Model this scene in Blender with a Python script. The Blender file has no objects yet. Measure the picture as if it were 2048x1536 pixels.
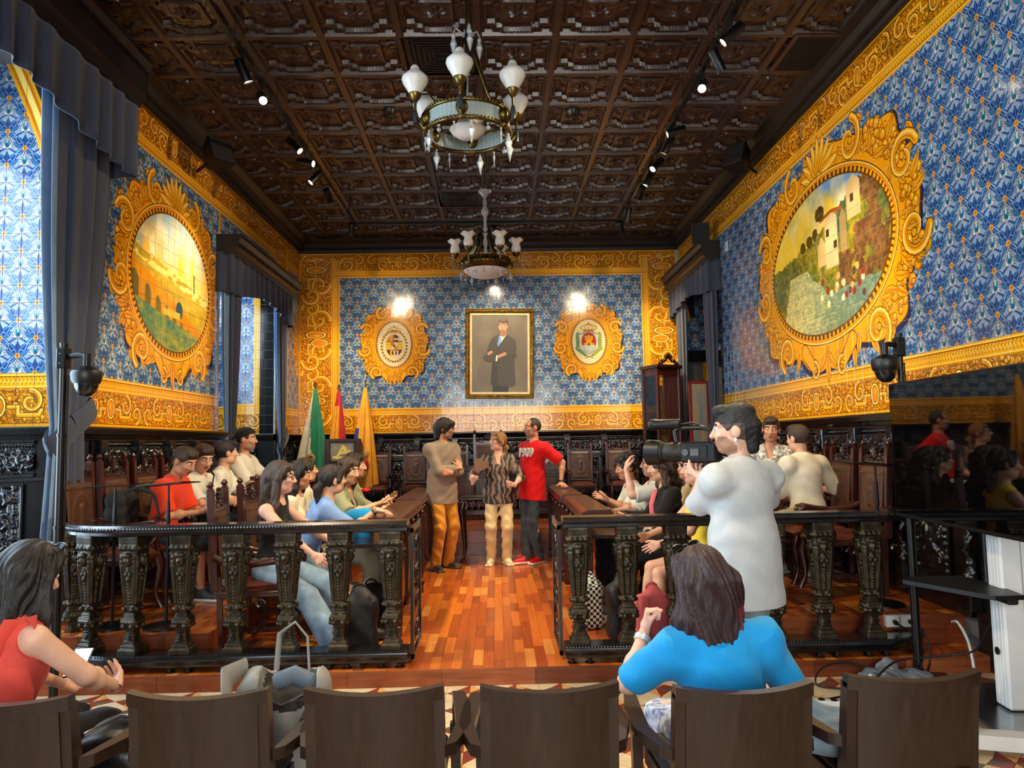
import bpy, math, random
import numpy as np
from mathutils import Vector, Matrix
random.seed(7); RNG = np.random.RandomState(7)
SC = bpy.context.scene
COL = SC.collection
# ------------------------------------------------------------------ camera
FPX = 1460.0
CAM = np.array([0., 0., 1.6])
cy_ = np.array([994. - 1024, 768. - 885, FPX]); cy_ /= np.linalg.norm(cy_)
cx_ = np.array([1, math.tan(math.radians(1.0)), 0.]); cx_ -= cy_ * cx_.dot(cy_); cx_ /= np.linalg.norm(cx_)
cz_ = -np.cross(cy_, cx_); cz_ = cz_ if cz_[1] > 0 else -cz_
cd = bpy.data.cameras.new('camera'); cd.sensor_fit = 'HORIZONTAL'; cd.sensor_width = 36; cd.lens = FPX / 2048 * 36
cd.clip_start = 0.05; cd.clip_end = 200
co = bpy.data.objects.new('camera', cd); COL.objects.link(co)
rt, up, fw = [Vector((cx_[i], cy_[i], cz_[i])) for i in range(3)]
m = Matrix((rt, up, -fw)).transposed().to_4x4(); m.translation = Vector(CAM); co.matrix_world = m
SC.camera = co
# ------------------------------------------------------------------ world, daylight, exposure
SC.view_settings.view_transform = 'Standard'; SC.view_settings.look = 'None'
SC.view_settings.gamma = 1; SC.view_settings.use_curve_mapping = False
SC.view_settings.exposure = 0.8
w = bpy.data.worlds.new('world'); SC.world = w; w.use_nodes = True
bg = w.node_tree.nodes['Background']; bg.inputs[0].default_value = (0.62, 0.78, 1, 1); bg.inputs[1].default_value = 1.0
SC.cycles.max_bounces = 7; SC.cycles.diffuse_bounces = 4; SC.cycles.glossy_bounces = 3; SC.cycles.transmission_bounces = 6
SC.cycles.transparent_max_bounces = 8; SC.cycles.sample_clamp_indirect = 4.0; SC.cycles.caustics_reflective = False; SC.cycles.caustics_refractive = False

def area_light(name, loc, direction, sx, sy, power, color):
    l = bpy.data.lights.new(name, 'AREA'); l.shape = 'RECTANGLE'; l.size = sx; l.size_y = sy; l.energy = power; l.color = color
    o = bpy.data.objects.new(name, l); COL.objects.link(o); o.location = loc
    o.rotation_euler = Vector(direction).to_track_quat('-Z', 'Y').to_euler()
    return o
DAY = (0.66, 0.83, 1.0)
# daylight just outside each window of the left wall (sky seen through tall panes)
area_light('window_daylight', (-4.62, 4.4, 2.5), (1, 0.0, -0.12), 3.0, 3.4, 230, DAY)
area_light('window_daylight', (-4.62, 10.42, 2.5), (1, 0.1, -0.1), 2.1, 3.2, 110, DAY)
area_light('window_daylight', (-4.62, -1.9, 2.5), (1, 0.15, -0.1), 3.0, 3.4, 240, DAY)
# daylight through the balcony doors of the wall behind the photographer
area_light('balcony_daylight', (0.0, -4.3, 2.4), (0, 1, -0.06), 4.6, 3.0, 260, (1.0, 0.93, 0.82))
SPOT_POWER = 250
SPOT_COLOR = (1.0, 0.80, 0.52)

# ------------------------------------------------------------------ helpers: objects
def link(o, parent=None):
    COL.objects.link(o)
    if parent is not None: o.parent = parent
    return o
def tag(o, label=None, cat=None, group=None, kind=None):
    if label: o['label'] = label
    if cat: o['category'] = cat
    if group: o['group'] = group
    if kind: o['kind'] = kind
    return o
def empty(name, loc=(0, 0, 0), rz=0.0, label=None, cat=None, group=None):
    o = bpy.data.objects.new(name, None); COL.objects.link(o); o.empty_display_size = 0.1
    o.location = loc; o.rotation_euler = (0, 0, rz)
    return tag(o, label, cat, group)
def mesh_obj(name, verts, faces, mat, parent=None, smooth=False, mi=None):
    me = bpy.data.meshes.new(name)
    verts = np.asarray(verts, np.float32)
    if isinstance(faces, np.ndarray):
        n, k = faces.shape
        me.vertices.add(len(verts)); me.vertices.foreach_set('co', verts.ravel())
        me.loops.add(n * k); me.loops.foreach_set('vertex_index', faces.ravel().astype(np.int32))
        me.polygons.add(n); me.polygons.foreach_set('loop_start', np.arange(0, n * k, k, dtype=np.int32))
        me.update(calc_edges=True)
    else:
        me.from_pydata(verts.tolist(), [], faces)
    for mm in (mat if isinstance(mat, (list, tuple)) else [mat]): me.materials.append(mm)
    if mi is not None: me.polygons.foreach_set('material_index', np.asarray(mi, np.int32))
    if smooth: me.polygons.foreach_set('use_smooth', np.ones(len(me.polygons), bool))
    me.update()
    o = bpy.data.objects.new(name, me)
    return link(o, parent)
def copy_tree(o, parent=None):
    c = o.copy(); COL.objects.link(c)
    if parent is not None: c.parent = parent
    for ch in list(o.children): copy_tree(ch, c)
    return c
def smooth_by_angle(o, deg=40):
    me = o.data
    me.polygons.foreach_set('use_smooth', np.ones(len(me.polygons), bool))
    try: me.set_sharp_from_angle(angle=math.radians(deg))
    except Exception: pass
    return o

class MB:
    """collects boxes, tubes, lathes and grids into one mesh"""
    def __init__(s): s.v = []; s.f = []; s.n = 0; s.mi = []; s.cur = 0
    def add(s, v, f):
        v = [tuple(map(float, p)) for p in v]
        s.f += [tuple(i + s.n for i in q) for q in f]; s.mi += [s.cur] * len(f); s.v += v; s.n += len(v); return s
    def box(s, x0, x1, y0, y1, z0, z1, b=0.0, M=None):
        if b > 0:
            b = min(b, (x1 - x0) * .45, (y1 - y0) * .45, (z1 - z0) * .45)
            v = []; f = []
            xs = (x0, x1); ys = (y0, y1); zs = (z0, z1)
            idx = {}
            for i in range(2):
                for j in range(2):
                    for k in range(2):
                        sx = (b, -b)[i]; sy = (b, -b)[j]; sz = (b, -b)[k]
                        for a, p in enumerate(((xs[i], ys[j] + sy, zs[k] + sz), (xs[i] + sx, ys[j], zs[k] + sz), (xs[i] + sx, ys[j] + sy, zs[k]))):
                            idx[i, j, k, a] = len(v); v.append(p)
            g = lambda i, j, k, a: idx[i, j, k, a]
            for i in range(2):
                q = [g(i, 0, 0, 0), g(i, 1, 0, 0), g(i, 1, 1, 0), g(i, 0, 1, 0)]; f.append(q if i else q[::-1])
                q = [g(0, i, 0, 1), g(1, i, 0, 1), g(1, i, 1, 1), g(0, i, 1, 1)]; f.append(q[::-1] if i else q)
                q = [g(0, 0, i, 2), g(1, 0, i, 2), g(1, 1, i, 2), g(0, 1, i, 2)]; f.append(q if i else q[::-1])
            for a in range(2):
                for c in range(2):
                    f.append([g(0, a, c, 1), g(1, a, c, 1), g(1, a, c, 2), g(0, a, c, 2)][::1 if a == c else -1])
                    f.append([g(a, 0, c, 0), g(a, 1, c, 0), g(a, 1, c, 2), g(a, 0, c, 2)][::-1 if a == c else 1])
                    f.append([g(a, c, 0, 0), g(a, c, 1, 0), g(a, c, 1, 1), g(a, c, 0, 1)][::1 if a == c else -1])
            for i in range(2):
                for j in range(2):
                    for k in range(2):
                        q = [g(i, j, k, 0), g(i, j, k, 1), g(i, j, k, 2)]
                        f.append(q if (i + j + k) % 2 == 1 else q[::-1])
        else:
            v = [(x, y, z) for x in (x0, x1) for y in (y0, y1) for z in (z0, z1)]
            f = [(0, 1, 3, 2), (4, 6, 7, 5), (0, 4, 5, 1), (2, 3, 7, 6), (0, 2, 6, 4), (1, 5, 7, 3)]
        if M is not None: v = [tuple(M @ Vector(p)) for p in v]
        return s.add(v, f)
    def prism(s, poly, h0, h1, axis='z', M=None):
        """extrude a 2D polygon (counter-clockwise) from h0 to h1 along an axis"""
        n = len(poly)
        def P(p, h):
            if axis == 'z': return (p[0], p[1], h)
            if axis == 'x': return (h, p[0], p[1])
            return (p[0], h, p[1])
        v = [P(p, h0) for p in poly] + [P(p, h1) for p in poly]
        f = [tuple(range(n))[::-1], tuple(range(n, 2 * n))] + [(i, (i + 1) % n, n + (i + 1) % n, n + i) for i in range(n)]
        if axis == 'y': f = [q[::-1] for q in f]
        if M is not None: v = [tuple(M @ Vector(p)) for p in v]
        return s.add(v, f)
    def tube(s, pts, r, n=8, r2=None, cap=True, flat=1.0):
        pts = [Vector(p) for p in pts]; m = len(pts)
        rs = r if isinstance(r, (list, tuple)) else [r + ((r2 if r2 is not None else r) - r) * i / max(1, m - 1) for i in range(m)]
        v = []; f = []; prev = None
        for i, p in enumerate(pts):
            t = (pts[min(i + 1, m - 1)] - pts[max(i - 1, 0)])
            t = t.normalized() if t.length > 1e-9 else Vector((0, 0, 1))
            if prev is None:
                a = t.orthogonal().normalized()
                if abs(t.z) < .9: a = (Vector((0, 0, 1)) - t * t.z).normalized()
            else:
                a = prev - t * prev.dot(t); a = a.normalized() if a.length > 1e-6 else t.orthogonal().normalized()
            prev = a; b = t.cross(a)
            for k in range(n):
                an = 2 * math.pi * k / n
                v.append(p + (a * math.cos(an) + b * math.sin(an) * flat) * rs[i])
        for i in range(m - 1):
            for k in range(n):
                k2 = (k + 1) % n
                f.append((i * n + k, i * n + k2, (i + 1) * n + k2, (i + 1) * n + k))
        if cap: f += [tuple(range(n))[::-1], tuple(range((m - 1) * n, m * n))]
        return s.add(v, f)
    def lathe(s, prof, c=(0, 0, 0), n=16, M=None, a0=0.0):
        """prof: (radius, z) from bottom to top"""
        v = []; f = []
        for r, z in prof:
            for k in range(n):
                an = a0 + 2 * math.pi * k / n
                v.append(Vector((c[0] + r * math.cos(an), c[1] + r * math.sin(an), c[2] + z)))
        m = len(prof)
        for i in range(m - 1):
            for k in range(n):
                k2 = (k + 1) % n
                f.append((i * n + k, i * n + k2, (i + 1) * n + k2, (i + 1) * n + k))
        f += [tuple(range(n))[::-1], tuple(range((m - 1) * n, m * n))]
        if M is not None: v = [M @ p for p in v]
        return s.add(v, f)
    def ball(s, c, r, n=8, sc=(1, 1, 1)):
        k = max(4, n // 2 + 1)
        prof = [(max(1e-4, r * math.sin(math.pi * i / k)), -r * math.cos(math.pi * i / k)) for i in range(k + 1)]
        M = Matrix.Translation(Vector(c)) @ Matrix.Diagonal(Vector((sc[0], sc[1], sc[2], 1)))
        return s.lathe(prof, (0, 0, 0), n, M)
    def build(s, name, mat, parent=None, smooth=None):
        o = mesh_obj(name, s.v, s.f, mat, parent, mi=s.mi if isinstance(mat, (list, tuple)) else None)
        if smooth: smooth_by_angle(o, smooth)
        return o

# ------------------------------------------------------------------ helpers: materials
def sr(c):
    """sRGB -> linear"""
    return tuple(((x / 12.92) if x <= .04045 else ((x + .055) / 1.055) ** 2.4) for x in c)
MATS = {}
def mat(name, rgb, rough=.5, metal=0.0, var=.12, scale=8.0, bump=0.0, bscale=40.0, spec=.5, stretch=None, coat=0.0, rgb2=None, trans=0.0, emis=None, sheen=0.0, subs=0.0, wave=None):
    """node based material: base colour broken up by noise (stretched along the grain), bump from a finer noise"""
    if name in MATS: return MATS[name]
    m = bpy.data.materials.new(name); m.use_nodes = True; nt = m.node_tree; N = nt.nodes; L = nt.links
    b = N['Principled BSDF']
    c = sr(rgb); c2 = sr(rgb2) if rgb2 else tuple(max(0, x * (1 - var * 2.2)) for x in c)
    tc = N.new('ShaderNodeTexCoord'); mp = N.new('ShaderNodeMapping'); L.new(tc.outputs['Object'], mp.inputs[0])
    if stretch: mp.inputs['Scale'].default_value = stretch
    if wave:
        nz = N.new('ShaderNodeTexWave'); nz.inputs['Scale'].default_value = scale; nz.inputs['Distortion'].default_value = wave; nz.inputs['Detail'].default_value = 3
        nz.inputs['Detail Scale'].default_value = 1.5
    else:
        nz = N.new('ShaderNodeTexNoise'); nz.inputs['Scale'].default_value = scale; nz.inputs['Detail'].default_value = 5
    L.new(mp.outputs[0], nz.inputs['Vector'])
    rp = N.new('ShaderNodeValToRGB'); rp.color_ramp.elements[0].position = .3; rp.color_ramp.elements[1].position = .7
    rp.color_ramp.elements[0].color = (*c2, 1); rp.color_ramp.elements[1].color = (*c, 1)
    L.new(nz.outputs[0 if not wave else 'Fac'], rp.inputs[0]); L.new(rp.outputs[0], b.inputs['Base Color'])
    b.inputs['Roughness'].default_value = rough; b.inputs['Metallic'].default_value = metal
    b.inputs['Specular IOR Level'].default_value = spec
    if coat: b.inputs['Coat Weight'].default_value = coat; b.inputs['Coat Roughness'].default_value = .12
    if trans: b.inputs['Transmission Weight'].default_value = trans
    if sheen: b.inputs['Sheen Weight'].default_value = sheen
    if subs: b.inputs['Subsurface Weight'].default_value = subs; b.inputs['Subsurface Radius'].default_value = (.02, .008, .004)
    if emis: b.inputs['Emission Color'].default_value = (*sr(emis[:3]), 1); b.inputs['Emission Strength'].default_value = emis[3]
    if bump:
        n2 = N.new('ShaderNodeTexNoise'); n2.inputs['Scale'].default_value = bscale; n2.inputs['Detail'].default_value = 4
        L.new(mp.outputs[0], n2.inputs['Vector'])
        bp = N.new('ShaderNodeBump'); bp.inputs['Strength'].default_value = bump; bp.inputs['Distance'].default_value = .01
        L.new(n2.outputs[0], bp.inputs['Height']); L.new(bp.outputs[0], b.inputs['Normal'])
    MATS[name] = m; return m

# ------------------------------------------------------------------ helpers: painting flat prints (glazed tile murals, flags, canvas) with numpy
class Cv:
    def __init__(s, x0, y0, w, h, ppm, bg=(1, 1, 1)):
        s.x0, s.y0, s.p = x0, y0, ppm; s.W = int(round(w * ppm)); s.H = int(round(h * ppm)); s.w = w; s.h = h
        s.a = np.empty((s.H, s.W, 3), np.float32); s.a[:] = bg
    def win(s, xa, xb, ya, yb):
        i0 = max(0, int((xa - s.x0) * s.p)); i1 = min(s.W, int((xb - s.x0) * s.p) + 2)
        j0 = max(0, int((ya - s.y0) * s.p)); j1 = min(s.H, int((yb - s.y0) * s.p) + 2)
        if i0 >= i1 or j0 >= j1: return None
        X = (np.arange(i0, i1, dtype=np.float32) + .5) / s.p + s.x0; Y = (np.arange(j0, j1, dtype=np.float32) + .5) / s.p + s.y0
        return s.a[j0:j1, i0:i1], X[None, :], Y[:, None]
    def put(s, A, mask, col):
        if callable(col): A[mask] = col(mask)
        else: A[mask] = col
    def ell(s, cx, cy, rx, ry, col, ang=0.0):
        R = max(rx, ry); q = s.win(cx - R, cx + R, cy - R, cy + R)
        if q is None: return
        A, X, Y = q; c, n = math.cos(ang), math.sin(ang)
        u = (X - cx) * c + (Y - cy) * n; v = -(X - cx) * n + (Y - cy) * c
        A[(u / rx) ** 2 + (v / ry) ** 2 < 1] = col
    def ring(s, cx, cy, rx, ry, t, col):
        q = s.win(cx - rx - t, cx + rx + t, cy - ry - t, cy + ry + t)
        if q is None: return
        A, X, Y = q; d = np.sqrt(((X - cx) / rx) ** 2 + ((Y - cy) / ry) ** 2)
        A[np.abs(d - 1) * min(rx, ry) < t / 2] = col
    def stroke(s, pts, w, col, w2=None):
        pts = np.asarray(pts, np.float32); n = len(pts); w2 = w if w2 is None else w2; R = max(w, w2)
        q = s.win(pts[:, 0].min() - R, pts[:, 0].max() + R, pts[:, 1].min() - R, pts[:, 1].max() + R)
        if q is None: return
        A, X, Y = q; M = np.zeros((A.shape[0], A.shape[1]), bool)
        for i in range(n - 1):
            ax, ay = pts[i]; bx, by = pts[i + 1]; dx, dy = bx - ax, by - ay; L = dx * dx + dy * dy + 1e-12
            t = np.clip(((X - ax) * dx + (Y - ay) * dy) / L, 0, 1)
            wi = (w + (w2 - w) * (i + t) / (n - 1)) / 2
            M |= (X - ax - t * dx) ** 2 + (Y - ay - t * dy) ** 2 < wi * wi
        A[M] = col
    def poly(s, pts, col):
        pts = np.asarray(pts, np.float32)
        q = s.win(pts[:, 0].min(), pts[:, 0].max(), pts[:, 1].min(), pts[:, 1].max())
        if q is None: return
        A, X, Y = q; M = np.zeros((A.shape[0], A.shape[1]), bool); n = len(pts)
        for i in range(n):
            ax, ay = pts[i]; bx, by = pts[(i + 1) % n]
            if ay == by: continue
            c = (Y > min(ay, by)) & (Y <= max(ay, by))
            M ^= c & (X < (bx - ax) * (Y - ay) / (by - ay) + ax)
        A[M] = col
    def rect(s, xa, xb, ya, yb, col):
        s.poly([(xa, ya), (xb, ya), (xb, yb), (xa, yb)], col)
    def leaf(s, x, y, ang, L, wd, col, bend=0.0, edge=None, vein=None):
        t = np.linspace(0, 1, 9); c = np.cos(ang + bend * t) * L / 8; n = np.sin(ang + bend * t) * L / 8
        px = x + np.concatenate([[0], np.cumsum(c)[:-1]]); py = y + np.concatenate([[0], np.cumsum(n)[:-1]])
        hw = wd / 2 * np.sin(np.pi * t ** .8); nx = -np.sin(ang + bend * t); ny = np.cos(ang + bend * t)
        P = list(zip(px + nx * hw, py + ny * hw)) + list(zip(px - nx * hw, py - ny * hw))[::-1]
        if edge is not None:
            h2 = hw + edge[1]
            s.poly(list(zip(px + nx * h2, py + ny * h2)) + list(zip(px - nx * h2, py - ny * h2))[::-1], edge[0])
        s.poly(P, col)
        if vein is not None: s.stroke(list(zip(px[1:-1], py[1:-1])), wd * .22, vein)
    def image(s, name):
        im = bpy.data.images.new(name, s.W, s.H, alpha=False)
        px = np.ones((s.H, s.W, 4), np.float32); px[..., :3] = np.clip(s.a, 0, 1)
        im.pixels.foreach_set(px.ravel()); im.update(); im.pack(); return im
def fbm(h, w, base=4, octs=5, seed=0, asp=1.0):
    r = np.random.RandomState(seed); out = np.zeros((h, w), np.float32); amp = 1; tot = 0
    for o in range(octs):
        gy = max(2, int(base * 2 ** o)); gx = max(2, int(base * asp * 2 ** o)); g = r.rand(gy + 2, gx + 2).astype(np.float32)
        yy = np.linspace(0, gy - 1e-3, h); xx = np.linspace(0, gx - 1e-3, w); yi = yy.astype(int); xi = xx.astype(int)
        fy = (yy - yi)[:, None]; fx = (xx - xi)[None]; fy = fy * fy * (3 - 2 * fy); fx = fx * fx * (3 - 2 * fx)
        A = g[yi][:, xi] * (1 - fx) + g[yi][:, xi + 1] * fx; B = g[yi + 1][:, xi] * (1 - fx) + g[yi + 1][:, xi + 1] * fx
        out += amp * (A * (1 - fy) + B * fy); tot += amp; amp *= .55
    return out / tot
def print_mat(name, img, axes, x0, y0, w, h, rough=.18, coat=.0, bump=.0, spec=.5, obj=False):
    """flat print fixed to a surface: position along two axes picks the place in the painted image"""
    m = bpy.data.materials.new(name); m.use_nodes = True; N = m.node_tree.nodes; L = m.node_tree.links; b = N['Principled BSDF']
    if obj:
        g = N.new('ShaderNodeTexCoord'); out = g.outputs['Object']
    else:
        g = N.new('ShaderNodeNewGeometry'); out = g.outputs['Position']
    sp = N.new('ShaderNodeSeparateXYZ'); L.new(out, sp.inputs[0])
    cb = N.new('ShaderNodeCombineXYZ')
    for i, (ax, o0, ext) in enumerate(((axes[0], x0, w), (axes[1], y0, h))):
        mm = N.new('ShaderNodeMath'); mm.operation = 'MULTIPLY_ADD'; mm.inputs[1].default_value = 1 / ext; mm.inputs[2].default_value = -o0 / ext
        L.new(sp.outputs['XYZ'.index(ax)], mm.inputs[0]); L.new(mm.outputs[0], cb.inputs[i])
    t = N.new('ShaderNodeTexImage'); t.image = img; t.extension = 'REPEAT'; L.new(cb.outputs[0], t.inputs[0])
    L.new(t.outputs[0], b.inputs['Base Color']); b.inputs['Roughness'].default_value = rough; b.inputs['Specular IOR Level'].default_value = spec
    if coat: b.inputs['Coat Weight'].default_value = coat; b.inputs['Coat Roughness'].default_value = .05
    if bump:
        n2 = N.new('ShaderNodeTexNoise'); n2.inputs['Scale'].default_value = 9; L.new(out, n2.inputs['Vector'])
        bp = N.new('ShaderNodeBump'); bp.inputs['Strength'].default_value = bump; bp.inputs['Distance'].default_value = .01
        L.new(n2.outputs[0], bp.inputs['Height']); L.new(bp.outputs[0], b.inputs['Normal'])
    return m

# ------------------------------------------------------------------ helpers: smooth solids (signed distances on a grid, then surface nets)
class Solid:
    def __init__(s, lo, hi, step, fine=None):
        """fine: list of (lo3, hi3, step) boxes where the grid is denser"""
        ax = []
        for i in range(3):
            segs = [(lo[i], hi[i], step)]
            pts = np.arange(lo[i], hi[i] + step, step)
            for (flo, fhi, fs) in (fine or []):
                pts = pts[(pts < flo[i] - fs * .5) | (pts > fhi[i] + fs * .5)]
                pts = np.sort(np.concatenate([pts, np.arange(flo[i], fhi[i] + fs * .5, fs)]))
            keep = np.concatenate([[True], np.diff(pts) > 1e-4]); ax.append(pts[keep].astype(np.float32))
        s.ax = ax; s.f = np.full([len(a) for a in ax], .3, np.float32); s.step = step
    def sl(s, lo, hi, mg):
        out = []
        for i in range(3):
            a = int(np.searchsorted(s.ax[i], lo[i] - mg)); b = int(np.searchsorted(s.ax[i], hi[i] + mg))
            if b <= a: return None
            out.append(slice(a, b))
        X = s.ax[0][out[0]][:, None, None]; Y = s.ax[1][out[1]][None, :, None]; Z = s.ax[2][out[2]][None, None, :]
        return tuple(out), X, Y, Z
    def comb(s, ix, d, k, sub=False):
        a = s.f[ix]
        if sub: a = -a
        if k > 0:
            h = np.maximum(k - np.abs(a - d), 0) / k; r = np.minimum(a, d) - h * h * k * .25
        else: r = np.minimum(a, d)
        s.f[ix] = -r if sub else r
        return s
    def cap(s, a, b, ra, rb=None, k=.02, sub=False, flat=False, ex=None):
        """tapered capsule; flat cuts the ends off square; ex=(unit vector, factor) flattens it along a direction"""
        rb = ra if rb is None else rb; a = np.asarray(a, np.float32); b = np.asarray(b, np.float32); R = max(ra, rb)
        fac = 1.0 if ex is None else max(1.0, ex[1])
        q = s.sl(np.minimum(a, b) - R * fac, np.maximum(a, b) + R * fac, k + 2.5 * s.step)
        if q is None: return s
        ix, X, Y, Z = q; d = b - a; L2 = float(d @ d) + 1e-9
        px, py, pz = X - a[0], Y - a[1], Z - a[2]
        tr = (px * d[0] + py * d[1] + pz * d[2]) / L2; t = np.clip(tr, 0, 1)
        qx, qy, qz = px - t * d[0], py - t * d[1], pz - t * d[2]
        if ex is not None:
            e = ex[0]; c = qx * e[0] + qy * e[1] + qz * e[2]; g = (1 / ex[1] - 1) * c
            dist = np.sqrt((qx + g * e[0]) ** 2 + (qy + g * e[1]) ** 2 + (qz + g * e[2]) ** 2)
        else: dist = np.sqrt(qx * qx + qy * qy + qz * qz)
        D = dist - (ra + (rb - ra) * t)
        if flat:
            L = math.sqrt(L2); D = np.maximum(D, np.maximum(-tr * L, (tr - 1) * L))
        return s.comb(ix, D, k, sub)
    def ell(s, c, r, R=None, k=.02, sub=False):
        c = np.asarray(c, np.float32); r = np.asarray(r, np.float32); mr = float(r.max())
        q = s.sl(c - mr, c + mr, k + 2.5 * s.step)
        if q is None: return s
        ix, X, Y, Z = q; px, py, pz = X - c[0], Y - c[1], Z - c[2]
        if R is not None:
            R = np.asarray(R, np.float32)
            px, py, pz = [px * R[0, i] + py * R[1, i] + pz * R[2, i] for i in range(3)]
        k0 = np.sqrt((px / r[0]) ** 2 + (py / r[1]) ** 2 + (pz / r[2]) ** 2)
        k1 = np.sqrt((px / r[0] ** 2) ** 2 + (py / r[1] ** 2) ** 2 + (pz / r[2] ** 2) ** 2) + 1e-6
        return s.comb(ix, k0 * (k0 - 1) / k1, k, sub)
    def box(s, c, h, R=None, rd=.01, k=.01, sub=False):
        c = np.asarray(c, np.float32); mr = float(np.linalg.norm(h))
        q = s.sl(c - mr, c + mr, k + 2.5 * s.step)
        if q is None: return s
        ix, X, Y, Z = q; px, py, pz = X - c[0], Y - c[1], Z - c[2]
        if R is not None:
            R = np.asarray(R, np.float32); px, py, pz = [px * R[0, i] + py * R[1, i] + pz * R[2, i] for i in range(3)]
        else: px, py, pz = np.broadcast_arrays(px, py, pz)
        a, b_, c_ = np.abs(px) - h[0] + rd, np.abs(py) - h[1] + rd, np.abs(pz) - h[2] + rd
        D = np.sqrt(np.maximum(a, 0) ** 2 + np.maximum(b_, 0) ** 2 + np.maximum(c_, 0) ** 2) + np.minimum(np.maximum(np.maximum(a, b_), c_), 0) - rd
        return s.comb(ix, D, k, sub)
    def cut(s, p, n, k=0.0):
        """remove everything on the side of the plane the normal points to"""
        X, Y, Z = s.ax[0][:, None, None], s.ax[1][None, :, None], s.ax[2][None, None, :]
        D = (X - p[0]) * n[0] + (Y - p[1]) * n[1] + (Z - p[2]) * n[2]
        s.f = np.maximum(s.f, D.astype(np.float32)); return s
    def disp(s, fn):
        X, Y, Z = s.ax[0][:, None, None], s.ax[1][None, :, None], s.ax[2][None, None, :]
        s.f = s.f + fn(X, Y, Z).astype(np.float32); return s
    def mesh(s):
        f = s.f; sg = f < 0
        any_ = np.zeros([n - 1 for n in f.shape], bool); all_ = np.ones_like(any_)
        sl = lambda o: tuple(slice(o[i], f.shape[i] - 1 + o[i]) for i in range(3))
        offs = [(i, j, k) for i in (0, 1) for j in (0, 1) for k in (0, 1)]
        for o in offs:
            v = sg[sl(o)]; any_ |= v; all_ &= v
        act = any_ & ~all_; I, J, K = np.nonzero(act); n = len(I)
        if n == 0: return np.zeros((0, 3), np.float32), np.zeros((0, 4), np.int32)
        idx = np.full(act.shape, -1, np.int32); idx[I, J, K] = np.arange(n)
        vals = {o: f[I + o[0], J + o[1], K + o[2]] for o in offs}
        acc = np.zeros((n, 3), np.float32); cnt = np.zeros(n, np.float32)
        base = [s.ax[0][I], s.ax[1][J], s.ax[2][K]]; nxt = [s.ax[0][I + 1], s.ax[1][J + 1], s.ax[2][K + 1]]
        for o in offs:
            for a in range(3):
                if o[a]: continue
                p = list(o); p[a] = 1; p = tuple(p); v0, v1 = vals[o], vals[p]; mm = (v0 < 0) != (v1 < 0)
                t = np.where(mm, v0 / np.where(mm, v0 - v1, 1), 0)
                for c in range(3):
                    co_ = (base[c] + t * (nxt[c] - base[c])) if c == a else (nxt[c] if o[c] else base[c])
                    acc[:, c] += np.where(mm, co_, 0)
                cnt += mm
        V = acc / cnt[:, None]
        F = []
        for a in range(3):
            b, c = [(1, 2), (2, 0), (0, 1)][a]
            lo = [slice(None)] * 3; hi = [slice(None)] * 3; lo[a] = slice(0, f.shape[a] - 1); hi[a] = slice(1, f.shape[a])
            ch = sg[tuple(lo)] != sg[tuple(hi)]
            P = np.stack(np.nonzero(ch), 1)
            ok = (P[:, b] > 0) & (P[:, c] > 0) & (P[:, b] < f.shape[b] - 1) & (P[:, c] < f.shape[c] - 1); P = P[ok]
            eb = np.zeros(3, int); eb[b] = 1; ec = np.zeros(3, int); ec[c] = 1
            q = [idx[tuple((P - x).T)] for x in (eb + ec, ec, 0 * eb, eb)]
            q = np.stack(q, 1); inside = sg[tuple(P.T)]
            q = np.where(inside[:, None], q, q[:, ::-1]); F.append(q)
        F = np.concatenate(F); F = F[(F >= 0).all(1)]
        return V, F.astype(np.int32)
    def obj(s, name, mat_, parent=None, classify=None):
        V, F = s.mesh()
        mi = None
        if classify is not None and len(F): mi = classify(V[F].mean(1))
        return mesh_obj(name, V, F, mat_, parent, smooth=True, mi=mi)
# =================================================================== the room
XL, XR, YB, YR, ZC = -3.5, 3.34, 13.0, -4.5, 5.3
T = .1475; TZ0 = 1.7975; NROW = 22; ZT = TZ0 + NROW * T      # glazed tiles: pitch, lowest row, rows
ZBLUE = TZ0 + 3 * T; ZUP = ZT - 3 * T
YEL = (.93, .63, .07); YHI = (.99, .84, .42); YSH = (.80, .44, .03); BRN = (.40, .22, .03); GRD = (.64, .39, .06)

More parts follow.
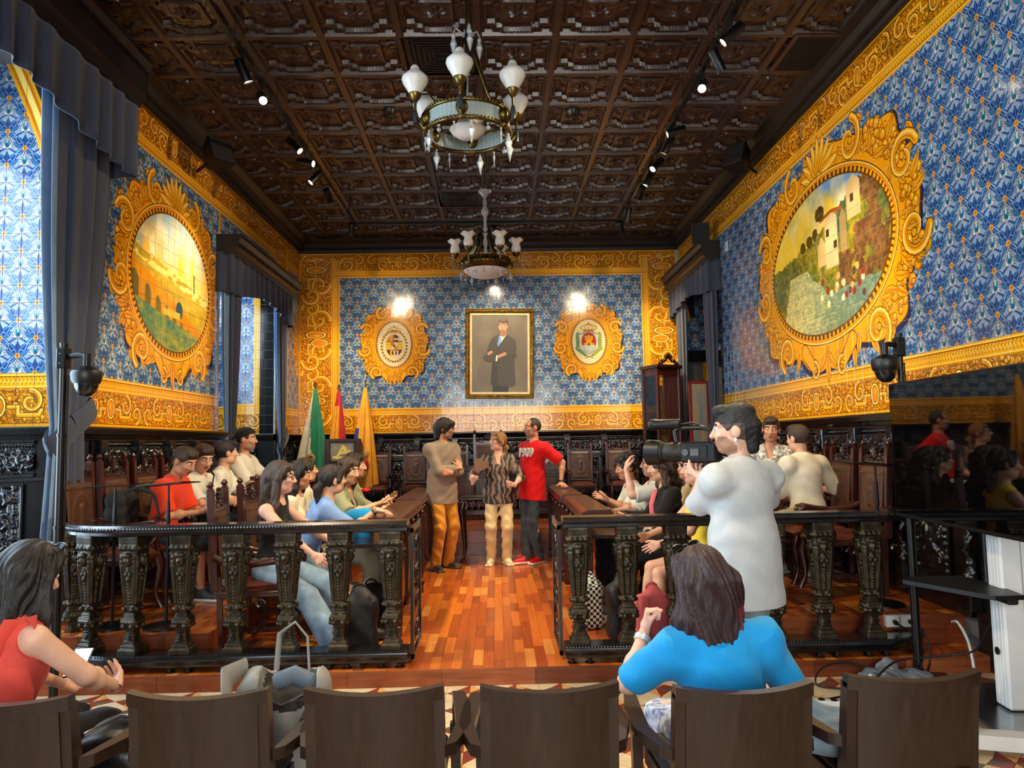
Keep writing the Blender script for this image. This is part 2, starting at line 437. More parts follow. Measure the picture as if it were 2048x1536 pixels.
# ---------------------------------------------------------------- painted glazed tiles
def blue_cell(px=48):
    cv = Cv(0, 0, 2, 2, px, (.54, .62, .69))
    B1, B2, TE, DK, OR, PK = (.12, .21, .43), (.20, .36, .57), (.19, .47, .52), (.06, .10, .28), (.92, .56, .10), (.78, .68, .62)
    S = [(a + i, b + j) for i in (-2, 0, 2) for j in (-2, 0, 2) for a, b in ((0, 0), (1, 1))]
    D = math.radians
    for x, y in S:      # lotus rising from each star
        for an, L, wd, c, be in ((90, .80, .30, B1, 0), (62, .97, .24, B2, -.25), (118, .97, .24, B2, .25), (38, .90, .24, B1, .35), (142, .90, .24, B1, -.35), (14, .78, .24, B2, .6), (166, .78, .24, B2, -.6)):
            cv.leaf(x, y, D(an), L, wd, c, be, edge=(DK, .015), vein=TE if c is B2 else B2)
        for an, L, wd, c, be in ((-22, .72, .19, B2, -.5), (-158, .72, .19, B2, .5), (-44, .66, .15, B1, -.3), (-136, .66, .15, B1, .3)):
            cv.leaf(x, y, D(an), L, wd, c, be, edge=(DK, .012), vein=(.45, .68, .78))
        for sg in (1, -1):   # serrated petals high on the lotus
            for q in range(4):
                cv.ell(x + sg * (.12 + .12 * q), y + .98 - .07 * q, .055, .075, B1, .5 * sg)
    for x, y in S:
        for sg in (1, -1):   # white tendrils
            t = np.linspace(0, 1, 12)
            cv.stroke(list(zip(x + sg * (.05 + .62 * t), y + .12 + .5 * t + .12 * np.sin(t * 9))), .024, (.66, .72, .77))
            cv.stroke(list(zip(x + sg * (.10 + .75 * t), y - .05 - .36 * t + .07 * np.sin(t * 8))), .022, (.64, .70, .76))
    for x, y in S:      # cone of beads hanging below each star
        cv.poly([(x, y - .22), (x + .30, y - .98), (x - .30, y - .98)], (.72, .78, .80))
        cv.leaf(x, y - 1.0, D(90), .62, .34, TE, 0, edge=((.85, .88, .88), .03), vein=(.75, .85, .85))
        cv.leaf(x, y - 1.0, D(90), .36, .17, (.10, .30, .48), 0)
        for sg in (1, -1):
            for q in range(5):
                px_, py_ = x + sg * (.06 + .062 * q), y - .30 - .15 * q
                cv.ell(px_, py_, .062, .078, (.26, .18, .26)); cv.ell(px_, py_, .043, .058, PK)
        cv.ell(x, y - .95, .05, .05, OR)
    for x, y in S:
        for q in range(8):
            a = q * math.pi / 4; cv.ell(x + .095 * math.cos(a), y + .095 * math.sin(a), .07, .042, OR, a)
        cv.ell(x, y, .055, .055, (.62, .30, .08)); cv.ell(x, y, .025, .025, (.25, .12, .1))
    return cv
def volute(cv, cx, cy, r, start, d, w=None, turns=1.25, leafs=True):
    w = w or r * .42; t = np.linspace(0, 1, 22); rr = r * (1 - .86 * t); an = start + d * t * turns * 2 * math.pi
    P = np.stack([cx + rr * np.cos(an), cy + rr * np.sin(an)], 1)
    if leafs:
        for q in (1, 4, 7, 10):
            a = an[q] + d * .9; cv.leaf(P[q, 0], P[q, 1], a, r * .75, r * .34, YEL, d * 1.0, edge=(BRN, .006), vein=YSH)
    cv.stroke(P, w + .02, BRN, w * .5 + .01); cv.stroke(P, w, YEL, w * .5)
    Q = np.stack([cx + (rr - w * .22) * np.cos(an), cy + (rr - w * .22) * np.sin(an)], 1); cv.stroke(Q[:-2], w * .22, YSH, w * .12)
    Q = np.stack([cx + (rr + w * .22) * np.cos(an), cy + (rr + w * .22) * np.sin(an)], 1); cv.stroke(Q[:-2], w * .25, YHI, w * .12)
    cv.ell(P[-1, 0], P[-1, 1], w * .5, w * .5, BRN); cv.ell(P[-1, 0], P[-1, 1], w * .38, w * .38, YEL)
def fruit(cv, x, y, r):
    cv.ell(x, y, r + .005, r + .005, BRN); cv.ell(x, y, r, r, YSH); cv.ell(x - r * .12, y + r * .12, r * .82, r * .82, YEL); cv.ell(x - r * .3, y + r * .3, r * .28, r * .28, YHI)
def filler(cv, x0, x1, y0, y1, n, rs, seed):
    R = np.random.RandomState(seed)
    for q in range(n):
        x, y = R.uniform(x0, x1), R.uniform(y0, y1)
        if q % 3 == 0: fruit(cv, x, y, rs * R.uniform(.5, 1.0))
        else: cv.leaf(x, y, R.uniform(0, 6.28), rs * R.uniform(2.2, 4), rs * R.uniform(.9, 1.4), YEL if q % 2 else (.88, .55, .05), R.uniform(-1.2, 1.2), edge=(BRN, .005), vein=YSH)
def scroll_strip(L, h, ppm, seed=3):
    """repeating band of acanthus scrolls, straps, fruit and cartouches (a multiple of one pitch long)"""
    cv = Cv(0, 0, L, h, ppm, GRD); filler(cv, 0, L, 0, h, int(L * h * 1300), .024, seed)
    n = max(1, round(L / 1.18)); u = L / n; c = h / 2
    for k in range(n):
        x = k * u
        for sx in (-1, 1):
            X = lambda v: x + u / 2 + sx * v
            s0 = 0 if sx > 0 else math.pi
            volute(cv, X(.27), c + h * .13, h * .33, s0 + math.pi / 2 * sx, -sx)
            volute(cv, X(.47), c - h * .14, h * .30, s0 - math.pi / 2 * sx, sx)
            for P in ([X(.10), c + h * .22], [X(.15), c + h * .05], [X(.20), c - h * .2], [X(.33), c - h * .34]): fruit(cv, P[0], P[1], .022)
            st = [(X(.09), c - h * .02), (X(.17), c - h * .02), (X(.17), c - h * .26), (X(.34), c - h * .26), (X(.36), c - h * .12)]
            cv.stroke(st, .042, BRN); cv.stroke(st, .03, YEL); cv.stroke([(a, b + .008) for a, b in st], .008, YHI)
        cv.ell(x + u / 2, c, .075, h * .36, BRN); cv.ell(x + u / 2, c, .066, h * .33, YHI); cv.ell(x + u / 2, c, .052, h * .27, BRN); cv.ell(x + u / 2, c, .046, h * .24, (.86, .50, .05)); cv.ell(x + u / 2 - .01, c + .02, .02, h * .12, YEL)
    return cv.a
def border_strip(L, ppm, seed=3, narrow=False):
    """whole border, bottom to top: fillet, scrolls, fillet, rope moulding, fillet"""
    H = 3 * T; cv = Cv(0, 0, L, H, ppm, YEL)
    a = scroll_strip(L, .285, ppm, seed); j = int(.03 * ppm); h = min(a.shape[0], cv.H - j); ww = min(a.shape[1], cv.W); cv.a[j:j + h, :ww] = a[:h, :ww]
    cv.rect(0, L, .024, .031, BRN); cv.rect(0, L, .315, .321, BRN); cv.rect(0, L, .321, .350, YEL); cv.rect(0, L, .328, .336, YHI)
    cv.rect(0, L, .350, .412, GRD)
    n = int(L / .034)
    for k in range(n + 1):
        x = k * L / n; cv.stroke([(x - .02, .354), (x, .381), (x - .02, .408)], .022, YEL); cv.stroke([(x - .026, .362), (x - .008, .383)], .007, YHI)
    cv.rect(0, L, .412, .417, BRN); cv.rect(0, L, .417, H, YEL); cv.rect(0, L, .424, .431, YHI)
    return cv.a
def medallion(cv, cx, cy, rx, ry, RX, RY, seed=1, legs=True, shell=True):
    """painted gilt cartouche round an oval"""
    R = np.random.RandomState(seed); th = np.linspace(0, 2 * math.pi, 160, endpoint=False)
    lump = 1 + .035 * np.sin(8 * th + 1) + .03 * np.abs(np.sin(5 * th)) + .02 * np.sin(17 * th) + .07 * np.exp(-((np.abs(np.cos(th)) - .74) / .12) ** 2) - .06
    ox, oy = cx + RX * lump * np.sign(np.cos(th)) * np.abs(np.cos(th)) ** .86, cy + RY * lump * np.sign(np.sin(th)) * np.abs(np.sin(th)) ** .86
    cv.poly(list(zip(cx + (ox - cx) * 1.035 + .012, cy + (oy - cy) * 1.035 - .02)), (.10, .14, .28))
    cv.poly(list(zip(cx + (ox - cx) * 1.012, cy + (oy - cy) * 1.012)), BRN); cv.poly(list(zip(ox, oy)), (.95, .62, .05))
    s = min(RX, RY)
    def at(a, f):
        c, n = math.cos(a), math.sin(a); g = lambda v: math.copysign(abs(v) ** .86, v)
        return cx + (rx + (RX - rx) * f) * g(c), cy + (ry + (RY - ry) * f) * g(n)
    for a0, a1, n in ((.45, 1.15, 60), (2.0, 2.7, 60), (-.85, -.15, 60), (-3.0, -2.3, 60), (-.1, .3, 24), (2.85, 3.25, 24)):
        for q in range(n):
            x, y = at(R.uniform(a0, a1), R.uniform(.42, 1.02)); fruit(cv, x, y, s * R.uniform(.022, .048))
    for a in np.linspace(0, 2 * math.pi, 64, endpoint=False):
        x, y = at(a, R.uniform(.2, .75)); cv.leaf(x, y, a + R.uniform(-.9, .9), s * .2, s * .075, YEL, R.uniform(-1, 1), edge=(BRN, .006), vein=YSH)
    for a, d in ((.40, 1), (math.pi - .40, -1), (1.22, -1), (math.pi - 1.22, 1), (-.98, 1), (math.pi + .98, -1), (-.12, -1), (math.pi + .12, 1)):
        x, y = at(a, .72); volute(cv, x, y, s * .185, a, d, s * .075)
    if shell:
        x, y = cx, cy + ry + (RY - ry) * .22
        for q in range(9):
            a = math.radians(90 + (q - 4) * 19); cv.leaf(x, y, a, s * .40, s * .12, YEL, 0, edge=(BRN, .008), vein=YHI)
        fruit(cv, x, y, s * .06)
    if legs:
        for sg in (-1, 1):
            x = cx + sg * RX * .17; y = cy - RY * 1.0
            cv.stroke([(cx + sg * RX * .30, cy - RY * .80), (x + sg * .02, y + .03)], s * .16, BRN, s * .12); cv.stroke([(cx + sg * RX * .30, cy - RY * .80), (x + sg * .02, y + .03)], s * .14, YEL, s * .1)
            volute(cv, x, y, s * .085, 1.57, sg, s * .045, leafs=False)
            cv.leaf(cx, cy - RY * .84, -1.57 + sg * .45, s * .26, s * .09, YEL, sg * .8, edge=(BRN, .007), vein=YSH)
        cv.leaf(cx, cy - RY * .86, -1.57, s * .28, s * .1, YEL, 0, edge=(BRN, .007), vein=YSH)
    t = s * .10
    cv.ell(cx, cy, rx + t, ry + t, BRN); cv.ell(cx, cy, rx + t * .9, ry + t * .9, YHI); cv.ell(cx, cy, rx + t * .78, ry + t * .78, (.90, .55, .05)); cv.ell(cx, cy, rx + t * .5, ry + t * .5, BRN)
    nb = int(2 * math.pi * (rx + ry) / 2 / (t * .62))
    for q in range(nb):
        a = 2 * math.pi * q / nb; cv.ell(cx + (rx + t * .3) * math.cos(a), cy + (ry + t * .3) * math.sin(a), t * .24, t * .17, YEL, math.atan2(math.sin(a) * rx, math.cos(a) * ry))
    cv.ring(cx, cy, rx, ry, t * .14, BRN)
def paste_oval(cv, cx, cy, rx, ry, fn):
    """fn(U, V) -> colour, U, V from -1 to 1 inside the oval"""
    q = cv.win(cx - rx, cx + rx, cy - ry, cy + ry); A, X, Y = q
    U = np.broadcast_to((X - cx) / rx, A.shape[:2]); V = np.broadcast_to((Y - cy) / ry, A.shape[:2]); M = U ** 2 + V ** 2 < .985
    c = fn(U, V, A.shape[0], A.shape[1]); A[M] = c[M]
def mixc(a, b, t): t = np.clip(t, 0, 1)[..., None]; return np.asarray(a, np.float32) * (1 - t) + np.asarray(b, np.float32) * t
def aqueduct(U, V, h, w):
    n = fbm(h, w, 6, 5, 5, 1.5); n2 = fbm(h, w, 30, 3, 6, .6); n3 = fbm(h, w, 3, 5, 8, 4)
    sky = mixc((.93, .70, .24), (.62, .72, .78), (V - .05) * 1.1 + (n3 - .5) * 1.6); sky = mixc(sky, (.93, .86, .70), (n - .55) * 4)
    c = sky
    far = V < (.16 - .18 * U + .08 * (n2 - .5)); c = np.where(far[..., None], mixc((.62, .52, .14), (.82, .66, .20), n2 * 1.2), c)
    town = (V > .0 - .18 * U) & (V < .1 - .18 * U + .1 * (n2 > .55)) & (n2 > .5); c = np.where(town[..., None], np.array((.92, .80, .45), np.float32), c)
    spire = (np.abs(U - .55) < .02) & (V < .30) & (V > 0); c = np.where(spire[..., None], np.array((.35, .38, .30), np.float32), c)
    top = .12 - .42 * (U + .9); bot = -.38 - .20 * (U + .9)
    aq = (V < top) & (V > bot); c = np.where(aq[..., None], mixc((.90, .62, .12), (.72, .45, .08), n * 1.3), c)
    s = (U + 1.15) ** 1.35 * 3.6; fr = s - np.floor(s); arch = aq & (np.abs(fr - .5) < .26) & (V < top - .16 - .35 * (np.abs(fr - .5)) ** 1.2); c = np.where(arch[..., None], mixc((.55, .40, .10), (.30, .36, .24), n2), c)
    gr = V < bot; c = np.where(gr[..., None], mixc((.20, .40, .40), (.66, .62, .20), n2 * 1.1 + (n - .5)), c)
    tr = ((U - .15) / .09) ** 2 + ((V + .36) / .13) ** 2 < 1; c = np.where(tr[..., None], np.array((.15, .30, .34), np.float32), c)
    hs = (np.abs(U + .05) < .22) & (np.abs(V + .45) < .05); c = np.where(hs[..., None], np.array((.88, .68, .22), np.float32), c)
    return c.astype(np.float32)
def mill(U, V, h, w):
    """U to the right as one faces the wall"""
    n = fbm(h, w, 6, 5, 15, 1.6); n2 = fbm(h, w, 36, 3, 16, 1.6); n3 = fbm(h, w, 3, 4, 18, 3)
    c = mixc((.97, .80, .22), (.45, .62, .80), (V - .45 + .3 * U) * 1.6 + (n - .5) * 1.8); c = mixc(c, (.95, .88, .75), (n3 - .52) * 4 * (V > .3))
    hill = V < .30 + .55 * np.maximum(U + .1, 0) ** .8 - .12 * (U < -.1) * (-U) + .10 * (n2 - .5) + .08 * (n - .5)
    g = mixc((.34, .38, .10), (.74, .60, .16), n2 * 1.5 - .2 + (n - .5)); g = mixc(g, (.20, .32, .28), (n3 - .5) * 3)
    c = np.where(hill[..., None], g, c)
    rock = hill & (U > .25) & (n > .47); c = np.where(rock[..., None], mixc((.62, .44, .22), (.35, .24, .14), n2 * 1.4), c)
    riv = (V < -.05) & (U > -.62 + .25 * (V + .05) + .12 * (n2 - .5)) & (U < -.28 - .85 * (V + .05) + .3 * (n - .5))
    wv = np.sin(V * 120 + n * 30) * .5 + .5; c = np.where(riv[..., None], mixc((.88, .80, .48), (.42, .50, .38), wv * .25 + (U + .62) * .9 + (n2 - .5)), c)
    wat = (V < -.50 + .1 * (n - .5)) & (U >= .0) & ~riv; c = np.where(wat[..., None], mixc((.30, .42, .38), (.55, .60, .46), n2 * 1.3), c)
    for (x0, x1, y0, y1, col) in ((.06, .26, -.18, .46, (.86, .76, .54)), (.30, .40, -.05, .40, (.66, .54, .34)), (.42, .62, .30, .72, (.80, .68, .46)), (-.08, .06, -.10, .18, (.84, .70, .44))):
        b = (U > x0) & (U < x1) & (V > y0) & (V < y1 + .12 * (1 - np.abs((U - (x0 + x1) / 2) / ((x1 - x0) / 2)))); c = np.where(b[..., None], np.asarray(col, np.float32) * (.8 + .35 * n[..., None]), c)
    for (x, y) in ((.10, .30), (.22, .10), (.50, .55)):
        b = (np.abs(U - x) < .025) & (np.abs(V - y) < .05); c = np.where(b[..., None], np.array((.30, .2, .12), np.float32), c)
    roof = (np.abs(V - .56 + .25 * np.abs(U - .17)) < .025) & (U > -.02) & (U < .36); c = np.where(roof[..., None], np.array((.62, .30, .14), np.float32), c)
    R = np.random.RandomState(4)
    for q in range(26):
        x, y = R.uniform(-.05, .62), R.uniform(-.66, -.30); col = [(.90, .82, .62), (.55, .20, .15), (.82, .64, .38), (.35, .25, .2)][q % 4]
        b = ((U - x) / .028) ** 2 + ((V - y) / .05) ** 2 < .4 + n2; c = np.where(b[..., None], np.asarray(col, np.float32), c)
    for (x, y, rx, ry) in ((-.02, .62, .08, .1), (-.35, .30, .05, .08), (-.22, .33, .06, .08), (-.12, .38, .05, .08)):
        b = ((U - x) / rx) ** 2 + ((V - y) / ry) ** 2 < .6 + .8 * n2; c = np.where(b[..., None], mixc((.28, .20, .08), (.45, .36, .10), n2), c)
    return c.astype(np.float32)
def crown(cv, x, y, w):
    cv.rect(x - w * .36, x + w * .36, y, y + w * .14, (.80, .56, .10))
    for q in range(5):
        a = (q - 2) * .2 * w; cv.stroke([(x + a * .9, y + w * .1), (x + a * 1.5, y + w * .34 - abs(q - 2) * w * .03), (x, y + w * .5)], w * .05, (.72, .48, .08)); cv.ell(x + a * 1.5, y + w * .36 - abs(q - 2) * w * .03, w * .05, w * .05, (.95, .85, .6))
    cv.ell(x, y + w * .54, w * .06, w * .06, (.75, .2, .12)); cv.rect(x - w * .3, x + w * .3, y + w * .04, y + w * .08, (.65, .15, .1))
def arms_royal(cv, cx, cy, rx, ry):
    cv.ell(cx, cy, rx, ry, (.90, .82, .66))
    for q in range(30):      # collar of the order round the shield
        a = 2 * math.pi * q / 30; x, y = cx + rx * .74 * math.cos(a), cy - ry * .08 + ry * .70 * math.sin(a)
        cv.ell(x, y, .022, .022, (.70, .52, .14)); cv.ell(x, y, .010, .010, (.35, .22, .12))
    crown(cv, cx, cy + ry * .52, rx * .72)
    w, t, b = rx * .50, cy + ry * .44, cy - ry * .56
    cv.ell(cx, cy - ry * .06, w, ry * .50, (.92, .80, .30)); n = 4
    q = cv.win(cx - w, cx + w, b, t); A, X, Y = q; X = np.broadcast_to(X, A.shape[:2]); Y = np.broadcast_to(Y, A.shape[:2])
    M = ((X - cx) / w) ** 2 + ((Y - cy + ry * .06) / (ry * .5)) ** 2 < 1
    u = (X - cx) / w; v = (Y - cy + ry * .06) / (ry * .5); fr = lambda s: s - np.floor(s)
    def f(mask, col): A[M & mask] = col
    f((v > .35) & (u < -.45) & (fr(u * 9) < .5), (.65, .18, .12)); f((v > .35) & (u >= -.45) & (u < 0), (.80, .66, .25)); f((v > .35) & (u >= -.2) & (u < 0) & (fr(u * 12) < .5), (.6, .2, .12))
    f((v > .35) & (u >= 0) & (u < .5), (.45, .16, .16)); f((v > .52) & (v < .68) & (u >= 0) & (u < .5), (.88, .80, .66)); f((v > .35) & (u >= .5), (.90, .86, .80)); f((v > .35) & (u >= .5) & (fr(u * 7) < .4) & (fr(v * 8) < .5), (.2, .2, .3))
    f((v < .35) & (v > -.4) & (np.abs(u) > .38), (.95, .76, .10)); f((v < .35) & (v > -.4) & (np.abs(u) > .38) & (np.abs(fr(u * 5) - .5) < .16) & (np.abs(fr(v * 4.5) - .5) < .16), (.20, .22, .42))
    f((v < .35) & (v > -.05) & (u < 0) & (u > -.38), (.84, .50, .10)); f((v <= -.05) & (v > -.4) & (u > 0) & (u < .38), (.84, .50, .10)); f((v < .35) & (v > -.05) & (u > 0) & (u < .38), (.86, .78, .70)); f((v <= -.05) & (v > -.4) & (u < 0) & (u > -.38), (.86, .78, .70))
    f((np.abs(u) < .09) & (np.abs(v) < .12), (.15, .2, .45))
    f((v <= -.4) & (np.abs(u) > .35), (.45, .16, .14)); f((v <= -.4) & (u > -.5) & (u < 0), (.95, .74, .12)); f((v <= -.4) & (u >= 0) & (u < .5), (.85, .76, .70)); f((v < -.5) & (v > -.8) & (np.abs(np.abs(u) - .2) < .08), (.2, .14, .14))
    f((np.abs(v - .35) < .03) | (np.abs(v + .4) < .03), (.42, .24, .12))
def arms_town(cv, cx, cy, rx, ry):
    cv.ell(cx, cy, rx, ry, (.92, .84, .62)); crown(cv, cx, cy + ry * .46, rx * .9)
    G = (.50, .60, .56)
    for sg in (-1, 1):
        cv.stroke([(cx + sg * rx * .20, cy + ry * .44), (cx + sg * rx * .50, cy + ry * .33), (cx + sg * rx * .66, cy + ry * .42), (cx + sg * rx * .58, cy + ry * .1), (cx + sg * rx * .58, cy - ry * .30), (cx + sg * rx * .30, cy - ry * .44), (cx, cy - ry * .56)], .022, G)
        for q in range(6):
            cv.leaf(cx + sg * rx * .76, cy + ry * (.25 - .11 * q), 1.57 + sg * .5, .09, .045, (.40, .56, .40) if sg < 0 else (.60, .64, .22), 0)
            cv.leaf(cx + sg * rx * (.12 + .09 * q), cy - ry * (.66 - .05 * q), math.pi / 2 - sg * 1.0, .10, .05, (.40, .56, .40) if sg < 0 else (.62, .66, .20), 0)
        cv.stroke([(cx - sg * rx * .25, cy - ry * .74), (cx + sg * rx * .25, cy - ry * .62)], .012, (.4, .4, .3))
    cv.ell(cx, cy, rx * .47, ry * .46, (.60, .66, .66)); cv.ell(cx, cy, rx * .42, ry * .42, (.70, .20, .14))
    q = cv.win(cx - rx * .5, cx + rx * .5, cy - ry * .5, cy - ry * .17); A, X, Y = q; M = ((X - cx) / (rx * .42)) ** 2 + ((Y - cy) / (ry * .42)) ** 2 < 1; A[M] = (.80, .82, .78)
    g = (.93, .66, .12)
    cv.rect(cx - rx * .30, cx + rx * .30, cy - ry * .17, cy - ry * .06, g); cv.rect(cx - rx * .18, cx + rx * .18, cy - ry * .1, cy + ry * .12, g)
    for k in (-1, 0, 1): cv.rect(cx + k * rx * .17 - rx * .065, cx + k * rx * .17 + rx * .065, cy + ry * .08, cy + ry * (.30 if k == 0 else .26), g); cv.rect(cx + k * rx * .17 - rx * .085, cx + k * rx * .17 + rx * .085, cy + ry * .21, cy + ry * .245, g)
    cv.ell(cx, cy - ry * .12, rx * .05, ry * .06, (.3, .12, .05))
PPM = 48 / T
CELL = blue_cell()
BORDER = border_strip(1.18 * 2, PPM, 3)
def tile_canvas(x0, x1, top=True, bottom=True, seed=0):
    """whole tiled wall between two positions, from the lowest tile row to the cornice"""
    cv = Cv(x0, TZ0, x1 - x0, NROW * T, PPM)
    P = CELL.a; ph, pw = P.shape[:2]; oy = 3 * 48
    cv.a[:] = P[(np.arange(cv.H) - oy)[:, None] % ph, np.arange(cv.W)[None, :] % pw]
    n = fbm(cv.H, cv.W, 5, 4, seed, (x1 - x0) / 3.2); cv.a *= (.86 + .28 * n)[..., None]
    R = np.random.RandomState(seed); nt = int((x1 - x0) / T) + 2; tone = R.uniform(.93, 1.05, (NROW + 1, nt))
    cv.a *= tone[np.minimum(np.arange(cv.H) // 48, NROW)[:, None], np.minimum(np.arange(cv.W) // 48, nt - 1)[None]][..., None]
    b = BORDER; h = b.shape[0]; wr = np.arange(cv.W) % b.shape[1]
    if bottom: cv.a[:h] = b[:, wr]
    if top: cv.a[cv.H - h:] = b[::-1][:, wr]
    return cv
# right wall
cvR = tile_canvas(3.4, 13.0, seed=11)
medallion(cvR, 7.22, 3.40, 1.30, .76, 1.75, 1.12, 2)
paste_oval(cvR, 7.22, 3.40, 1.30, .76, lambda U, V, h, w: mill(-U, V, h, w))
# left wall
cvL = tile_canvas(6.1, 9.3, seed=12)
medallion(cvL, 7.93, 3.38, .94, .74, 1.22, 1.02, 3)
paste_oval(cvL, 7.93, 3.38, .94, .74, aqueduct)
cvL.rect(9.17, 9.3, ZBLUE, ZUP, YEL); cvL.rect(9.2, 9.27, ZBLUE, ZUP, GRD)
for k in range(60): cvL.stroke([(9.2, ZBLUE + k * .04), (9.235, ZBLUE + k * .04 + .02), (9.27, ZBLUE + k * .04)], .014, YEL)
# back wall: border all round a blue field with two coats of arms
cvB = tile_canvas(XL, XR, seed=13)
vb = np.transpose(border_strip(3.54, PPM, 9), (1, 0, 2)); scr = np.transpose(scroll_strip(3.54, .54, PPM, 21), (1, 0, 2))
PX0, PX1 = -2.776, 2.648
for left in (True, False):
    W_ = int(((PX0 - XL) if left else (XR - PX1)) * PPM)
    col = np.empty((cvB.H, W_, 3), np.float32); col[:] = YEL
    s_ = scr[(np.arange(cvB.H)) % scr.shape[0]]; n_ = min(s_.shape[1], W_ - int(.17 * PPM)); k0 = int(.03 * PPM); col[:, k0:k0 + n_] = s_[:, :n_]
    rp = vb[(np.arange(cvB.H)) % vb.shape[0]][:, int(.315 * PPM):]; rw = rp.shape[1]; col[:, W_ - rw:] = rp[:, :rw]
    h3 = int(3 * T * PPM); k1 = int(.12 * PPM)
    if left: cvB.a[k1:cvB.H - k1, :W_] = col[k1:cvB.H - k1]
    else: cvB.a[k1:cvB.H - k1, cvB.W - W_:] = col[k1:cvB.H - k1, ::-1]
for (z0_, z1_) in ((ZBLUE - .128, ZBLUE), (ZUP, ZUP + .128)):      # rope moulding runs unbroken along top and bottom of the field
    j0 = int((z0_ - TZ0) * PPM); j1 = int((z1_ - TZ0) * PPM); b = BORDER[-(j1 - j0):]; b = b if z0_ < 3 else b[::-1]
    i0 = int((PX0 - .1 - XL) * PPM); i1 = int((PX1 + .1 - XL) * PPM); cvB.a[j0:j1, i0:i1] = b[:, np.arange(i1 - i0) % b.shape[1]]
for xx in (XL + .36, XR - .36):
    cvB.ell(xx, 3.42, .155, .085, BRN); cvB.ell(xx, 3.42, .145, .075, YHI); cvB.ell(xx, 3.42, .125, .058, BRN); cvB.ell(xx, 3.42, .12, .053, (.88, .50, .05))
for cx, fn in ((-1.81, arms_royal), (1.68, arms_town)):
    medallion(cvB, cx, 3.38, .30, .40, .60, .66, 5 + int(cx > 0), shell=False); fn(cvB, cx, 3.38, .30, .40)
    for q in range(24): fruit(cvB, cx + .17 * math.sin(q * 2.4) * (q / 24), 4.0 + .045 * math.cos(q * 1.7), .032)
# window jambs
cvJ = tile_canvas(-4.7, XL, seed=14, top=False)
tt = np.linspace(0, 1, 10); arc = list(zip(-3.66 - .52 * tt ** 1.3, 3.75 + 1.4 * tt))
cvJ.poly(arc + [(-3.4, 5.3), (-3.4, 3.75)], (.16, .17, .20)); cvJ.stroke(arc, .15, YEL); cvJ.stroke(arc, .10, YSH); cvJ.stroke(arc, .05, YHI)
cvK = tile_canvas(-4.7, XL, seed=15)
for xa in (-3.84, -4.26):
    cvK.rect(xa, xa + .10 if xa > -4 else xa + .06, 2.2, 4.45, YEL); cvK.rect(xa + .02, xa + .03, 2.2, 4.45, YHI)
    if xa > -4:
        for k in range(64): cvK.ell(xa + .055, 2.22 + k * .035, .022, .015, (.55, .36, .08)); cvK.ell(xa + .055, 2.225 + k * .035, .015, .011, YHI)
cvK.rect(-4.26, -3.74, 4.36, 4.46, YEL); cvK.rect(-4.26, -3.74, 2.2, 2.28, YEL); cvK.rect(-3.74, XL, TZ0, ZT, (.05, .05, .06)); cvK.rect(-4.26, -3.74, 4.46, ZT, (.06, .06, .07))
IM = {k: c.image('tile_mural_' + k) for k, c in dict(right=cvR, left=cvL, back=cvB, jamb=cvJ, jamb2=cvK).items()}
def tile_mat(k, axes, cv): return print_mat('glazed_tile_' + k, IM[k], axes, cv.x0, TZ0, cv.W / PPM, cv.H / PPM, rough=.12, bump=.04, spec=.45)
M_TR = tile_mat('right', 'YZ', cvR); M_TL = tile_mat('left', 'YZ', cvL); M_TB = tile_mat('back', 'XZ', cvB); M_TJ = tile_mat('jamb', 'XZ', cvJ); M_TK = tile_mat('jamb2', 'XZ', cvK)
GROUT = mat('grout', (.74, .74, .66), .8, var=.1); PLASTER = mat('plaster', (.36, .36, .38), .85); SOFFIT = mat('dark_soffit', (.12, .11, .10), .6)
BLACKWOOD = mat('black_carved_wood', (.075, .062, .058), .24, var=.2, scale=14, bump=.15, bscale=60, coat=.25)
BROWNCEIL = mat('brown_stamped_ceiling', (.27, .175, .135), .30, var=.25, scale=9, bump=.12, bscale=90, coat=.1)
CORNICE = mat('dark_cornice_wood', (.125, .095, .08), .38, var=.2, scale=5)

# ---------------------------------------------------------------- wall shells
def wall(name, boxes, m=PLASTER):
    b = MB()
    for q in boxes: b.box(*q)
    return tag(b.build(name, m), kind='structure')
WL = wall('wall_left', [(-4.72, XL, 6.1, 9.25, 0, ZC), (-4.72, XL, 11.6, 13.3, 0, ZC), (-4.72, XL, -.2, 2.75, 0, ZC), (-4.72, XL, -4.7, -3.6, 0, ZC),
                        (-4.72, XL, 2.75, 6.1, 4.9, ZC), (-4.72, XL, 9.25, 11.6, 4.6, ZC), (-4.72, XL, -3.6, -.2, 4.9, ZC)])
WR = wall('wall_right', [(XR, XR + .95, -4.7, 10.68, 0, ZC), (XR, XR + .95, 12.75, 13.3, 0, ZC), (XR, XR + .95, 10.68, 12.75, 4.45, ZC), (XR + .95, XR + 1.0, 10.4, 13.0, 0, ZC)])
WB = wall('wall_back', [(-4.72, XR + .95, YB, YB + .25, 0, ZC)])
wall('wall_rear', [(-4.72, -2.4, -4.75, -4.5, 0, ZC), (2.4, XR + .95, -4.75, -4.5, 0, ZC), (-2.4, 2.4, -4.75, -4.5, 4.1, ZC)])

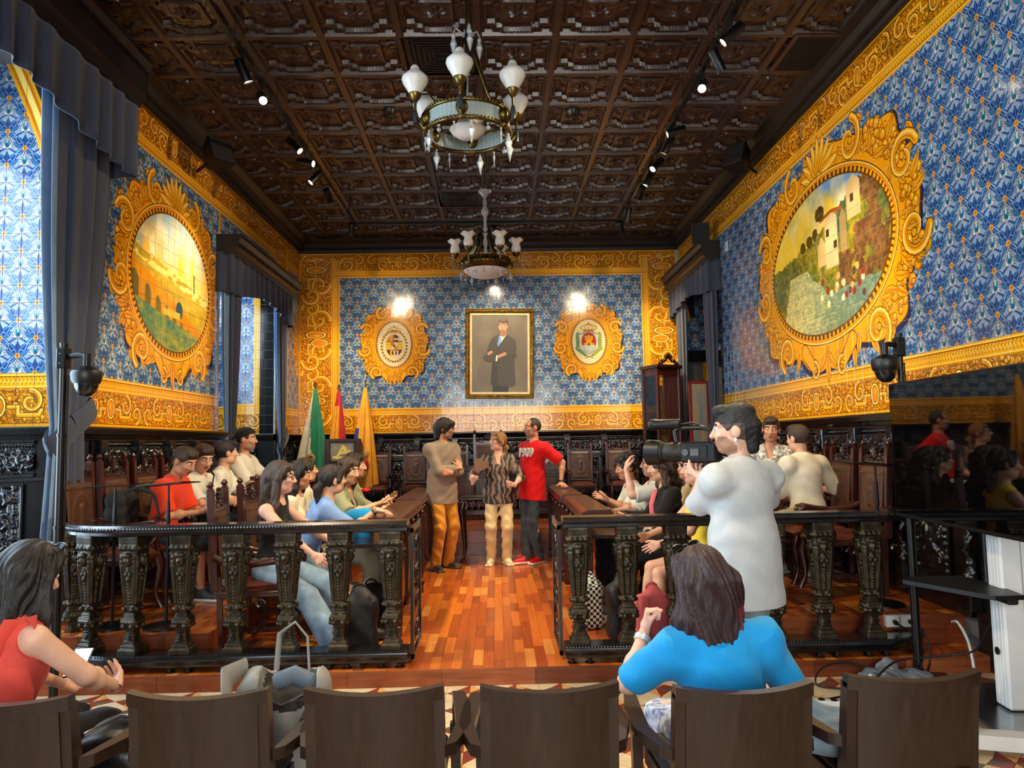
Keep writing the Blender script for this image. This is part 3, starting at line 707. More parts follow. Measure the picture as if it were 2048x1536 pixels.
def tile_mesh(name, axes, flip):
    """one glazed tile: a slightly proud plate with a chamfered rim, centre at the origin"""
    a, c, d = T / 2 - .0008, T / 2 - .0035, .004
    P = [(-a, -a, 0), (a, -a, 0), (a, a, 0), (-a, a, 0), (-c, -c, d), (c, -c, d), (c, c, d), (-c, c, d)]
    Fc = [(4, 5, 6, 7), (0, 1, 5, 4), (1, 2, 6, 5), (2, 3, 7, 6), (3, 0, 4, 7)]
    def tr(p):
        if axes == 'right': return (-p[2], -p[0], p[1])
        if axes == 'left': return (p[2], p[0], p[1])
        return (p[0], -p[2], p[1])
    return [tr(p) for p in P], Fc
def lay_tiles(parent, kind, u0, u1, fixed, m, near, hidden=lambda u, z: False, zlo=0):
    V, Fc = tile_mesh('tile', kind, False); me = None; R = np.random.RandomState(5)
    n = int(round((u1 - u0) / T)); cells = []
    for i in range(n):
        for j in range(zlo, NROW):
            u, z = u0 + (i + .5) * T, TZ0 + (j + .5) * T
            if not hidden(u, z): cells.append((near(u, z), u, z))
    cells.sort()
    pos = lambda u, z: (fixed, u, z) if kind in ('right', 'left') else (u, fixed, z)
    rest = MB()
    for q, (_, u, z) in enumerate(cells):
        p = pos(u, z); e = [R.normal(0, .0035) for _ in range(2)]
        rot = (0, e[0], e[1]) if kind in ('right', 'left') else (e[0], 0, e[1])
        if q < 300:
            if me is None:
                o = mesh_obj('tile', V, Fc, m, parent); me = o.data
            else:
                o = link(bpy.data.objects.new('tile', me), parent)
            o.location = p; o.rotation_euler = rot
        else:
            Mx = Matrix.Translation(p) @ (Matrix.Rotation(rot[2], 4, 'Z') @ Matrix.Rotation(rot[1], 4, 'Y') @ Matrix.Rotation(rot[0], 4, 'X'))
            rest.add([tuple(Mx @ Vector(v)) for v in V], Fc)
    if rest.n: tag(rest.build('tile_field', m, parent), kind='stuff')
def groutplane(parent, kind, u0, u1, fixed):
    b = MB(); e = .0015
    if kind == 'back': b.box(u0, u1, fixed - e, fixed, TZ0, ZT)
    elif kind == 'right': b.box(fixed - e, fixed, u0, u1, TZ0, ZT)
    else: b.box(fixed, fixed + e, u0, u1, TZ0, ZT)
    b.build('grout', GROUT, parent)
groutplane(WR, 'right', 3.4, 10.68, XR); lay_tiles(WR, 'right', 3.45, 3.45 + 49 * T, XR - .0015, M_TR, lambda u, z: u)
groutplane(WL, 'left', 6.1, 9.25, XL); lay_tiles(WL, 'left', 6.15, 6.15 + 21 * T, XL + .0015, M_TL, lambda u, z: u)
b_ = MB(); b_.box(XL, XR, YB - .0015, YB, TZ0, ZT); b_.build('grout', GROUT, WB)
lay_tiles(WB, 'back', XL, XL + 46 * T, YB - .0015, M_TB, lambda u, z: abs(u - .05) + abs(z - 3.3) * .8)
# reveals of the two left windows: far jambs face the camera
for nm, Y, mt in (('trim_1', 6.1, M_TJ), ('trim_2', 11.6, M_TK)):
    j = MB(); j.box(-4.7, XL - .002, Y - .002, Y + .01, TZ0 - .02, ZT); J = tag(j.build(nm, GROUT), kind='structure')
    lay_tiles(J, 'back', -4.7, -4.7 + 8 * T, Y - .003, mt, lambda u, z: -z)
# short returns of yellow tiles: right wall beyond the balcony door, left wall beside the back corner
for nm, x, y0, y1, kind, mt in (('trim_3', XR, 12.75, 12.97, 'right', M_TR), ('trim_4', XL, 11.6, 12.97, 'left', None)):
    if mt is None: mt = print_mat('glazed_tile_return', IM['back'], 'YZ', 11.55, TZ0, cvB.W / PPM, cvB.H / PPM, rough=.17)
    j = MB(); j.box(x - .003, x + .003, y0, y1, TZ0, ZT); J = tag(j.build(nm, GROUT), kind='structure'); sgn = -1 if kind == 'right' else 1
    lay_tiles(J, kind, y0, y0 + int((y1 - y0) / T) * T, x + sgn * .004, mt, lambda u, z: u)

# tiled border above the far left window and over the balcony door
for nm, kind, x, sg, y0 in (('trim_14', 'left', XL, 1, 9.25), ('trim_15', 'right', XR, -1, 3.45 + 49 * T)):
    j = MB(); j.box(x - .0015, x + .0015, y0, y0 + 16 * T, 4.28, ZT); J = tag(j.build(nm, GROUT), kind='structure')
    lay_tiles(J, kind, y0, y0 + 16 * T, x + sg * .002, M_TR, lambda u, z: u, zlo=17)
# ---------------------------------------------------------------- ceiling: stamped coffers, cornice
ce = MB(); ce.box(-4.72, XR + .95, -4.75, 13.25, ZC, ZC + .12); CEIL = tag(ce.build('ceiling', BROWNCEIL), kind='structure')
CX, CYP = .70, .675
def coffer():
    nx, ny = 56, 54; u = np.linspace(0, 1, nx); v = np.linspace(0, 1, ny); U, V = np.meshgrid(u, v)
    x, y = np.abs(U - .5), np.abs(V - .5); r = np.hypot(U - .5, V - .5); th = np.arctan2(V - .5, U - .5)
    def cross(e): return ((x < .40 + e) & (y < .20 + e)) | ((x < .20 + e) & (y < .40 + e)) | ((x < .30 + e) & (y < .30 + e))
    h = np.full(U.shape, .034)
    inner, outer = cross(-.02), cross(.02)
    h[outer] = .050; h[inner] = .004
    bead = outer & ~inner; h[bead] += .006 * (np.sin(U[bead] * 140) * np.sin(V[bead] * 140))
    n = fbm(ny, nx, 14, 2, 3); h[inner] += .016 * n[inner]
    sq = inner & (np.maximum(x, y) < .20); h[sq] = .022 + .012 * n[sq]
    fr = (np.abs(np.maximum(x, y) - .20) < .018) & inner; h[fr] = .034 + .004 * np.sin(U[fr] * 150) * np.sin(V[fr] * 150)
    ro = r < .155; h[ro] = .030 + .020 * np.cos(th[ro] * 8) * (r[ro] / .155) * (1 - r[ro] / .155) * 4 + .02 * (1 - r[ro] / .155)
    cs = (np.abs(x - .37) < .055) & (np.abs(y - .37) < .055); h[cs] = .006
    cs2 = (np.abs(x - .37) < .025) & (np.abs(y - .37) < .025); h[cs2] = .022
    bm = (x > .455) | (y > .455); h[bm] = .062
    P = np.stack([(U - .5) * CX, (V - .5) * CYP, -h], -1).reshape(-1, 3)
    i = np.arange(nx - 1); j = np.arange(ny - 1); I, J = np.meshgrid(i, j); a = (J * nx + I).ravel()
    return P, np.stack([a, a + nx, a + nx + 1, a + 1], 1)
cP, cF = coffer(); cme = None
for i in range(-1, 9):
    for j in range(-3, 10):
        if (i, j) in ((3, 0), (3, 6)): continue
        o = None
        if cme is None: o = mesh_obj('coffer', cP, cF, BROWNCEIL, CEIL); cme = o.data; smooth_by_angle(o, 28)
        else: o = link(bpy.data.objects.new('coffer', cme), CEIL)
        o.location = (-2.564 + CX * i, 6.6475 + CYP * j, ZC)
# the wide plain moulding between coffers and walls
prof = [(0, 5.04), (.03, 5.04), (.05, 5.09), (.045, 5.12), (.09, 5.13), (.12, 5.19), (.20, 5.235), (.22, 5.27), (.30, 5.275), (.30, 5.305), (0, 5.305)]
def molding(name, prof, seg, m, axis, kind='structure'):
    """profile (distance out from the wall, height) swept straight along a wall"""
    b = MB()
    for (u0, u1, f, sg) in seg:
        pl = [(f + sg * p, z) for p, z in prof]
        if axis == 'y': b.prism([(x, z) for x, z in pl][::-1 if sg > 0 else 1], u0, u1, 'y')
        else: b.prism([(x, z) for x, z in pl][::1 if sg < 0 else -1], u0, u1, 'x')
    o = b.build(name, m); smooth_by_angle(o, 30); return tag(o, kind=kind)
molding('trim_5', prof, [(-4.5, 13, XL, 1)], CORNICE, 'y'); molding('trim_6', prof, [(-4.5, 13, XR, -1)], CORNICE, 'y'); molding('trim_7', prof, [(XL, XR, YB, -1)], CORNICE, 'x')

# ---------------------------------------------------------------- carved black wainscot
def relief(w, h, nx, ny, paint, depth=.02, seed=0):
    """heightfield panel painted with strokes: returns verts (x, z, out) and faces"""
    cv = Cv(0, 0, w, h, max(nx / w, ny / h) * 1.0, (0, 0, 0)); paint(cv)
    H = cv.a[..., 0]; k = H
    for _ in range(2):
        k = np.pad(k, 1, mode='edge'); k = (k[1:-1, 1:-1] * 2 + k[:-2, 1:-1] + k[2:, 1:-1] + k[1:-1, :-2] + k[1:-1, 2:]) / 6
    ny, nx = k.shape; X, Z = np.meshgrid(np.linspace(0, w, nx), np.linspace(0, h, ny))
    P = np.stack([X, Z, k * depth], -1).reshape(-1, 3); I, J = np.meshgrid(np.arange(nx - 1), np.arange(ny - 1)); a = (J * nx + I).ravel()
    return P, np.stack([a, a + 1, a + nx + 1, a + nx], 1)
G = lambda v: (v, v, v)
def rspiral(cv, cx, cy, r, s, d, w, t=1.3):
    q = np.linspace(0, 1, 16); rr = r * (1 - .85 * q); an = s + d * q * t * 6.283
    P = list(zip(cx + rr * np.cos(an), cy + rr * np.sin(an))); cv.stroke(P, w, G(.7), w * .5); cv.stroke(P, w * .5, G(1), w * .25)
def paint_panel(cv):
    w, h = cv.w, cv.h
    cv.rect(0, w, 0, h, G(.55)); cv.rect(.035, w - .035, .035, h - .035, G(.1))
    for k in range(int(h / .05)):
        for x in (.075, w - .075): cv.ell(x, .05 + k * .05, .018, .022, G(.5 + .3 * (k % 2)))
    cv.rect(.11, w - .11, .10, h - .10, G(.45)); cv.rect(.125, w - .125, .115, h - .115, G(.05))
    c = w / 2
    cv.stroke([(c, .15), (c, h - .16)], .03, G(.6)); cv.ell(c, h * .62, .07, .09, G(.7)); cv.ell(c, h * .62, .035, .05, G(1)); cv.ell(c, h * .3, .06, .07, G(.75))
    for sg in (-1, 1):
        for y, r in ((h * .2, .075), (h * .42, .08), (h * .62, .09), (h * .84, .075)):
            rspiral(cv, c + sg * w * .17, y, r, 0 if sg > 0 else 3.14, sg, .034)
            cv.leaf(c + sg * .04, y - .05, 1.57 - sg * .7, .16, .05, G(.8), sg); cv.leaf(c + sg * .04, y + .08, -1.57 + sg * .7, .15, .05, G(.6), -sg)
def paint_frieze(cv):
    w, h = cv.w, cv.h; R = np.random.RandomState(3)
    cv.rect(0, w, 0, h, G(.1)); cv.rect(0, w, 0, .025, G(.7)); cv.rect(0, w, h - .03, h, G(.7))
    for k in range(int(w / .026)): cv.ell(.013 + k * .026, h - .045, .010, .013, G(.9))
    for k in range(3):
        x = w * (k + .5) / 3
        for sg in (-1, 1):
            rspiral(cv, x + sg * w * .085, h * .45, h * .23, 0 if sg > 0 else 3.14, sg if k % 2 else -sg, .04); cv.leaf(x, h * .2, 1.57 - sg * .8, h * .55, .05, G(.85), sg * .8)
        cv.ell(x, h * .5, .03, .05, G(1))
    for q in range(50): cv.ell(R.uniform(0, w), R.uniform(.05, h - .08), R.uniform(.008, .018), R.uniform(.008, .018), G(R.uniform(.5, 1)))
BAY = .66
pnP, pnF = relief(.50, .84, 72, 120, paint_panel, .030); frP, frF = relief(BAY, .30, 120, 55, paint_frieze, .034)
def column_mesh():
    b = MB(); b.box(-.05, .05, -.09, 0, 0, .22, .008); b.lathe([(.045, .22), (.05, .24), (.04, .26)], (0, -.05, 0), 12)
    n, m_ = 12, 44; v = []; f = []
    for i in range(m_ + 1):
        z = .26 + .62 * i / m_; ph = 2 * math.pi * 2.6 * i / m_; cx, cy = .013 * math.cos(ph), .013 * math.sin(ph)
        for k in range(n):
            a = 2 * math.pi * k / n; r = .032 + .005 * math.sin(a * 3 + ph * 3) + .003 * math.sin(i * 2.1 + k * 1.9)
            v.append((cx + r * math.cos(a), -.05 + cy + r * math.sin(a), z))
    for i in range(m_):
        for k in range(n): k2 = (k + 1) % n; f.append((i * n + k, i * n + k2, (i + 1) * n + k2, (i + 1) * n + k))
    b.add(v, f); b.lathe([(.034, .88), (.04, .90), (.05, .94), (.055, .97)], (0, -.05, 0), 12)
    for sg in (-1, 1): b.ball((sg * .045, -.085, .945), .022, 8)
    b.box(-.07, .07, -.11, 0, .97, 1.0, .006); b.box(-.06, .06, -.10, 0, 1.0, 1.30, .01)
    b.ball((0, -.11, 1.16), .04, 8, (1, .6, 1.3)); b.tube([(-.045, -.105, 1.24), (-.05, -.11, 1.15), (0, -.115, 1.06), (.05, -.11, 1.15), (.045, -.105, 1.24)], .009, 6)
    return b
colB = column_mesh(); cmeshes = {}
def wainscot(name, origin, rz, length, zbase):
    """bays of carved panel, frieze and twisted column under a moulded cap; local x along the wall, -y out into the room"""
    L = length; b = MB(); b.box(0, L, -.03, 0, 0, 1.79 - zbase); b.box(0, L, -.05, 0, 0, .16, .01); zt = 1.79 - zbase
    b.prism([(0, zt), (0, zt - .10), (-.06, zt - .10), (-.075, zt - .07), (-.10, zt - .06), (-.12, zt - .015), (-.12, zt)][::-1], 0, L, 'x'); b.box(0, L, -.07, 0, zt - .445, zt - .415, .005)
    o = tag(b.build(name, BLACKWOOD), kind='structure'); o.location = (*origin, zbase); o.rotation_euler = (0, 0, rz)
    n = int(L / BAY); off = (L - n * BAY) / 2
    for k in range(n):
        x = off + k * BAY
        for key, P, Fq, x0, z0 in (('panel', pnP, pnF, .08, zt - 1.30), ('frieze', frP, frF, 0, zt - .405)):
            if key not in cmeshes:
                q = mesh_obj(key, np.stack([P[:, 0], -P[:, 2], P[:, 1]], 1), Fq, BLACKWOOD, o, smooth=True); cmeshes[key] = q.data
            else: q = link(bpy.data.objects.new(key, cmeshes[key]), o)
            q.location = (x + x0, -.031, z0)
        if 'column' not in cmeshes:
            q = colB.build('column', BLACKWOOD, o, 50); cmeshes['column'] = q.data
        else: q = link(bpy.data.objects.new('column', cmeshes['column']), o)
        q.location = (x, -.03, zt - 1.30 - .11)
    return o
wainscot('trim_8', (XL, YB), 0, XR - XL, .43)
wainscot('trim_9', (XL, 6.1), math.pi / 2, 3.2, .32).location.z = .32
wainscot('trim_10', (XR, 10.65), -math.pi / 2, 5.5, .32)
wainscot('trim_11', (XR, 5.1), -math.pi / 2, 4.0, .0)
wainscot('trim_12', (-4.7, 6.1), 0, 1.2, .32); wainscot('trim_13', (-4.7, 11.6), 0, 1.2, .43); wainscot('trim_16', (XL, 11.6), math.pi / 2, 1.38, .43)

# ---------------------------------------------------------------- windows of the left wall (frame, glazing bars, panes)
def glass_mat():
    m = bpy.data.materials.new('clear_pane'); m.use_nodes = True; N = m.node_tree.nodes; L = m.node_tree.links; N.remove(N['Principled BSDF'])
    t = N.new('ShaderNodeBsdfTransparent'); t.inputs[0].default_value = (.93, .96, .96, 1); g = N.new('ShaderNodeBsdfGlossy'); g.inputs['Roughness'].default_value = .03; fz = N.new('ShaderNodeFresnel'); fz.inputs[0].default_value = 1.45
    mx = N.new('ShaderNodeMixShader'); L.new(fz.outputs[0], mx.inputs[0]); L.new(t.outputs[0], mx.inputs[1]); L.new(g.outputs[0], mx.inputs[2]); L.new(mx.outputs[0], N['Material Output'].inputs[0]); return m
PANE = glass_mat()
for k, (y0, y1) in enumerate(((2.75, 6.1), (9.25, 11.6), (-3.6, -.2))):
    b = MB(); zt = 4.75; X = -4.58; n = 4; w_ = (y1 - y0) / n
    for i in range(n + 1): y = y0 + i * w_; b.box(X - .03, X + .03, max(y0, y - .035), min(y1, y + .035), 0, zt, .006)
    for z in (.0, .9, 2.1, 3.3, 4.62): b.box(X - .025, X + .025, y0, y1, z, z + .06, .005)
    o = tag(b.build('window_%d' % (k + 1), BLACKWOOD), kind='structure')
    for i in range(n): p = MB(); p.box(X - .003, X + .003, y0 + i * w_ + .03, y0 + (i + 1) * w_ - .03, .05, zt - .05); p.build('pane', PANE, o)
# balcony doors behind the photographer
b = MB()
for x in (-2.4, -1.2, 0, 1.2, 2.4): b.box(max(-2.4, x - .05), min(2.4, x + .05), -4.68, -4.60, 0, 4.1, .006)
for z in (0, 1.0, 2.9, 4.0): b.box(-2.4, 2.4, -4.67, -4.61, z, z + .1, .005)
o = tag(b.build('door_1', BLACKWOOD), kind='structure')
p = MB(); p.box(-2.36, 2.36, -4.645, -4.64, .05, 4.05); p.build('pane', PANE, o)

# ---------------------------------------------------------------- floors
TERRA = mat('red_cement_tile', (.56, .20, .13), .35, var=.12, scale=5); CREAM = mat('cream_cement_tile', (.84, .74, .58), .38, var=.08, scale=5); GREYT = mat('grey_cement_tile', (.34, .31, .29), .38, var=.12, scale=5); OCHRE = mat('ochre_cement_tile', (.83, .62, .36), .38, var=.1, scale=5)
fl = MB(); fl.box(-4.72, XR + .95, -4.75, 13.25, -.15, -.006); FLOOR = tag(fl.build('floor', mat('cement_bed', (.5, .46, .4), .8)), kind='structure')
def floor_pieces():
    c = .30; h = c / 2
    def star(ox, oy):
        out = []
        # eight pieces of a pinwheel star, four corner kites
        for q in range(4):
            a = q * math.pi / 2; ca, sa = math.cos(a), math.sin(a); R_ = lambda p: (ox + h + p[0] * ca - p[1] * sa, oy + h + p[0] * sa + p[1] * ca)
            out.append(([R_(p) for p in ((0, 0), (h * .42, -h * .42 * .0), (h, 0), (h * .45, h * .45))], 0))
            out.append(([R_(p) for p in ((0, 0), (h * .45, h * .45), (0, h), (0, h * .42))], 2 if q % 2 else 3))
            out.append(([R_(p) for p in ((h, 0), (h, h), (h * .45, h * .45))], 1)); out.append(([R_(p) for p in ((h, h), (0, h), (h * .45, h * .45))], 1))
        return out
    pcs = []
    for i in range(-13, 14):
        for j in range(0, 13):
            pcs += star(i * c - .05, 4.985 - .30 * (j + 1))
    return pcs
def inset(poly, e):
    cx, cy = sum(p[0] for p in poly) / len(poly), sum(p[1] for p in poly) / len(poly); r = max(math.hypot(p[0] - cx, p[1] - cy) for p in poly)
    return [(cx + (p[0] - cx) * (1 - e / r), cy + (p[1] - cy) * (1 - e / r)) for p in poly]
pcs = [p for p in floor_pieces() if XL - 1.2 < sum(q[0] for q in p[0]) / len(p[0]) < XR]
def fvis(p):
    x = sum(q[0] for q in p[0]) / len(p[0]); y = sum(q[1] for q in p[0]) / len(p[0])
    return (-10 if (abs(x - .0) < .55 and y > 2.3) or (1.6 < x < 2.8 and y > 2.4) or (y > 4.3 and abs(x) < 3) else 0) - y
pcs.sort(key=fvis); rest = [MB() for _ in range(4)]; FM = [TERRA, CREAM, GREYT, OCHRE]
def area(poly): return sum(poly[i][0] * poly[(i + 1) % len(poly)][1] - poly[(i + 1) % len(poly)][0] * poly[i][1] for i in range(len(poly)))
for k, (poly, c) in enumerate(pcs):
    poly = inset(poly, .003); poly = poly if area(poly) > 0 else poly[::-1]
    if k < 300: b = MB(); b.prism(poly, -.006, 0 + .0004 * (k % 3)); b.build('tile', FM[c], FLOOR)
    else: rest[c].prism(poly, -.006, 0)
for c in range(4): tag(rest[c].build('tile_field', FM[c], FLOOR), kind='stuff')
# plank stage, side platforms, dais
WOODS = [mat('jatoba_plank_' + n_, c, .26, var=.10, scale=5, stretch=(9, .5, 9), coat=.25, bump=.02) for n_, c in (('red', (.74, .35, .12)), ('orange', (.84, .45, .15)), ('brown', (.65, .30, .11)), ('gold', (.90, .58, .25)))]
WOODX = [mat('jatoba_board_' + n_, c, .30, var=.22, scale=5, stretch=(.7, 9, 9), coat=.15) for n_, c in (('red', (.56, .27, .14)), ('orange', (.64, .34, .18)), ('brown', (.48, .23, .12)))]
UNDER = mat('dark_joint', (.16, .08, .05), .7)
ZS, ZP, ZD = .11, .32, .43
def deck(name, x0, x1, y0, y1, z0, z1, vis, n_parts, along='y', pw=.072, pl=.42, seed=0):
    b = MB(); b.box(x0, x1, y0, y1, z0, z1 - .006); S = tag(b.build(name, UNDER), kind='structure')
    R = np.random.RandomState(seed); items = []
    if along == 'y': U0, U1, V0, V1 = x0, x1, y0, y1
    else: U0, U1, V0, V1 = y0, y1, x0, x1
    nu = max(1, int(round((U1 - U0) / pw))); pu = (U1 - U0) / nu
    for i in range(nu):
        v = V0 - R.uniform(0, pl)
        while v < V1:
            v2 = v + pl * R.uniform(.75, 1.3); a, c = max(v, V0), min(v2, V1)
            if c - a > .02:
                u = U0 + (i + .5) * pu; q = (u, (a + c) / 2) if along == 'y' else ((a + c) / 2, u)
                items.append((vis(*q), U0 + i * pu, U0 + (i + 1) * pu, a, c))
            v = v2
    items.sort(key=lambda t: t[0]); WM = WOODS if along == 'y' else WOODX; rest = [MB() for _ in WM]
    for k, (_, a, c, d, e) in enumerate(items):
        g = .0007; w_ = R.choice(len(WM), p=[.38, .30, .22, .10] if along == 'y' else None); up_ = z1 + R.uniform(-.0006, .0006)
        q = (a + g, c - g, d + g, e - g, z1 - .007, up_) if along == 'y' else (d + g, e - g, a + g, c - g, z1 - .007, up_)
        if k < n_parts: b = MB(); b.box(*q); b.build('plank', WM[w_], S)
        else: rest[w_].box(*q)
    for r_, m_ in zip(rest, WM):
        if r_.n: tag(r_.build('plank_field', m_, S), kind='stuff')
    return S
def boards(S, x0, x1, z0, z1, y, n, rows=1, normal='-y', th=.012):
    """facing boards on a riser"""
    R = np.random.RandomState(int(abs(y * 100)))
    for r_ in range(rows):
        xs = np.linspace(x0, x1, n + 1)
        for i in range(n):
            b = MB(); za, zb = z0 + (z1 - z0) * r_ / rows, z0 + (z1 - z0) * (r_ + 1) / rows
            if normal == '-y': b.box(xs[i] + .001, xs[i + 1] - .001, y - th, y, za + .001, zb - .001, .001)
            else: b.box(y, y + th if normal == '+x' else y - th, xs[i] + .001, xs[i + 1] - .001, za + .001, zb - .001) if normal == '+x' else b.box(y - th, y, xs[i] + .001, xs[i + 1] - .001, za + .001, zb - .001)
            b.build('board', WOODX[R.randint(3)], S)
STAGE = deck('platform', -3.5, 3.34, 4.985, 13.0, 0, ZS, lambda x, y: (0 if abs(x) < .75 else 20) + y, 300, seed=1)
boards(STAGE, -3.5, 3.34, 0, ZS, 4.985, 11)
PL = deck('platform', -3.5, -2.02, 5.22, 9.9, ZS, ZP, lambda x, y: y, 110, seed=2); boards(PL, -3.5, -2.02, ZS, ZP, 5.22, 5); boards(PL, 5.22, 9.9, ZS, ZP, -2.02, 8, normal='+x')
PR = deck('platform', 2.0, 3.34, 5.30, 9.9, ZS, ZP, lambda x, y: y, 110, seed=3); boards(PR, 2.0, 3.34, ZS, ZP, 5.30, 4); boards(PR, 5.30, 9.9, ZS, ZP, 2.0, 8, normal='-x')
DA = deck('platform', -3.5, 3.34, 9.9, 13.0, ZS, ZD, lambda x, y: y, 60, along='x', seed=4); boards(DA, -3.5, 3.34, ZS, ZD, 9.9, 12, rows=2)
# =================================================================== furniture and fittings
MAHOG = mat('dark_mahogany', (.27, .105, .065), .28, var=.25, scale=6, stretch=(8, 8, 1.2), coat=.3)
MAHOGD = mat('deep_mahogany', (.185, .075, .05), .28, var=.25, scale=6, stretch=(8, 8, 1.2), coat=.3)
LEATHER = mat('embossed_brown_leather', (.33, .20, .13), .42, var=.2, scale=14, bump=.12, bscale=120)
OXBLOOD = mat('oxblood_leather', (.40, .17, .12), .34, var=.15, scale=10, bump=.08, bscale=140)
BRASS = mat('aged_brass', (.50, .41, .22), .34, 1.0, var=.3, scale=20)
BRONZE = mat('bronze_baluster', (.285, .25, .19), .38, .65, var=.3, scale=16, bump=.1, bscale=70)
IRON = mat('black_lacquered_rail', (.075, .075, .08), .22, var=.2, scale=20, coat=.4)
BLACKP = mat('black_plastic', (.035, .035, .038), .42, var=.1); BLACKM = mat('black_metal', (.05, .05, .055), .35, .3)
STEEL = mat('steel', (.72, .73, .74), .25, 1.0); WHITEP = mat('white_plastic', (.86, .86, .85), .4, var=.04); RUBBER = mat('black_rubber', (.03, .03, .03), .6)
VELVET = mat('blue_velvet', (.19, .235, .335), .8, var=.2, scale=10, stretch=(8, 8, .6), sheen=.25); VELVETG = mat('grey_blue_velvet', (.25, .27, .33), .8, var=.15, scale=10, stretch=(8, 8, .6), sheen=.25)
LINING = mat('pale_blue_lining', (.50, .63, .78), .75, var=.1)
CRYST = mat('cut_crystal', (.92, .95, .95), .06, trans=.55, spec=.9, var=.02); FROST = mat('frosted_glass_shade', (.93, .92, .88), .35, var=.05, subs=.1)
GILT = mat('gilded_frame', (.72, .52, .18), .30, .85, var=.45, scale=40, bump=.3, bscale=60)

# ---------------------------------------------------------------- balustrade
def baluster_solid():
    s = Solid((-.10, -.10, 0), (.10, .10, .79), .0062)
    def frus(z0, z1, a, b, k=.004):
        n = max(1, int((z1 - z0) / .02))
        for i in range(n):
            za, zb = z0 + (z1 - z0) * i / n, z0 + (z1 - z0) * (i + 1) / n; h = a + (b - a) * (i + .5) / n
            s.box((0, 0, (za + zb) / 2), (h, h, (zb - za) / 2 + .003), rd=.004, k=k)
    frus(0, .035, .068, .068); frus(.035, .085, .062, .036, .006); frus(.085, .155, .033, .033); frus(.155, .20, .034, .052); frus(.20, .225, .056, .056); frus(.225, .24, .060, .052)
    frus(.24, .285, .046, .031); frus(.285, .315, .036, .044); frus(.315, .63, .038, .062); frus(.63, .70, .064, .066); frus(.70, .725, .060, .068); frus(.725, .79, .070, .074)
    for a in range(4):
        c, n = math.cos(a * math.pi / 2), math.sin(a * math.pi / 2); P = lambda x, d, z: (x * c + d * n, x * n - d * c, z); R = np.array([[c, n, 0], [-n, c, 0], [0, 0, 1]]) if False else None
        for sg in (-1, 1):
            s.cap(P(sg * .032, .045, .335), P(sg * .05, .064, .60), .007, .010, .004)       # flutes
            s.ell(P(sg * .028, .050, .298), (.017, .017, .017), k=.004); s.ell(P(sg * .030, .056, .185), (.016, .016, .016), k=.004)
            for z, r in ((.585, .013), (.615, .015), (.645, .016)): s.ell(P(sg * .047, .062, z), (r, r, r), k=.004)   # curls beside the face
            s.ell(P(sg * .05, .068, .708), (.02, .016, .016), k=.004); s.ell(P(sg * .018, .068, .708), (.018, .016, .016), k=.004)
        for q in range(9): s.ell(P(0, .040 + .0022 * q, .34 + q * .021), (.011, .011, .010), k=.003)
        for q in range(5): s.ell(P(-.04 + .02 * q, .057, .212), (.011, .008, .014), k=.003)
        for x, z in ((0, .50), (.016, .53), (-.016, .53), (0, .555)): s.ell(P(x, .060, z), (.014, .014, .017), k=.004)
        s.ell(P(0, .066, .622), (.028, .028, .037), k=.004); s.cap(P(0, .093, .632), P(0, .096, .614), .005, .007, .003); s.ell(P(0, .082, .597), (.011, .012, .010), k=.004)
        s.ell(P(0, .075, .660), (.034, .024, .018), k=.005)
        for sg in (-1, 1): s.ell(P(sg * .012, .094, .633), (.0065, .006, .006), sub=True, k=.003)
        for q in range(5): s.box(P(0, .034, .10 + q * .011), (.02, .02, .002), rd=.001, k=.001)
    return s
bs = baluster_solid(); bV, bF = bs.mesh(); BAL = [None]
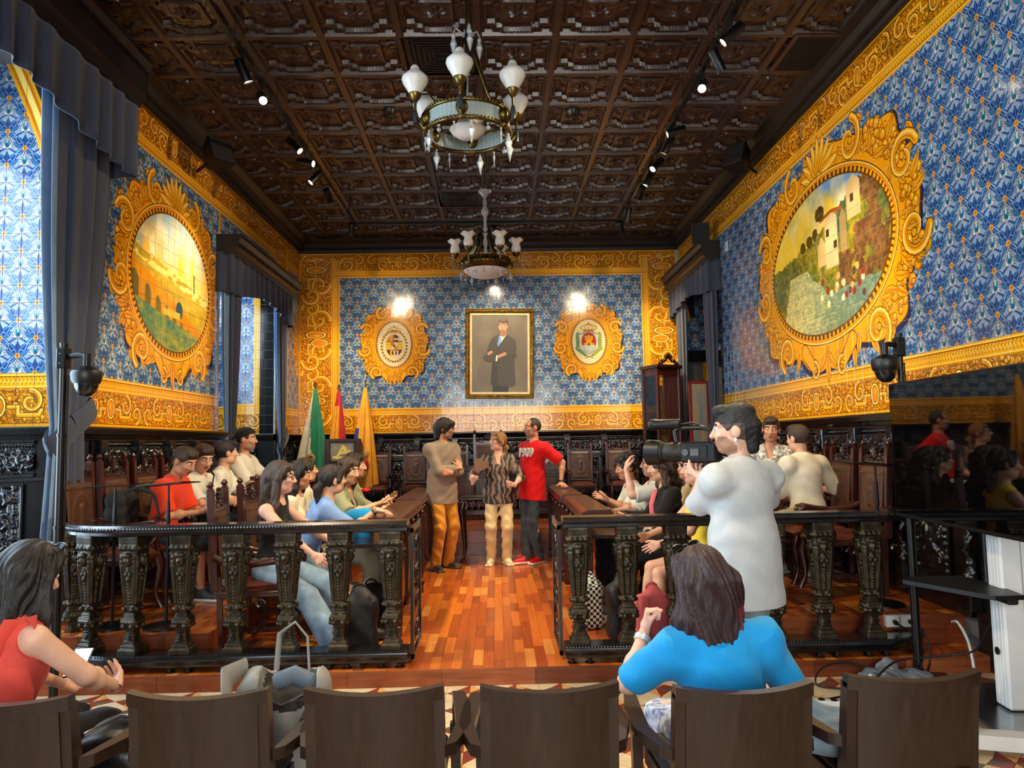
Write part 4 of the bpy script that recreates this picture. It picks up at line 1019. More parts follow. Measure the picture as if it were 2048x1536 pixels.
def balustrade(name, label, pts, bal, feet, side):
    """pts: centre line on the ground; rail, plinth and feet follow it"""
    t = empty(name, (pts[0][0], pts[0][1], ZS), 0, label, 'balustrade'); o0 = Vector((pts[0][0], pts[0][1], ZS))
    def sweep(nm, prof, m):
        b = MB(); n = len(prof); v = []; f = []; N_ = len(pts)
        for i, p in enumerate(pts):
            a = Vector(pts[max(i - 1, 0)]); c = Vector(pts[min(i + 1, N_ - 1)]); d = (c - a).normalized(); nr = Vector((d.y, -d.x))
            for w_, z in prof: v.append((p[0] + nr.x * w_ - o0.x, p[1] + nr.y * w_ - o0.y, z))
        for i in range(N_ - 1):
            for k in range(n): k2 = (k + 1) % n; f.append((i * n + k, i * n + k2, (i + 1) * n + k2, (i + 1) * n + k))
        f += [tuple(range(n))[::-1], tuple(range((N_ - 1) * n, N_ * n))]; b.add(v, f); return smooth_by_angle(b.build(nm, m, t), 40)
    sweep('handrail', [(-.075, .905), (-.06, .895), (.06, .895), (.075, .905), (.075, .925), (.088, .94), (.088, .955), (.07, .972), (-.07, .972), (-.088, .955), (-.088, .94), (-.075, .925)], IRON)
    sweep('plinth_rail', [(-.085, .04), (.085, .04), (.085, .065), (.092, .075), (.092, .095), (.08, .115), (-.08, .115), (-.092, .095), (-.092, .075), (-.085, .065)], IRON)
    L = [0]
    for i in range(1, len(pts)): L.append(L[-1] + (Vector(pts[i]) - Vector(pts[i - 1])).length)
    bd = MB(); n = int(L[-1] / .021)
    for k in range(n):
        s_ = L[-1] * (k + .5) / n; i = max(j for j in range(len(L)) if L[j] <= s_); i = min(i, len(pts) - 2); f_ = (s_ - L[i]) / (L[i + 1] - L[i]); a, c = Vector(pts[i]), Vector(pts[i + 1]); p = a.lerp(c, f_); d = (c - a).normalized()
        for sg in (-1, 1):
            q = p + Vector((d.y, -d.x)) * .086 * sg; bd.ball((q.x - o0.x, q.y - o0.y, .948), .0105, 5); q = p + Vector((d.y, -d.x)) * .086 * sg; bd.ball((q.x - o0.x, q.y - o0.y, .108), .007, 4)
    tag(bd.build('bead_moulding', IRON, t), kind='stuff')
    for (x, y, rz) in bal:
        if BAL[0] is None: o = mesh_obj('baluster', bV, bF, BRONZE, t, smooth=True); BAL[0] = o.data
        else: o = link(bpy.data.objects.new('baluster', BAL[0]), t)
        o.location = (x - o0.x, y - o0.y, .113); o.rotation_euler = (0, 0, rz)
    fm = None
    for (x, y) in feet:
        if fm is None:
            b = MB(); b.lathe([(.032, 0), (.034, .005), (.016, .012), (.013, .02), (.02, .028), (.02, .034), (.012, .042)], (0, 0, 0), 12); o = b.build('foot', BRONZE, t, 40); fm = o.data
        else: o = link(bpy.data.objects.new('foot', fm), t)
        o.location = (x - o0.x, y - o0.y, 0)
    return t
YRAIL = 5.10
ptsL = [(-.62, YRAIL), (-2.50, YRAIL)] + [(-2.50 - .58 * math.sin(a), YRAIL + .48 - .48 * math.cos(a)) for a in np.linspace(.12, 1.5, 14)]
balL = [(-.735 - .352 * k, YRAIL, 0) for k in range(5)] + [(-2.49, YRAIL + .02, -.2), (-2.80, YRAIL + .07, -.4), (-3.02, YRAIL + .25, -1.0)]
balustrade('balustrade', 'black handrail on bronze balusters, curving at one end, before the long haired girl', ptsL, balL, [(-.735 - .352 * k + d, YRAIL - .05) for k in range(5) for d in (-.06, .06)], -1)
ptsR = [(.44, YRAIL), (2.62, YRAIL)] + [(2.62 + .35 * math.sin(a), YRAIL + .35 - .35 * math.cos(a)) for a in np.linspace(.15, 1.3, 8)]
balR = [(.545 + .337 * k, YRAIL, 0) for k in range(7)]
balustrade('balustrade', 'straight black handrail on bronze face balusters in front of the cameraman', ptsR, balR, [(.545 + .337 * k + d, YRAIL - .05) for k in range(7) for d in (-.06, .06)], 1)
def gate(x, label):
    t = empty('gate', (x, YRAIL, ZS), 0, label, 'gate')
    b = MB(); b.box(-.012, .012, .02, .05, .03, .93); b.box(-.012, .012, .50, .53, .03, .93); b.box(-.012, .012, .02, .53, .88, .91); b.box(-.012, .012, .02, .53, .03, .06); b.build('gate_frame', IRON, t)
    for k in range(4):
        z = .16 + k * .2
        for sg in (-1, 1):
            q = np.linspace(0, 1, 18); rr = .085 * (1 - .8 * q); an = (0 if sg > 0 else math.pi) + sg * q * 8
            s_ = MB(); s_.tube([(0, .275 + sg * .1 + r_ * math.cos(a), z + r_ * math.sin(a)) for r_, a in zip(rr, an)], .008, 6); s_.build('scroll', IRON, t)
        b = MB(); b.ball((0, .275, z), .03, 8, (.5, 1, 1.4)); b.build('rosette', IRON, t)
gate(-.60, 'black scrolled iron gate leaf folded open beside the left desk'); gate(.42, 'black scrolled iron gate leaf folded open beside the houndstooth bag')

# ---------------------------------------------------------------- councillors' chairs
def chair_model(name, label, H=1.22, group='carved councillor chairs'):
    """sitter faces +y; origin on the floor under the seat"""
    t = empty(name, label=label, cat='chair', group=group)
    sw, sd, sh = .27, .25, .44
    b = MB(); n = 14; v = []; f = []
    for j in range(n + 1):
        for i in range(n + 1):
            x, y = -1 + 2 * i / n, -1 + 2 * j / n; d = (1 - x ** 4) * (1 - y ** 4); v.append((x * (sw - .012), y * sd + .01, sh + .012 + .055 * d ** .5))
    for j in range(n):
        for i in range(n): a = j * (n + 1) + i; f.append((a, a + 1, a + n + 2, a + n + 1))
    b.add(v, f); o = b.build('seat', OXBLOOD, t, 60)
    b = MB(); b.box(-sw, sw, -sd + .01, sd + .02, sh - .035, sh + .012, .008)
    b.build('seat_frame', MAHOG, t)
    nb = MB()
    for k in range(26): nb.ball((-sw + .02 + k * (2 * sw - .04) / 25, sd + .021, sh - .003), .0055, 4); nb.ball((-sw - .001, -sd + .03 + k * (2 * sd - .02) / 25, sh - .003), .0055, 4); nb.ball((sw + .001, -sd + .03 + k * (2 * sd - .02) / 25, sh - .003), .0055, 4)
    for k in range(22):
        for sg in (-1, 1): nb.ball((sg * .235, -.245 - .04 * (k / 21), .55 + k * (H - .82) / 21), .0055, 4)
        nb.ball((-.215 + k * .43 / 21, -.262, H - .245), .0055, 4)
    tag(nb.build('nail_studs', BRASS, t), kind='stuff')
    ap = MB()
    for sg in (-1, 1):
        for (x, r) in ((.07, .042), (.165, .038)):
            q = np.linspace(0, 1, 14); rr = r * (1 - .8 * q); ap.tube([(sg * (x + r_ * math.cos(a)), sd + .005, sh - .085 + r_ * math.sin(a)) for r_, a in zip(rr, q * 7.5)], .010, 6)
            ap.tube([(sg * sw * .96, -.15 + x * 1.2 + r_ * math.cos(a), sh - .08 + r_ * math.sin(a)) for r_, a in zip(rr, q * 7.5)], .009, 5)
    ap.ball((0, sd + .01, sh - .08), .032, 8, (1, .5, 1.1)); ap.tube([(-sw, sd + .005, sh - .05), (0, sd + .005, sh - .035), (sw, sd + .005, sh - .05)], .009, 6); ap.build('apron', MAHOGD, t, 60)
    for sg in (-1, 1):
        b = MB(); x = sg * (sw - .03)
        b.tube([(x, sd - .01, sh - .02), (x + sg * .012, sd + .02, sh - .12), (x, sd - .005, sh - .28), (x - sg * .004, sd + .0, .10), (x + sg * .006, sd + .03, .03), (x + sg * .006, sd + .045, .0)], [.036, .036, .024, .019, .024, .026], 8); b.build('leg', MAHOG, t, 60)
        b = MB(); b.tube([(x, -.225, 0), (x, -.235, sh), (x, -.25, sh + .12)], [.026, .026, .026], 4); b.build('leg', MAHOG, t)
        b = MB(); M_ = Matrix.Translation((x + sg * .006, -.265, sh + .02)) @ Matrix.Rotation(math.radians(3.5), 4, 'X'); b.box(-.026, .026, -.026, .026, 0, H - sh - .06, .004, M_)
        b.lathe([(.02, 0), (.026, .008), (.014, .018), (.024, .03), (.026, .042), (.016, .055), (.006, .066)], M=M_ @ Matrix.Translation((0, 0, H - sh - .062)), n=10); b.build('stile', MAHOG, t, 40)
        b = MB(); z = sh + .215; x2 = sg * (sw + .005)
        b.tube([(x2, -.27, z + .045), (x2 + sg * .012, -.19, z + .012), (x2 + sg * .022, -.05, z - .012), (x2 + sg * .020, .10, z + .004), (x2 + sg * .012, .20, z + .022), (x2 + sg * .01, .245, z + .012), (x2 + sg * .01, .262, z - .015)], [.028, .027, .026, .027, .034, .032, .02], 8)
        b.tube([(x2 + sg * .008, .19, z), (x2 + sg * .022, .235, z - .08), (x2, .18, z - .15), (x2 - sg * .01, .20, sh)], [.028, .022, .02, .026], 8); b.build('arm', MAHOG, t, 60)
    # leather back with an embossed crest in an oval
    bw, bh = .213, H - sh - .30
    nx, nz = 30, 40; X, Z = np.meshgrid(np.linspace(-bw, bw, nx), np.linspace(0, bh, nz)); u, w_ = X / bw, (Z / bh - .5) * 2
    r = np.hypot(u / .62, w_ / .60); h = .012 * (1 - np.abs(u) ** 6) * (1 - np.abs(w_) ** 6) + .006 * (np.abs(r - 1) < .09) + .005 * (np.abs(r - .78) < .06) + .006 * (fbm(nz, nx, 12, 2, 6) - .3) * (r < .7) + .004 * (np.abs(np.maximum(np.abs(u), np.abs(w_)) - .86) < .04)
    h = h + .012 * ((np.abs(u) < .12) & (np.abs(w_) < .3))
    P = np.stack([X, -.232 - .043 * Z / bh + h, sh + .10 + Z], -1).reshape(-1, 3); I, J = np.meshgrid(np.arange(nx - 1), np.arange(nz - 1)); a = (J * nx + I).ravel()
    mesh_obj('backrest', P, np.stack([a + nx, a + nx + 1, a + 1, a], 1), LEATHER, t, smooth=True)
    b = MB(); M_ = Matrix.Translation((0, -.272, sh + .02)) @ Matrix.Rotation(math.radians(3.5), 4, 'X'); b.box(-sw + .02, sw - .02, -.012, .012, .055, H - sh - .20, .003, M_); b.box(-sw + .02, sw - .02, -.022, .024, H - sh - .225, H - sh - .195, .004, M_); b.box(-sw + .02, sw - .02, -.02, .022, .05, .085, .004, M_); b.build('back_frame', MAHOG, t)
    b = MB(); z0 = H - sh - .195
    for sg in (-1, 1):
        for (x, zz, r_, tw) in ((.055, .05, .045, 1), (.135, .042, .042, -1), (.195, .035, .03, 1)):
            q = np.linspace(0, 1, 14); rr = r_ * (1 - .8 * q)
            b.tube([M_ @ Vector((sg * (x + c_ * math.cos(an)), 0, z0 + zz + c_ * math.sin(an) * tw)) for c_, an in zip(rr, q * 7.4)], .013, 6)
        b.ball(M_ @ Vector((sg * .10, 0, z0 + .012)), .02, 6); b.ball(M_ @ Vector((sg * .17, 0, z0 + .07)), .014, 6)
    for q in range(7):
        a = math.radians(90 + (q - 3) * 26); b.tube([M_ @ Vector((0, .012, z0 + .06)), M_ @ Vector((.075 * math.cos(a), .014, z0 + .06 + .085 * math.sin(a)))], [.008, .013], 6)
    b.box(-sw + .03, sw - .03, -.008, .008, z0 - .01, z0 + .03, .0, M_); b.build('crest', MAHOGD, t, 60)
    b = MB(); b.box(-sw + .02, sw - .02, -.012, .012, .12, .16); b.box(-.02, .02, -.22, .2, .12, .15); M2 = Matrix.Translation((0, 0, 0)); b.build('stretcher', MAHOG, t)
    return t
proto = chair_model('councillor_chair', 'x')
used = [False]
def place_chair(x, y, z, rz, label, group=None, sc=1.0):
    o = proto if not used[0] else copy_tree(proto); used[0] = True
    o.location = (x, y, z); o.rotation_euler = (0, 0, rz); o.scale = (sc * .84, sc, sc); o['label'] = label; o['group'] = group or 'carved councillor chairs'; return o
EAST, WEST, SOUTH = -math.pi / 2, math.pi / 2, math.pi      # sitter faces +x, -x, towards the camera
for k, (y, lab) in enumerate(((5.86, 'empty carved leather chair by the left wall, nearest the blue curtain end of its row'), (6.42, 'carved leather chair behind the boy in orange red with his rucksack'), (6.98, 'carved leather chair of the boy with the dark shoulder strap'), (7.54, 'carved leather chair of the dark haired boy in white turned away'), (8.10, 'carved leather chair of the young man in the black cap'))):
    place_chair(-3.02, y, ZP, EAST, lab)
for k, (y, lab) in enumerate(((6.08, 'empty carved leather chair by the right wall, half behind the big screen'), (6.64, 'empty carved leather chair by the right wall between the screen and the boy in cream'), (7.20, 'carved leather chair under the boy in cream seen from behind'), (7.76, 'carved leather chair of the boy in the floral shirt'), (8.32, 'carved leather chair of the fair haired boy hidden by the cameraman'))):
    place_chair(2.86, y, ZP, WEST, lab)
for (x, lab) in ((-2.05, 'carved leather chair on the dais behind the lectern'), (-1.40, 'empty carved leather chair on the dais left of the man with crossed arms'), (-.72, 'carved leather chair on the dais half hidden by the man with crossed arms'), (.75, 'carved leather chair on the dais half hidden by the man in red'), (1.43, 'empty carved leather chair on the dais right of the man in red'), (2.1, 'carved leather chair on the dais below the glazed display case')):
    place_chair(x, 12.42, ZD, SOUTH, lab, sc=.97)
place_chair(-.16, 12.45, ZD, SOUTH, 'tall presidential leather chair on the dais right behind the blonde woman', sc=1.12)
for (x, y, rz, lab) in ((-1.80, 5.62, EAST + .12, 'carved oxblood leather chair of the long haired girl beside the balustrade'), (-1.78, 6.22, EAST, 'carved chair of the girl with the ponytail leaning on the desk'), (-1.85, 6.85, EAST, 'carved chair of the girl in the olive top'), (-1.90, 7.45, EAST, 'carved chair of the girl with the red rose'),
                        (1.72, 5.72, WEST, 'carved chair of the girl in yellow beside the balustrade'), (1.70, 6.32, WEST, 'carved chair of the wavy haired girl in black'), (1.70, 6.98, WEST, 'carved chair of the woman in the white t-shirt'), (1.70, 7.62, WEST, 'carved chair of the curly haired person')):
    place_chair(x, y, ZS, rz, lab)

# ---------------------------------------------------------------- desks along the aisle and walls
def desk(name, label, x, y, z, rz, L, H, D=.42, posts=True):
    """front panelled face looks to local -y, runs along +x from the origin"""
    t = empty(name, (x, y, z), rz, label, 'desk')
    b = MB(); b.prism([(-.03, H - .055), (D * .52, H - .035), (D * .52, H), (.02, H), (-.03, H - .02)], 0, L, 'x'); b.prism([(-.045, H - .075), (D * .5, H - .075), (D * .5, H - .05), (-.045, H - .05)], .01, L - .01, 'x'); smooth_by_angle(b.build('top', MAHOG, t), 20)
    b = MB(); b.box(.03, L - .03, 0.0, .03, .14, H - .075); b.box(.02, L - .02, -.012, .035, .08, .15, .006); b.box(.02, L - .02, -.012, .035, H - .14, H - .075, .006); b.build('front_board', MAHOGD, t)
    n = max(2, int(L / .42)); w_ = (L - .12) / n
    for k in range(n):
        x0 = .06 + k * w_
        b = MB(); b.box(x0 + .035, x0 + w_ - .035, -.014, .002, .19, H - .18, .012); b.box(x0 + .075, x0 + w_ - .075, -.022, -.01, .24, H - .23, .008); b.build('panel', MAHOG, t)
    for k in range(n + 1):
        x0 = .06 + k * w_; b = MB(); b.tube([(x0, -.02, .15), (x0, -.02, .22), (x0, -.02, .30), (x0, -.02, H * .5), (x0, -.02, H - .22), (x0, -.02, H - .15)], [.02, .028, .016, .022, .016, .026], 8); b.ball((x0, -.03, H - .12), .028, 7); b.build('pilaster', MAHOGD, t, 60)
    for x0 in (.03, L - .03):
        b = MB(); b.box(x0 - .03, x0 + .03, -.02, .055, 0, H - .07, .006); b.box(x0 - .04, x0 + .04, -.04, .07, 0, .085, .01); b.ball((x0, -.03, .10), .03, 7, (1, .7, .7)); b.build('leg', MAHOG, t)
    b = MB(); b.box(.04, L - .04, .05, D, H - .24, H - .21); b.build('shelf', MAHOGD, t)
    return t
desk('aisle_desk', 'dark wood aisle desk with a girl resting her arm on it', -.80, 5.80, ZS, math.pi / 2, 1.72, .92)
desk('aisle_desk', 'dark wood desk behind the man with crossed arms, left of the aisle', -.85, 7.68, ZS, math.pi / 2, 1.95, .92)
desk('aisle_desk', 'dark wood desk on the right of the aisle nearest the balustrade', .72, 7.80, ZS, -math.pi / 2, 1.72, .92)
desk('aisle_desk', 'dark wood desk the man in red rests his hand on', .70, 9.72, ZS, -math.pi / 2, 1.82, .92)
desk('council_desk', 'tall dark wood desk in front of the young man in the black cap', -2.04, 6.75, ZP, math.pi / 2, 2.6, 1.01)
desk('council_desk', 'tall dark wood desk before the boys by the right wall', 2.06, 9.2, ZP, -math.pi / 2, 2.2, .86)
desk('presidential_desk', 'broad carved presidential desk on the dais behind the three speakers', -.85, 11.2, ZD, 0, 1.85, .82, .7)
b_ = empty('writing_table', (-.06, 9.58, ZS), 0, 'low dark table with curved legs standing behind the blonde woman', 'table')
b = MB(); b.box(-.42, .42, -.22, .22, .76, .80, .012); b.build('table_top', MAHOG, b_)
b = MB(); b.box(-.38, .38, -.19, .19, .64, .76, .01); b.build('frieze', MAHOGD, b_); P, Fq = relief(.66, .10, 80, 16, lambda cv: [rspiral(cv, .06 + .09 * k, .05, .036, 0 if k % 2 else 3.14, 1 if k % 2 else -1, .016) for k in range(7)], .014)
q = mesh_obj('carving', np.stack([P[:, 0] - .33, -.19 - P[:, 2], P[:, 1] + .65], 1), Fq, MAHOG, b_, smooth=True)
for sx in (-1, 1):
    for sy in (-1, 1):
        b = MB(); x, y = sx * .375, sy * .18; b.tube([(x, y, .74), (x + sx * .035, y + sy * .02, .64), (x + sx * .01, y, .40), (x - sx * .005, y, .12), (x + sx * .02, y + sy * .01, .02), (x + sx * .045, y + sy * .02, 0)], [.04, .042, .026, .017, .018, .02], 8); b.build('leg', MAHOG, b_, 60)

# ---------------------------------------------------------------- lectern, flags, display case, red frame
lec = empty('lectern_desk', (-2.42, 11.7, ZD), 0, 'mahogany lectern box with a framed picture on its front before the flags', 'lectern')
b = MB(); b.prism([(-.22, .86), (.16, .86), (.16, 1.14), (-.10, 1.27), (-.22, 1.27)], -.27, .27, 'x'); b.build('lectern_box', MAHOG, lec)
b = MB(); b.box(-.285, .285, -.235, .17, .835, .865, .006); b.build('ledge', MAHOG, lec); b = MB(); b.box(-.24, .24, -.18, .14, 0, .84, .01); b.build('pedestal', MAHOGD, lec)
pc = Cv(0, 0, .36, .24, 300, (.50, .44, .34)); nn = fbm(pc.H, pc.W, 5, 4, 9); pc.a *= (.7 + .6 * nn)[..., None]
for pts in ([(.10, .04), (.20, .20), (.24, .16)], [(.20, .18), (.28, .05)], [(.14, .10), (.30, .13)], [(.05, .05), (.32, .03)]): pc.stroke(pts, .035, (.92, .74, .30))
b = MB(); b.box(-.18, .18, -.224, -.219, .93, 1.20); b.build('picture', print_mat('gilded_lectern_picture', pc.image('lectern_print'), 'XZ', -.18, .93, .36, .27, .3, obj=True), lec)
b = MB()
for q in ((-.21, .21, .90, .93), (-.21, .21, 1.20, 1.23), (-.21, -.18, .93, 1.2), (.18, .21, .93, 1.2)): b.box(q[0], q[1], -.232, -.21, q[2], q[3], .004)
b.build('picture_frame', MAHOGD, lec)

def flag(x, y, top, colours, label, spread, tip, lean=.0, emblem=None):
    t = empty('flag', (x, y, ZD), 0, label, 'flag', 'flags on poles beside the lectern'); h = top - ZD
    b = MB(); b.lathe([(.15, 0), (.15, .02), (.05, .04), (.03, .09), (.018, .12)], (0, 0, 0), 16); b.build('base', BRASS, t, 40)
    b = MB(); b.tube([(0, 0, .1), (lean, 0, h - .02)], .014, 8); pl_ = b.build('pole', mat('flag_pole_wood', (.45, .28, .14), .4), t, 60)
    b = MB(); b.lathe([(.012, 0), (.034, .012), (.036, .03), (.02, .045), (.012, .06), (.03, .10 if tip else .065), (.022, .15 if tip else .075), (.004, .21 if tip else .085)], (lean, 0, h - .03), 10); b.build('finial', STEEL, pl_, 50)
    nu, nv = 64, 34; v = []
    for j in range(nv):
        s_ = j / (nv - 1); z = h - .06 - s_ * (h - .52); R = .028 + spread * s_ ** .9
        for i in range(nu):
            a = 2 * math.pi * i / nu; fold = 1 + .24 * math.sin(7 * a + 1.2 * s_) * min(1, s_ * 2.4); cx = lean * (1 - s_) - .32 * spread * s_
            v.append((cx + R * fold * math.cos(a), R * .55 * fold * math.sin(a), z + .06 * s_ * math.cos(a - .6)))
    F_ = []; mi = []
    for j in range(nv - 1):
        for i in range(nu):
            i2 = (i + 1) % nu; F_.append((j * nu + i2, j * nu + i, (j + 1) * nu + i, (j + 1) * nu + i2))
            a = (i + .5) / nu; s_ = j / nv; xx = math.cos(2 * math.pi * a)
            mi.append(colours[1](xx, s_))
    o = mesh_obj('cloth', v, np.array(F_, np.int32), colours[0], t, smooth=True, mi=mi)
    for (dx, z, r_, m_) in (emblem or []):
        s_ = (h - .06 - z) / (h - .52); yb = -(.028 + spread * s_ ** .9) * .66; b = MB(); b.ball((lean * (1 - s_) - .32 * spread * s_ + dx, yb, z), r_, 14, (1, .25, 1.15)); b.build('emblem', m_, o, 60)
F_G = mat('flag_green', (.04, .50, .36), .6, sheen=.2); F_W = mat('flag_white', (.88, .85, .74), .65); F_R = mat('flag_red', (.74, .07, .09), .6); F_Y = mat('flag_yellow', (.93, .62, .05), .6); F_B = mat('flag_blue', (.10, .18, .46), .6); F_C = mat('flag_crest_red', (.66, .10, .10), .6); F_S = mat('flag_crest_ochre', (.72, .55, .30), .6)
flag(-3.04, 12.3, 2.62, ([F_G, F_W], lambda x, s: 0 if x > .25 - .0 * s - .75 * (1 - s * 1.3) or (s > .97) else 1), 'green and white draped flag, farthest left of the three flags', .26, False, emblem=[(.02, .95, .085, F_S)])
flag(-2.66, 12.38, 2.57, ([F_R, F_Y], lambda x, s: 0 if (x > .35 and s < .85) or s < .14 else 1), 'red and yellow draped flag between the two other flags, behind the lectern', .17, False, lean=.0)
flag(-2.20, 12.3, 2.62, ([F_Y, F_B], lambda x, s: 1 if x < -.62 and s > .38 else 0), 'yellow and blue draped flag with a red crest, right of the lectern', .21, True, emblem=[(.03, .84, .10, F_C), (.03, .68, .07, F_S), (.06, 1.02, .05, F_S)])

vit = empty('display_case', (2.80, 12.30, ZD), .42, 'tall mahogany display case with glass sides and a gold banner inside, in the back corner', 'cabinet')
W2, D2, HV = .22, .20, 2.40
for sx in (-1, 1):
    for sy in (-1, 1): b = MB(); b.box(sx * W2 - .025, sx * W2 + .025, sy * D2 - .025, sy * D2 + .025, 0, HV, .004); b.build('post', MAHOG, vit)
for z0, z1 in ((0, .12), (.78, .84), (HV - .16, HV - .04)): b = MB(); b.box(-W2, W2, -D2, D2, z0, z1, .004); b.build('rail', MAHOG, vit)
b = MB(); b.box(-W2 - .05, W2 + .05, -D2 - .05, D2 + .05, HV - .04, HV + .02, .01); b.build('cornice', MAHOGD, vit)
b = MB()
for q in range(7): b.ball((-.15 + .05 * q, -D2 - .02, HV + .04 + .15 * math.cos((q - 3) * .42) ** 3), .035, 7)
for sg in (-1, 1): b.tube([(sg * .2, -D2 - .02, HV + .03), (sg * .13, -D2 - .02, HV + .09), (sg * .07, -D2 - .02, HV + .07), (0, -D2 - .02, HV + .16)], .018, 6)
b.build('crest', MAHOGD, vit, 60)
b = MB(); b.box(W2 - .03, W2 - .02, -D2 + .03, D2 - .03, .12, HV - .1); b.build('red_lining', mat('red_damask', (.52, .13, .08), .6, var=.3, scale=16), vit)
for nm_, q in (('pane', (-W2 + .02, W2 - .02, -D2 - .004, -D2 + .001)), ('pane', (-W2 - .004, -W2 + .001, -D2 + .02, D2 - .02)), ('pane', (W2 - .001, W2 + .004, -D2 + .02, D2 - .02))): b = MB(); b.box(*q, .85, HV - .16); b.build(nm_, PANE, vit)
b = MB(); b.box(-W2 + .01, W2 - .01, -D2 + .01, D2 - .01, .12, .78); b.build('plinth', MAHOGD, vit)
t_ = empty('banner', (2.80, 12.30, ZD + .84), .42, 'faded gold banner with an embroidered round emblem inside the display case', 'banner')
v = []; nu, nv = 30, 14
for j in range(nv):
    s_ = j / (nv - 1)
    for i in range(nu): u_ = -1 + 2 * i / (nu - 1); v.append((u_ * (.03 + .135 * s_), .02 + .035 * math.sin(u_ * 9) * s_, 1.25 - 1.23 * s_))
F_ = [(j * nu + i, (j + 1) * nu + i, (j + 1) * nu + i + 1, j * nu + i + 1) for j in range(nv - 1) for i in range(nu - 1)]
o = mesh_obj('cloth', v, np.array(F_, np.int32), mat('gold_silk', (.80, .56, .22), .5, var=.2), t_, smooth=True); md = o.modifiers.new('thickness', 'SOLIDIFY'); md.thickness = .004
b = MB()
for r_ in (.09, .065, .035): b.tube([(r_ * math.cos(a), -.03, .52 + 1.25 * r_ * math.sin(a)) for a in np.linspace(0, 2 * math.pi, 24)], .008, 5)
b.build('emblem', mat('tarnished_thread', (.36, .26, .16), .5, .4), t_, 60)
rf = empty('framed_notice', (3.06, 10.95, ZD), .1, 'red framed notice board standing by the balcony door behind the cameraman', 'board')
b = MB()
for q in ((-.16, -.115, 0, 2.05), (.115, .16, 0, 2.05), (-.16, .16, 2.0, 2.05), (-.16, .16, .55, .60)): b.box(q[0], q[1], -.02, .02, q[2], q[3], .004)
b.build('board_frame', mat('red_painted_frame', (.66, .17, .10), .45), rf)
pc = Cv(0, 0, .23, 1.4, 200, (.78, .74, .62)); nn = fbm(pc.H, pc.W, 3, 4, 12); pc.a[:] = mixc((.86, .70, .46), (.55, .62, .66), (nn - .3) * 1.8)
b = MB(); b.box(-.115, .115, -.006, .006, .6, 2.0); b.build('poster', print_mat('notice_print', pc.image('notice_print'), 'XZ', -.115, .6, .23, 1.4, .25, obj=True), rf)

# ---------------------------------------------------------------- portrait on the back wall
po = empty('portrait_painting', (.075, YB - .03, 3.18), 0, 'gilt framed painted portrait of a man in a dark suit on the back wall', 'painting'); po.rotation_euler = (0, math.radians(.8), 0)
pw, ph = .505, .70
pc = Cv(-pw, -ph, 2 * pw, 2 * ph, 340, (.42, .37, .30)); nn = fbm(pc.H, pc.W, 4, 5, 31); pc.a *= (.80 + .4 * nn)[..., None]
SU, SU2 = (.27, .235, .20), (.20, .17, .15)
pc.poly([(-.13, -.70), (-.14, -.2), (.24, -.2), (.14, -.70)], (.16, .135, .12))
pc.poly([(-.10, .31), (-.16, .25), (-.22, .08), (-.28, -.10), (-.20, -.16), (-.13, -.12), (-.17, -.56), (.0, -.58), (.20, -.60), (.28, -.58), (.26, -.1), (.30, .10), (.28, .24), (.16, .33), (.06, .38)], SU)
pc.poly([(-.13, -.12), (-.17, -.56), (-.02, -.57), (-.05, -.2)], SU2); pc.poly([(-.06, -.05), (-.01, .30), (.10, .38), (.02, .18)], SU2); pc.stroke([(.10, -.28), (.22, -.29)], .012, SU2); pc.stroke([(-.03, -.15), (.02, -.45), (.10, -.58)], .012, SU2)
pc.poly([(-.02, .30), (.08, .40), (.12, .34), (.0, .17)], (.88, .86, .80)); pc.poly([(-.015, .31), (.03, .31), (.015, .2), (-.03, .12), (-.045, .18)], (.45, .62, .80))
pc.stroke([(-.25, -.08), (-.10, -.02), (.04, -.08)], .10, SU); pc.stroke([(.25, -.04), (.10, -.11), (-.05, -.03)], .10, (.24, .21, .18)); pc.stroke([(-.26, -.13), (.0, -.16)], .02, SU2)
pc.stroke([(-.05, -.04), (-.06, -.12)], .03, (.9, .88, .84)); pc.stroke([(-.02, -.05), (.09, .0)], .055, (.78, .52, .34)); pc.stroke([(-.20, .0), (-.15, .03)], .05, (.76, .52, .36))
pc.stroke([(.06, .36), (.07, .44)], .11, (.66, .42, .28)); pc.ell(.055, .505, .078, .115, (.80, .55, .38)); pc.ell(.035, .49, .05, .09, (.86, .62, .44)); pc.ell(.135, .49, .016, .03, (.74, .48, .34))
pc.ell(.06, .595, .088, .05, (.30, .22, .15)); pc.stroke([(-.02, .57), (-.018, .52)], .02, (.32, .24, .17)); pc.stroke([(.13, .58), (.14, .52)], .025, (.30, .22, .16)); pc.ell(.05, .615, .06, .03, (.42, .33, .24))
for x in (.015, .075): pc.ell(x, .515, .014, .007, (.2, .14, .1)); pc.stroke([(x - .02, .533), (x + .02, .536)], .008, (.25, .18, .12))
pc.stroke([(.04, .51), (.032, .47), (.05, .465)], .008, (.62, .38, .25)); pc.stroke([(.015, .44), (.075, .442)], .009, (.62, .32, .25)); pc.ell(.05, .41, .04, .02, (.60, .42, .30))
b = MB(); b.box(-pw, pw, -.012, .0, -ph, ph); b.build('canvas', print_mat('oil_portrait', pc.image('portrait_print'), 'XZ', -pw, -ph, 2 * pw, 2 * ph, .4, obj=True), po)
def frame_part(nm, a, b_, c, d0, d1, m_, bev):
    b = MB(); W1, H1 = a
    w1, h1 = pw + W1, ph + H1; w0, h0 = pw + b_, ph + b_
    b.box(-w1, w1, d0, d1, h0, h1, bev); b.box(-w1, w1, d0, d1, -h1, -h0, bev); b.box(-w1, -w0, d0, d1, -h0, h0, bev); b.box(w0, w1, d0, d1, -h0, h0, bev); return b.build(nm, m_, po)
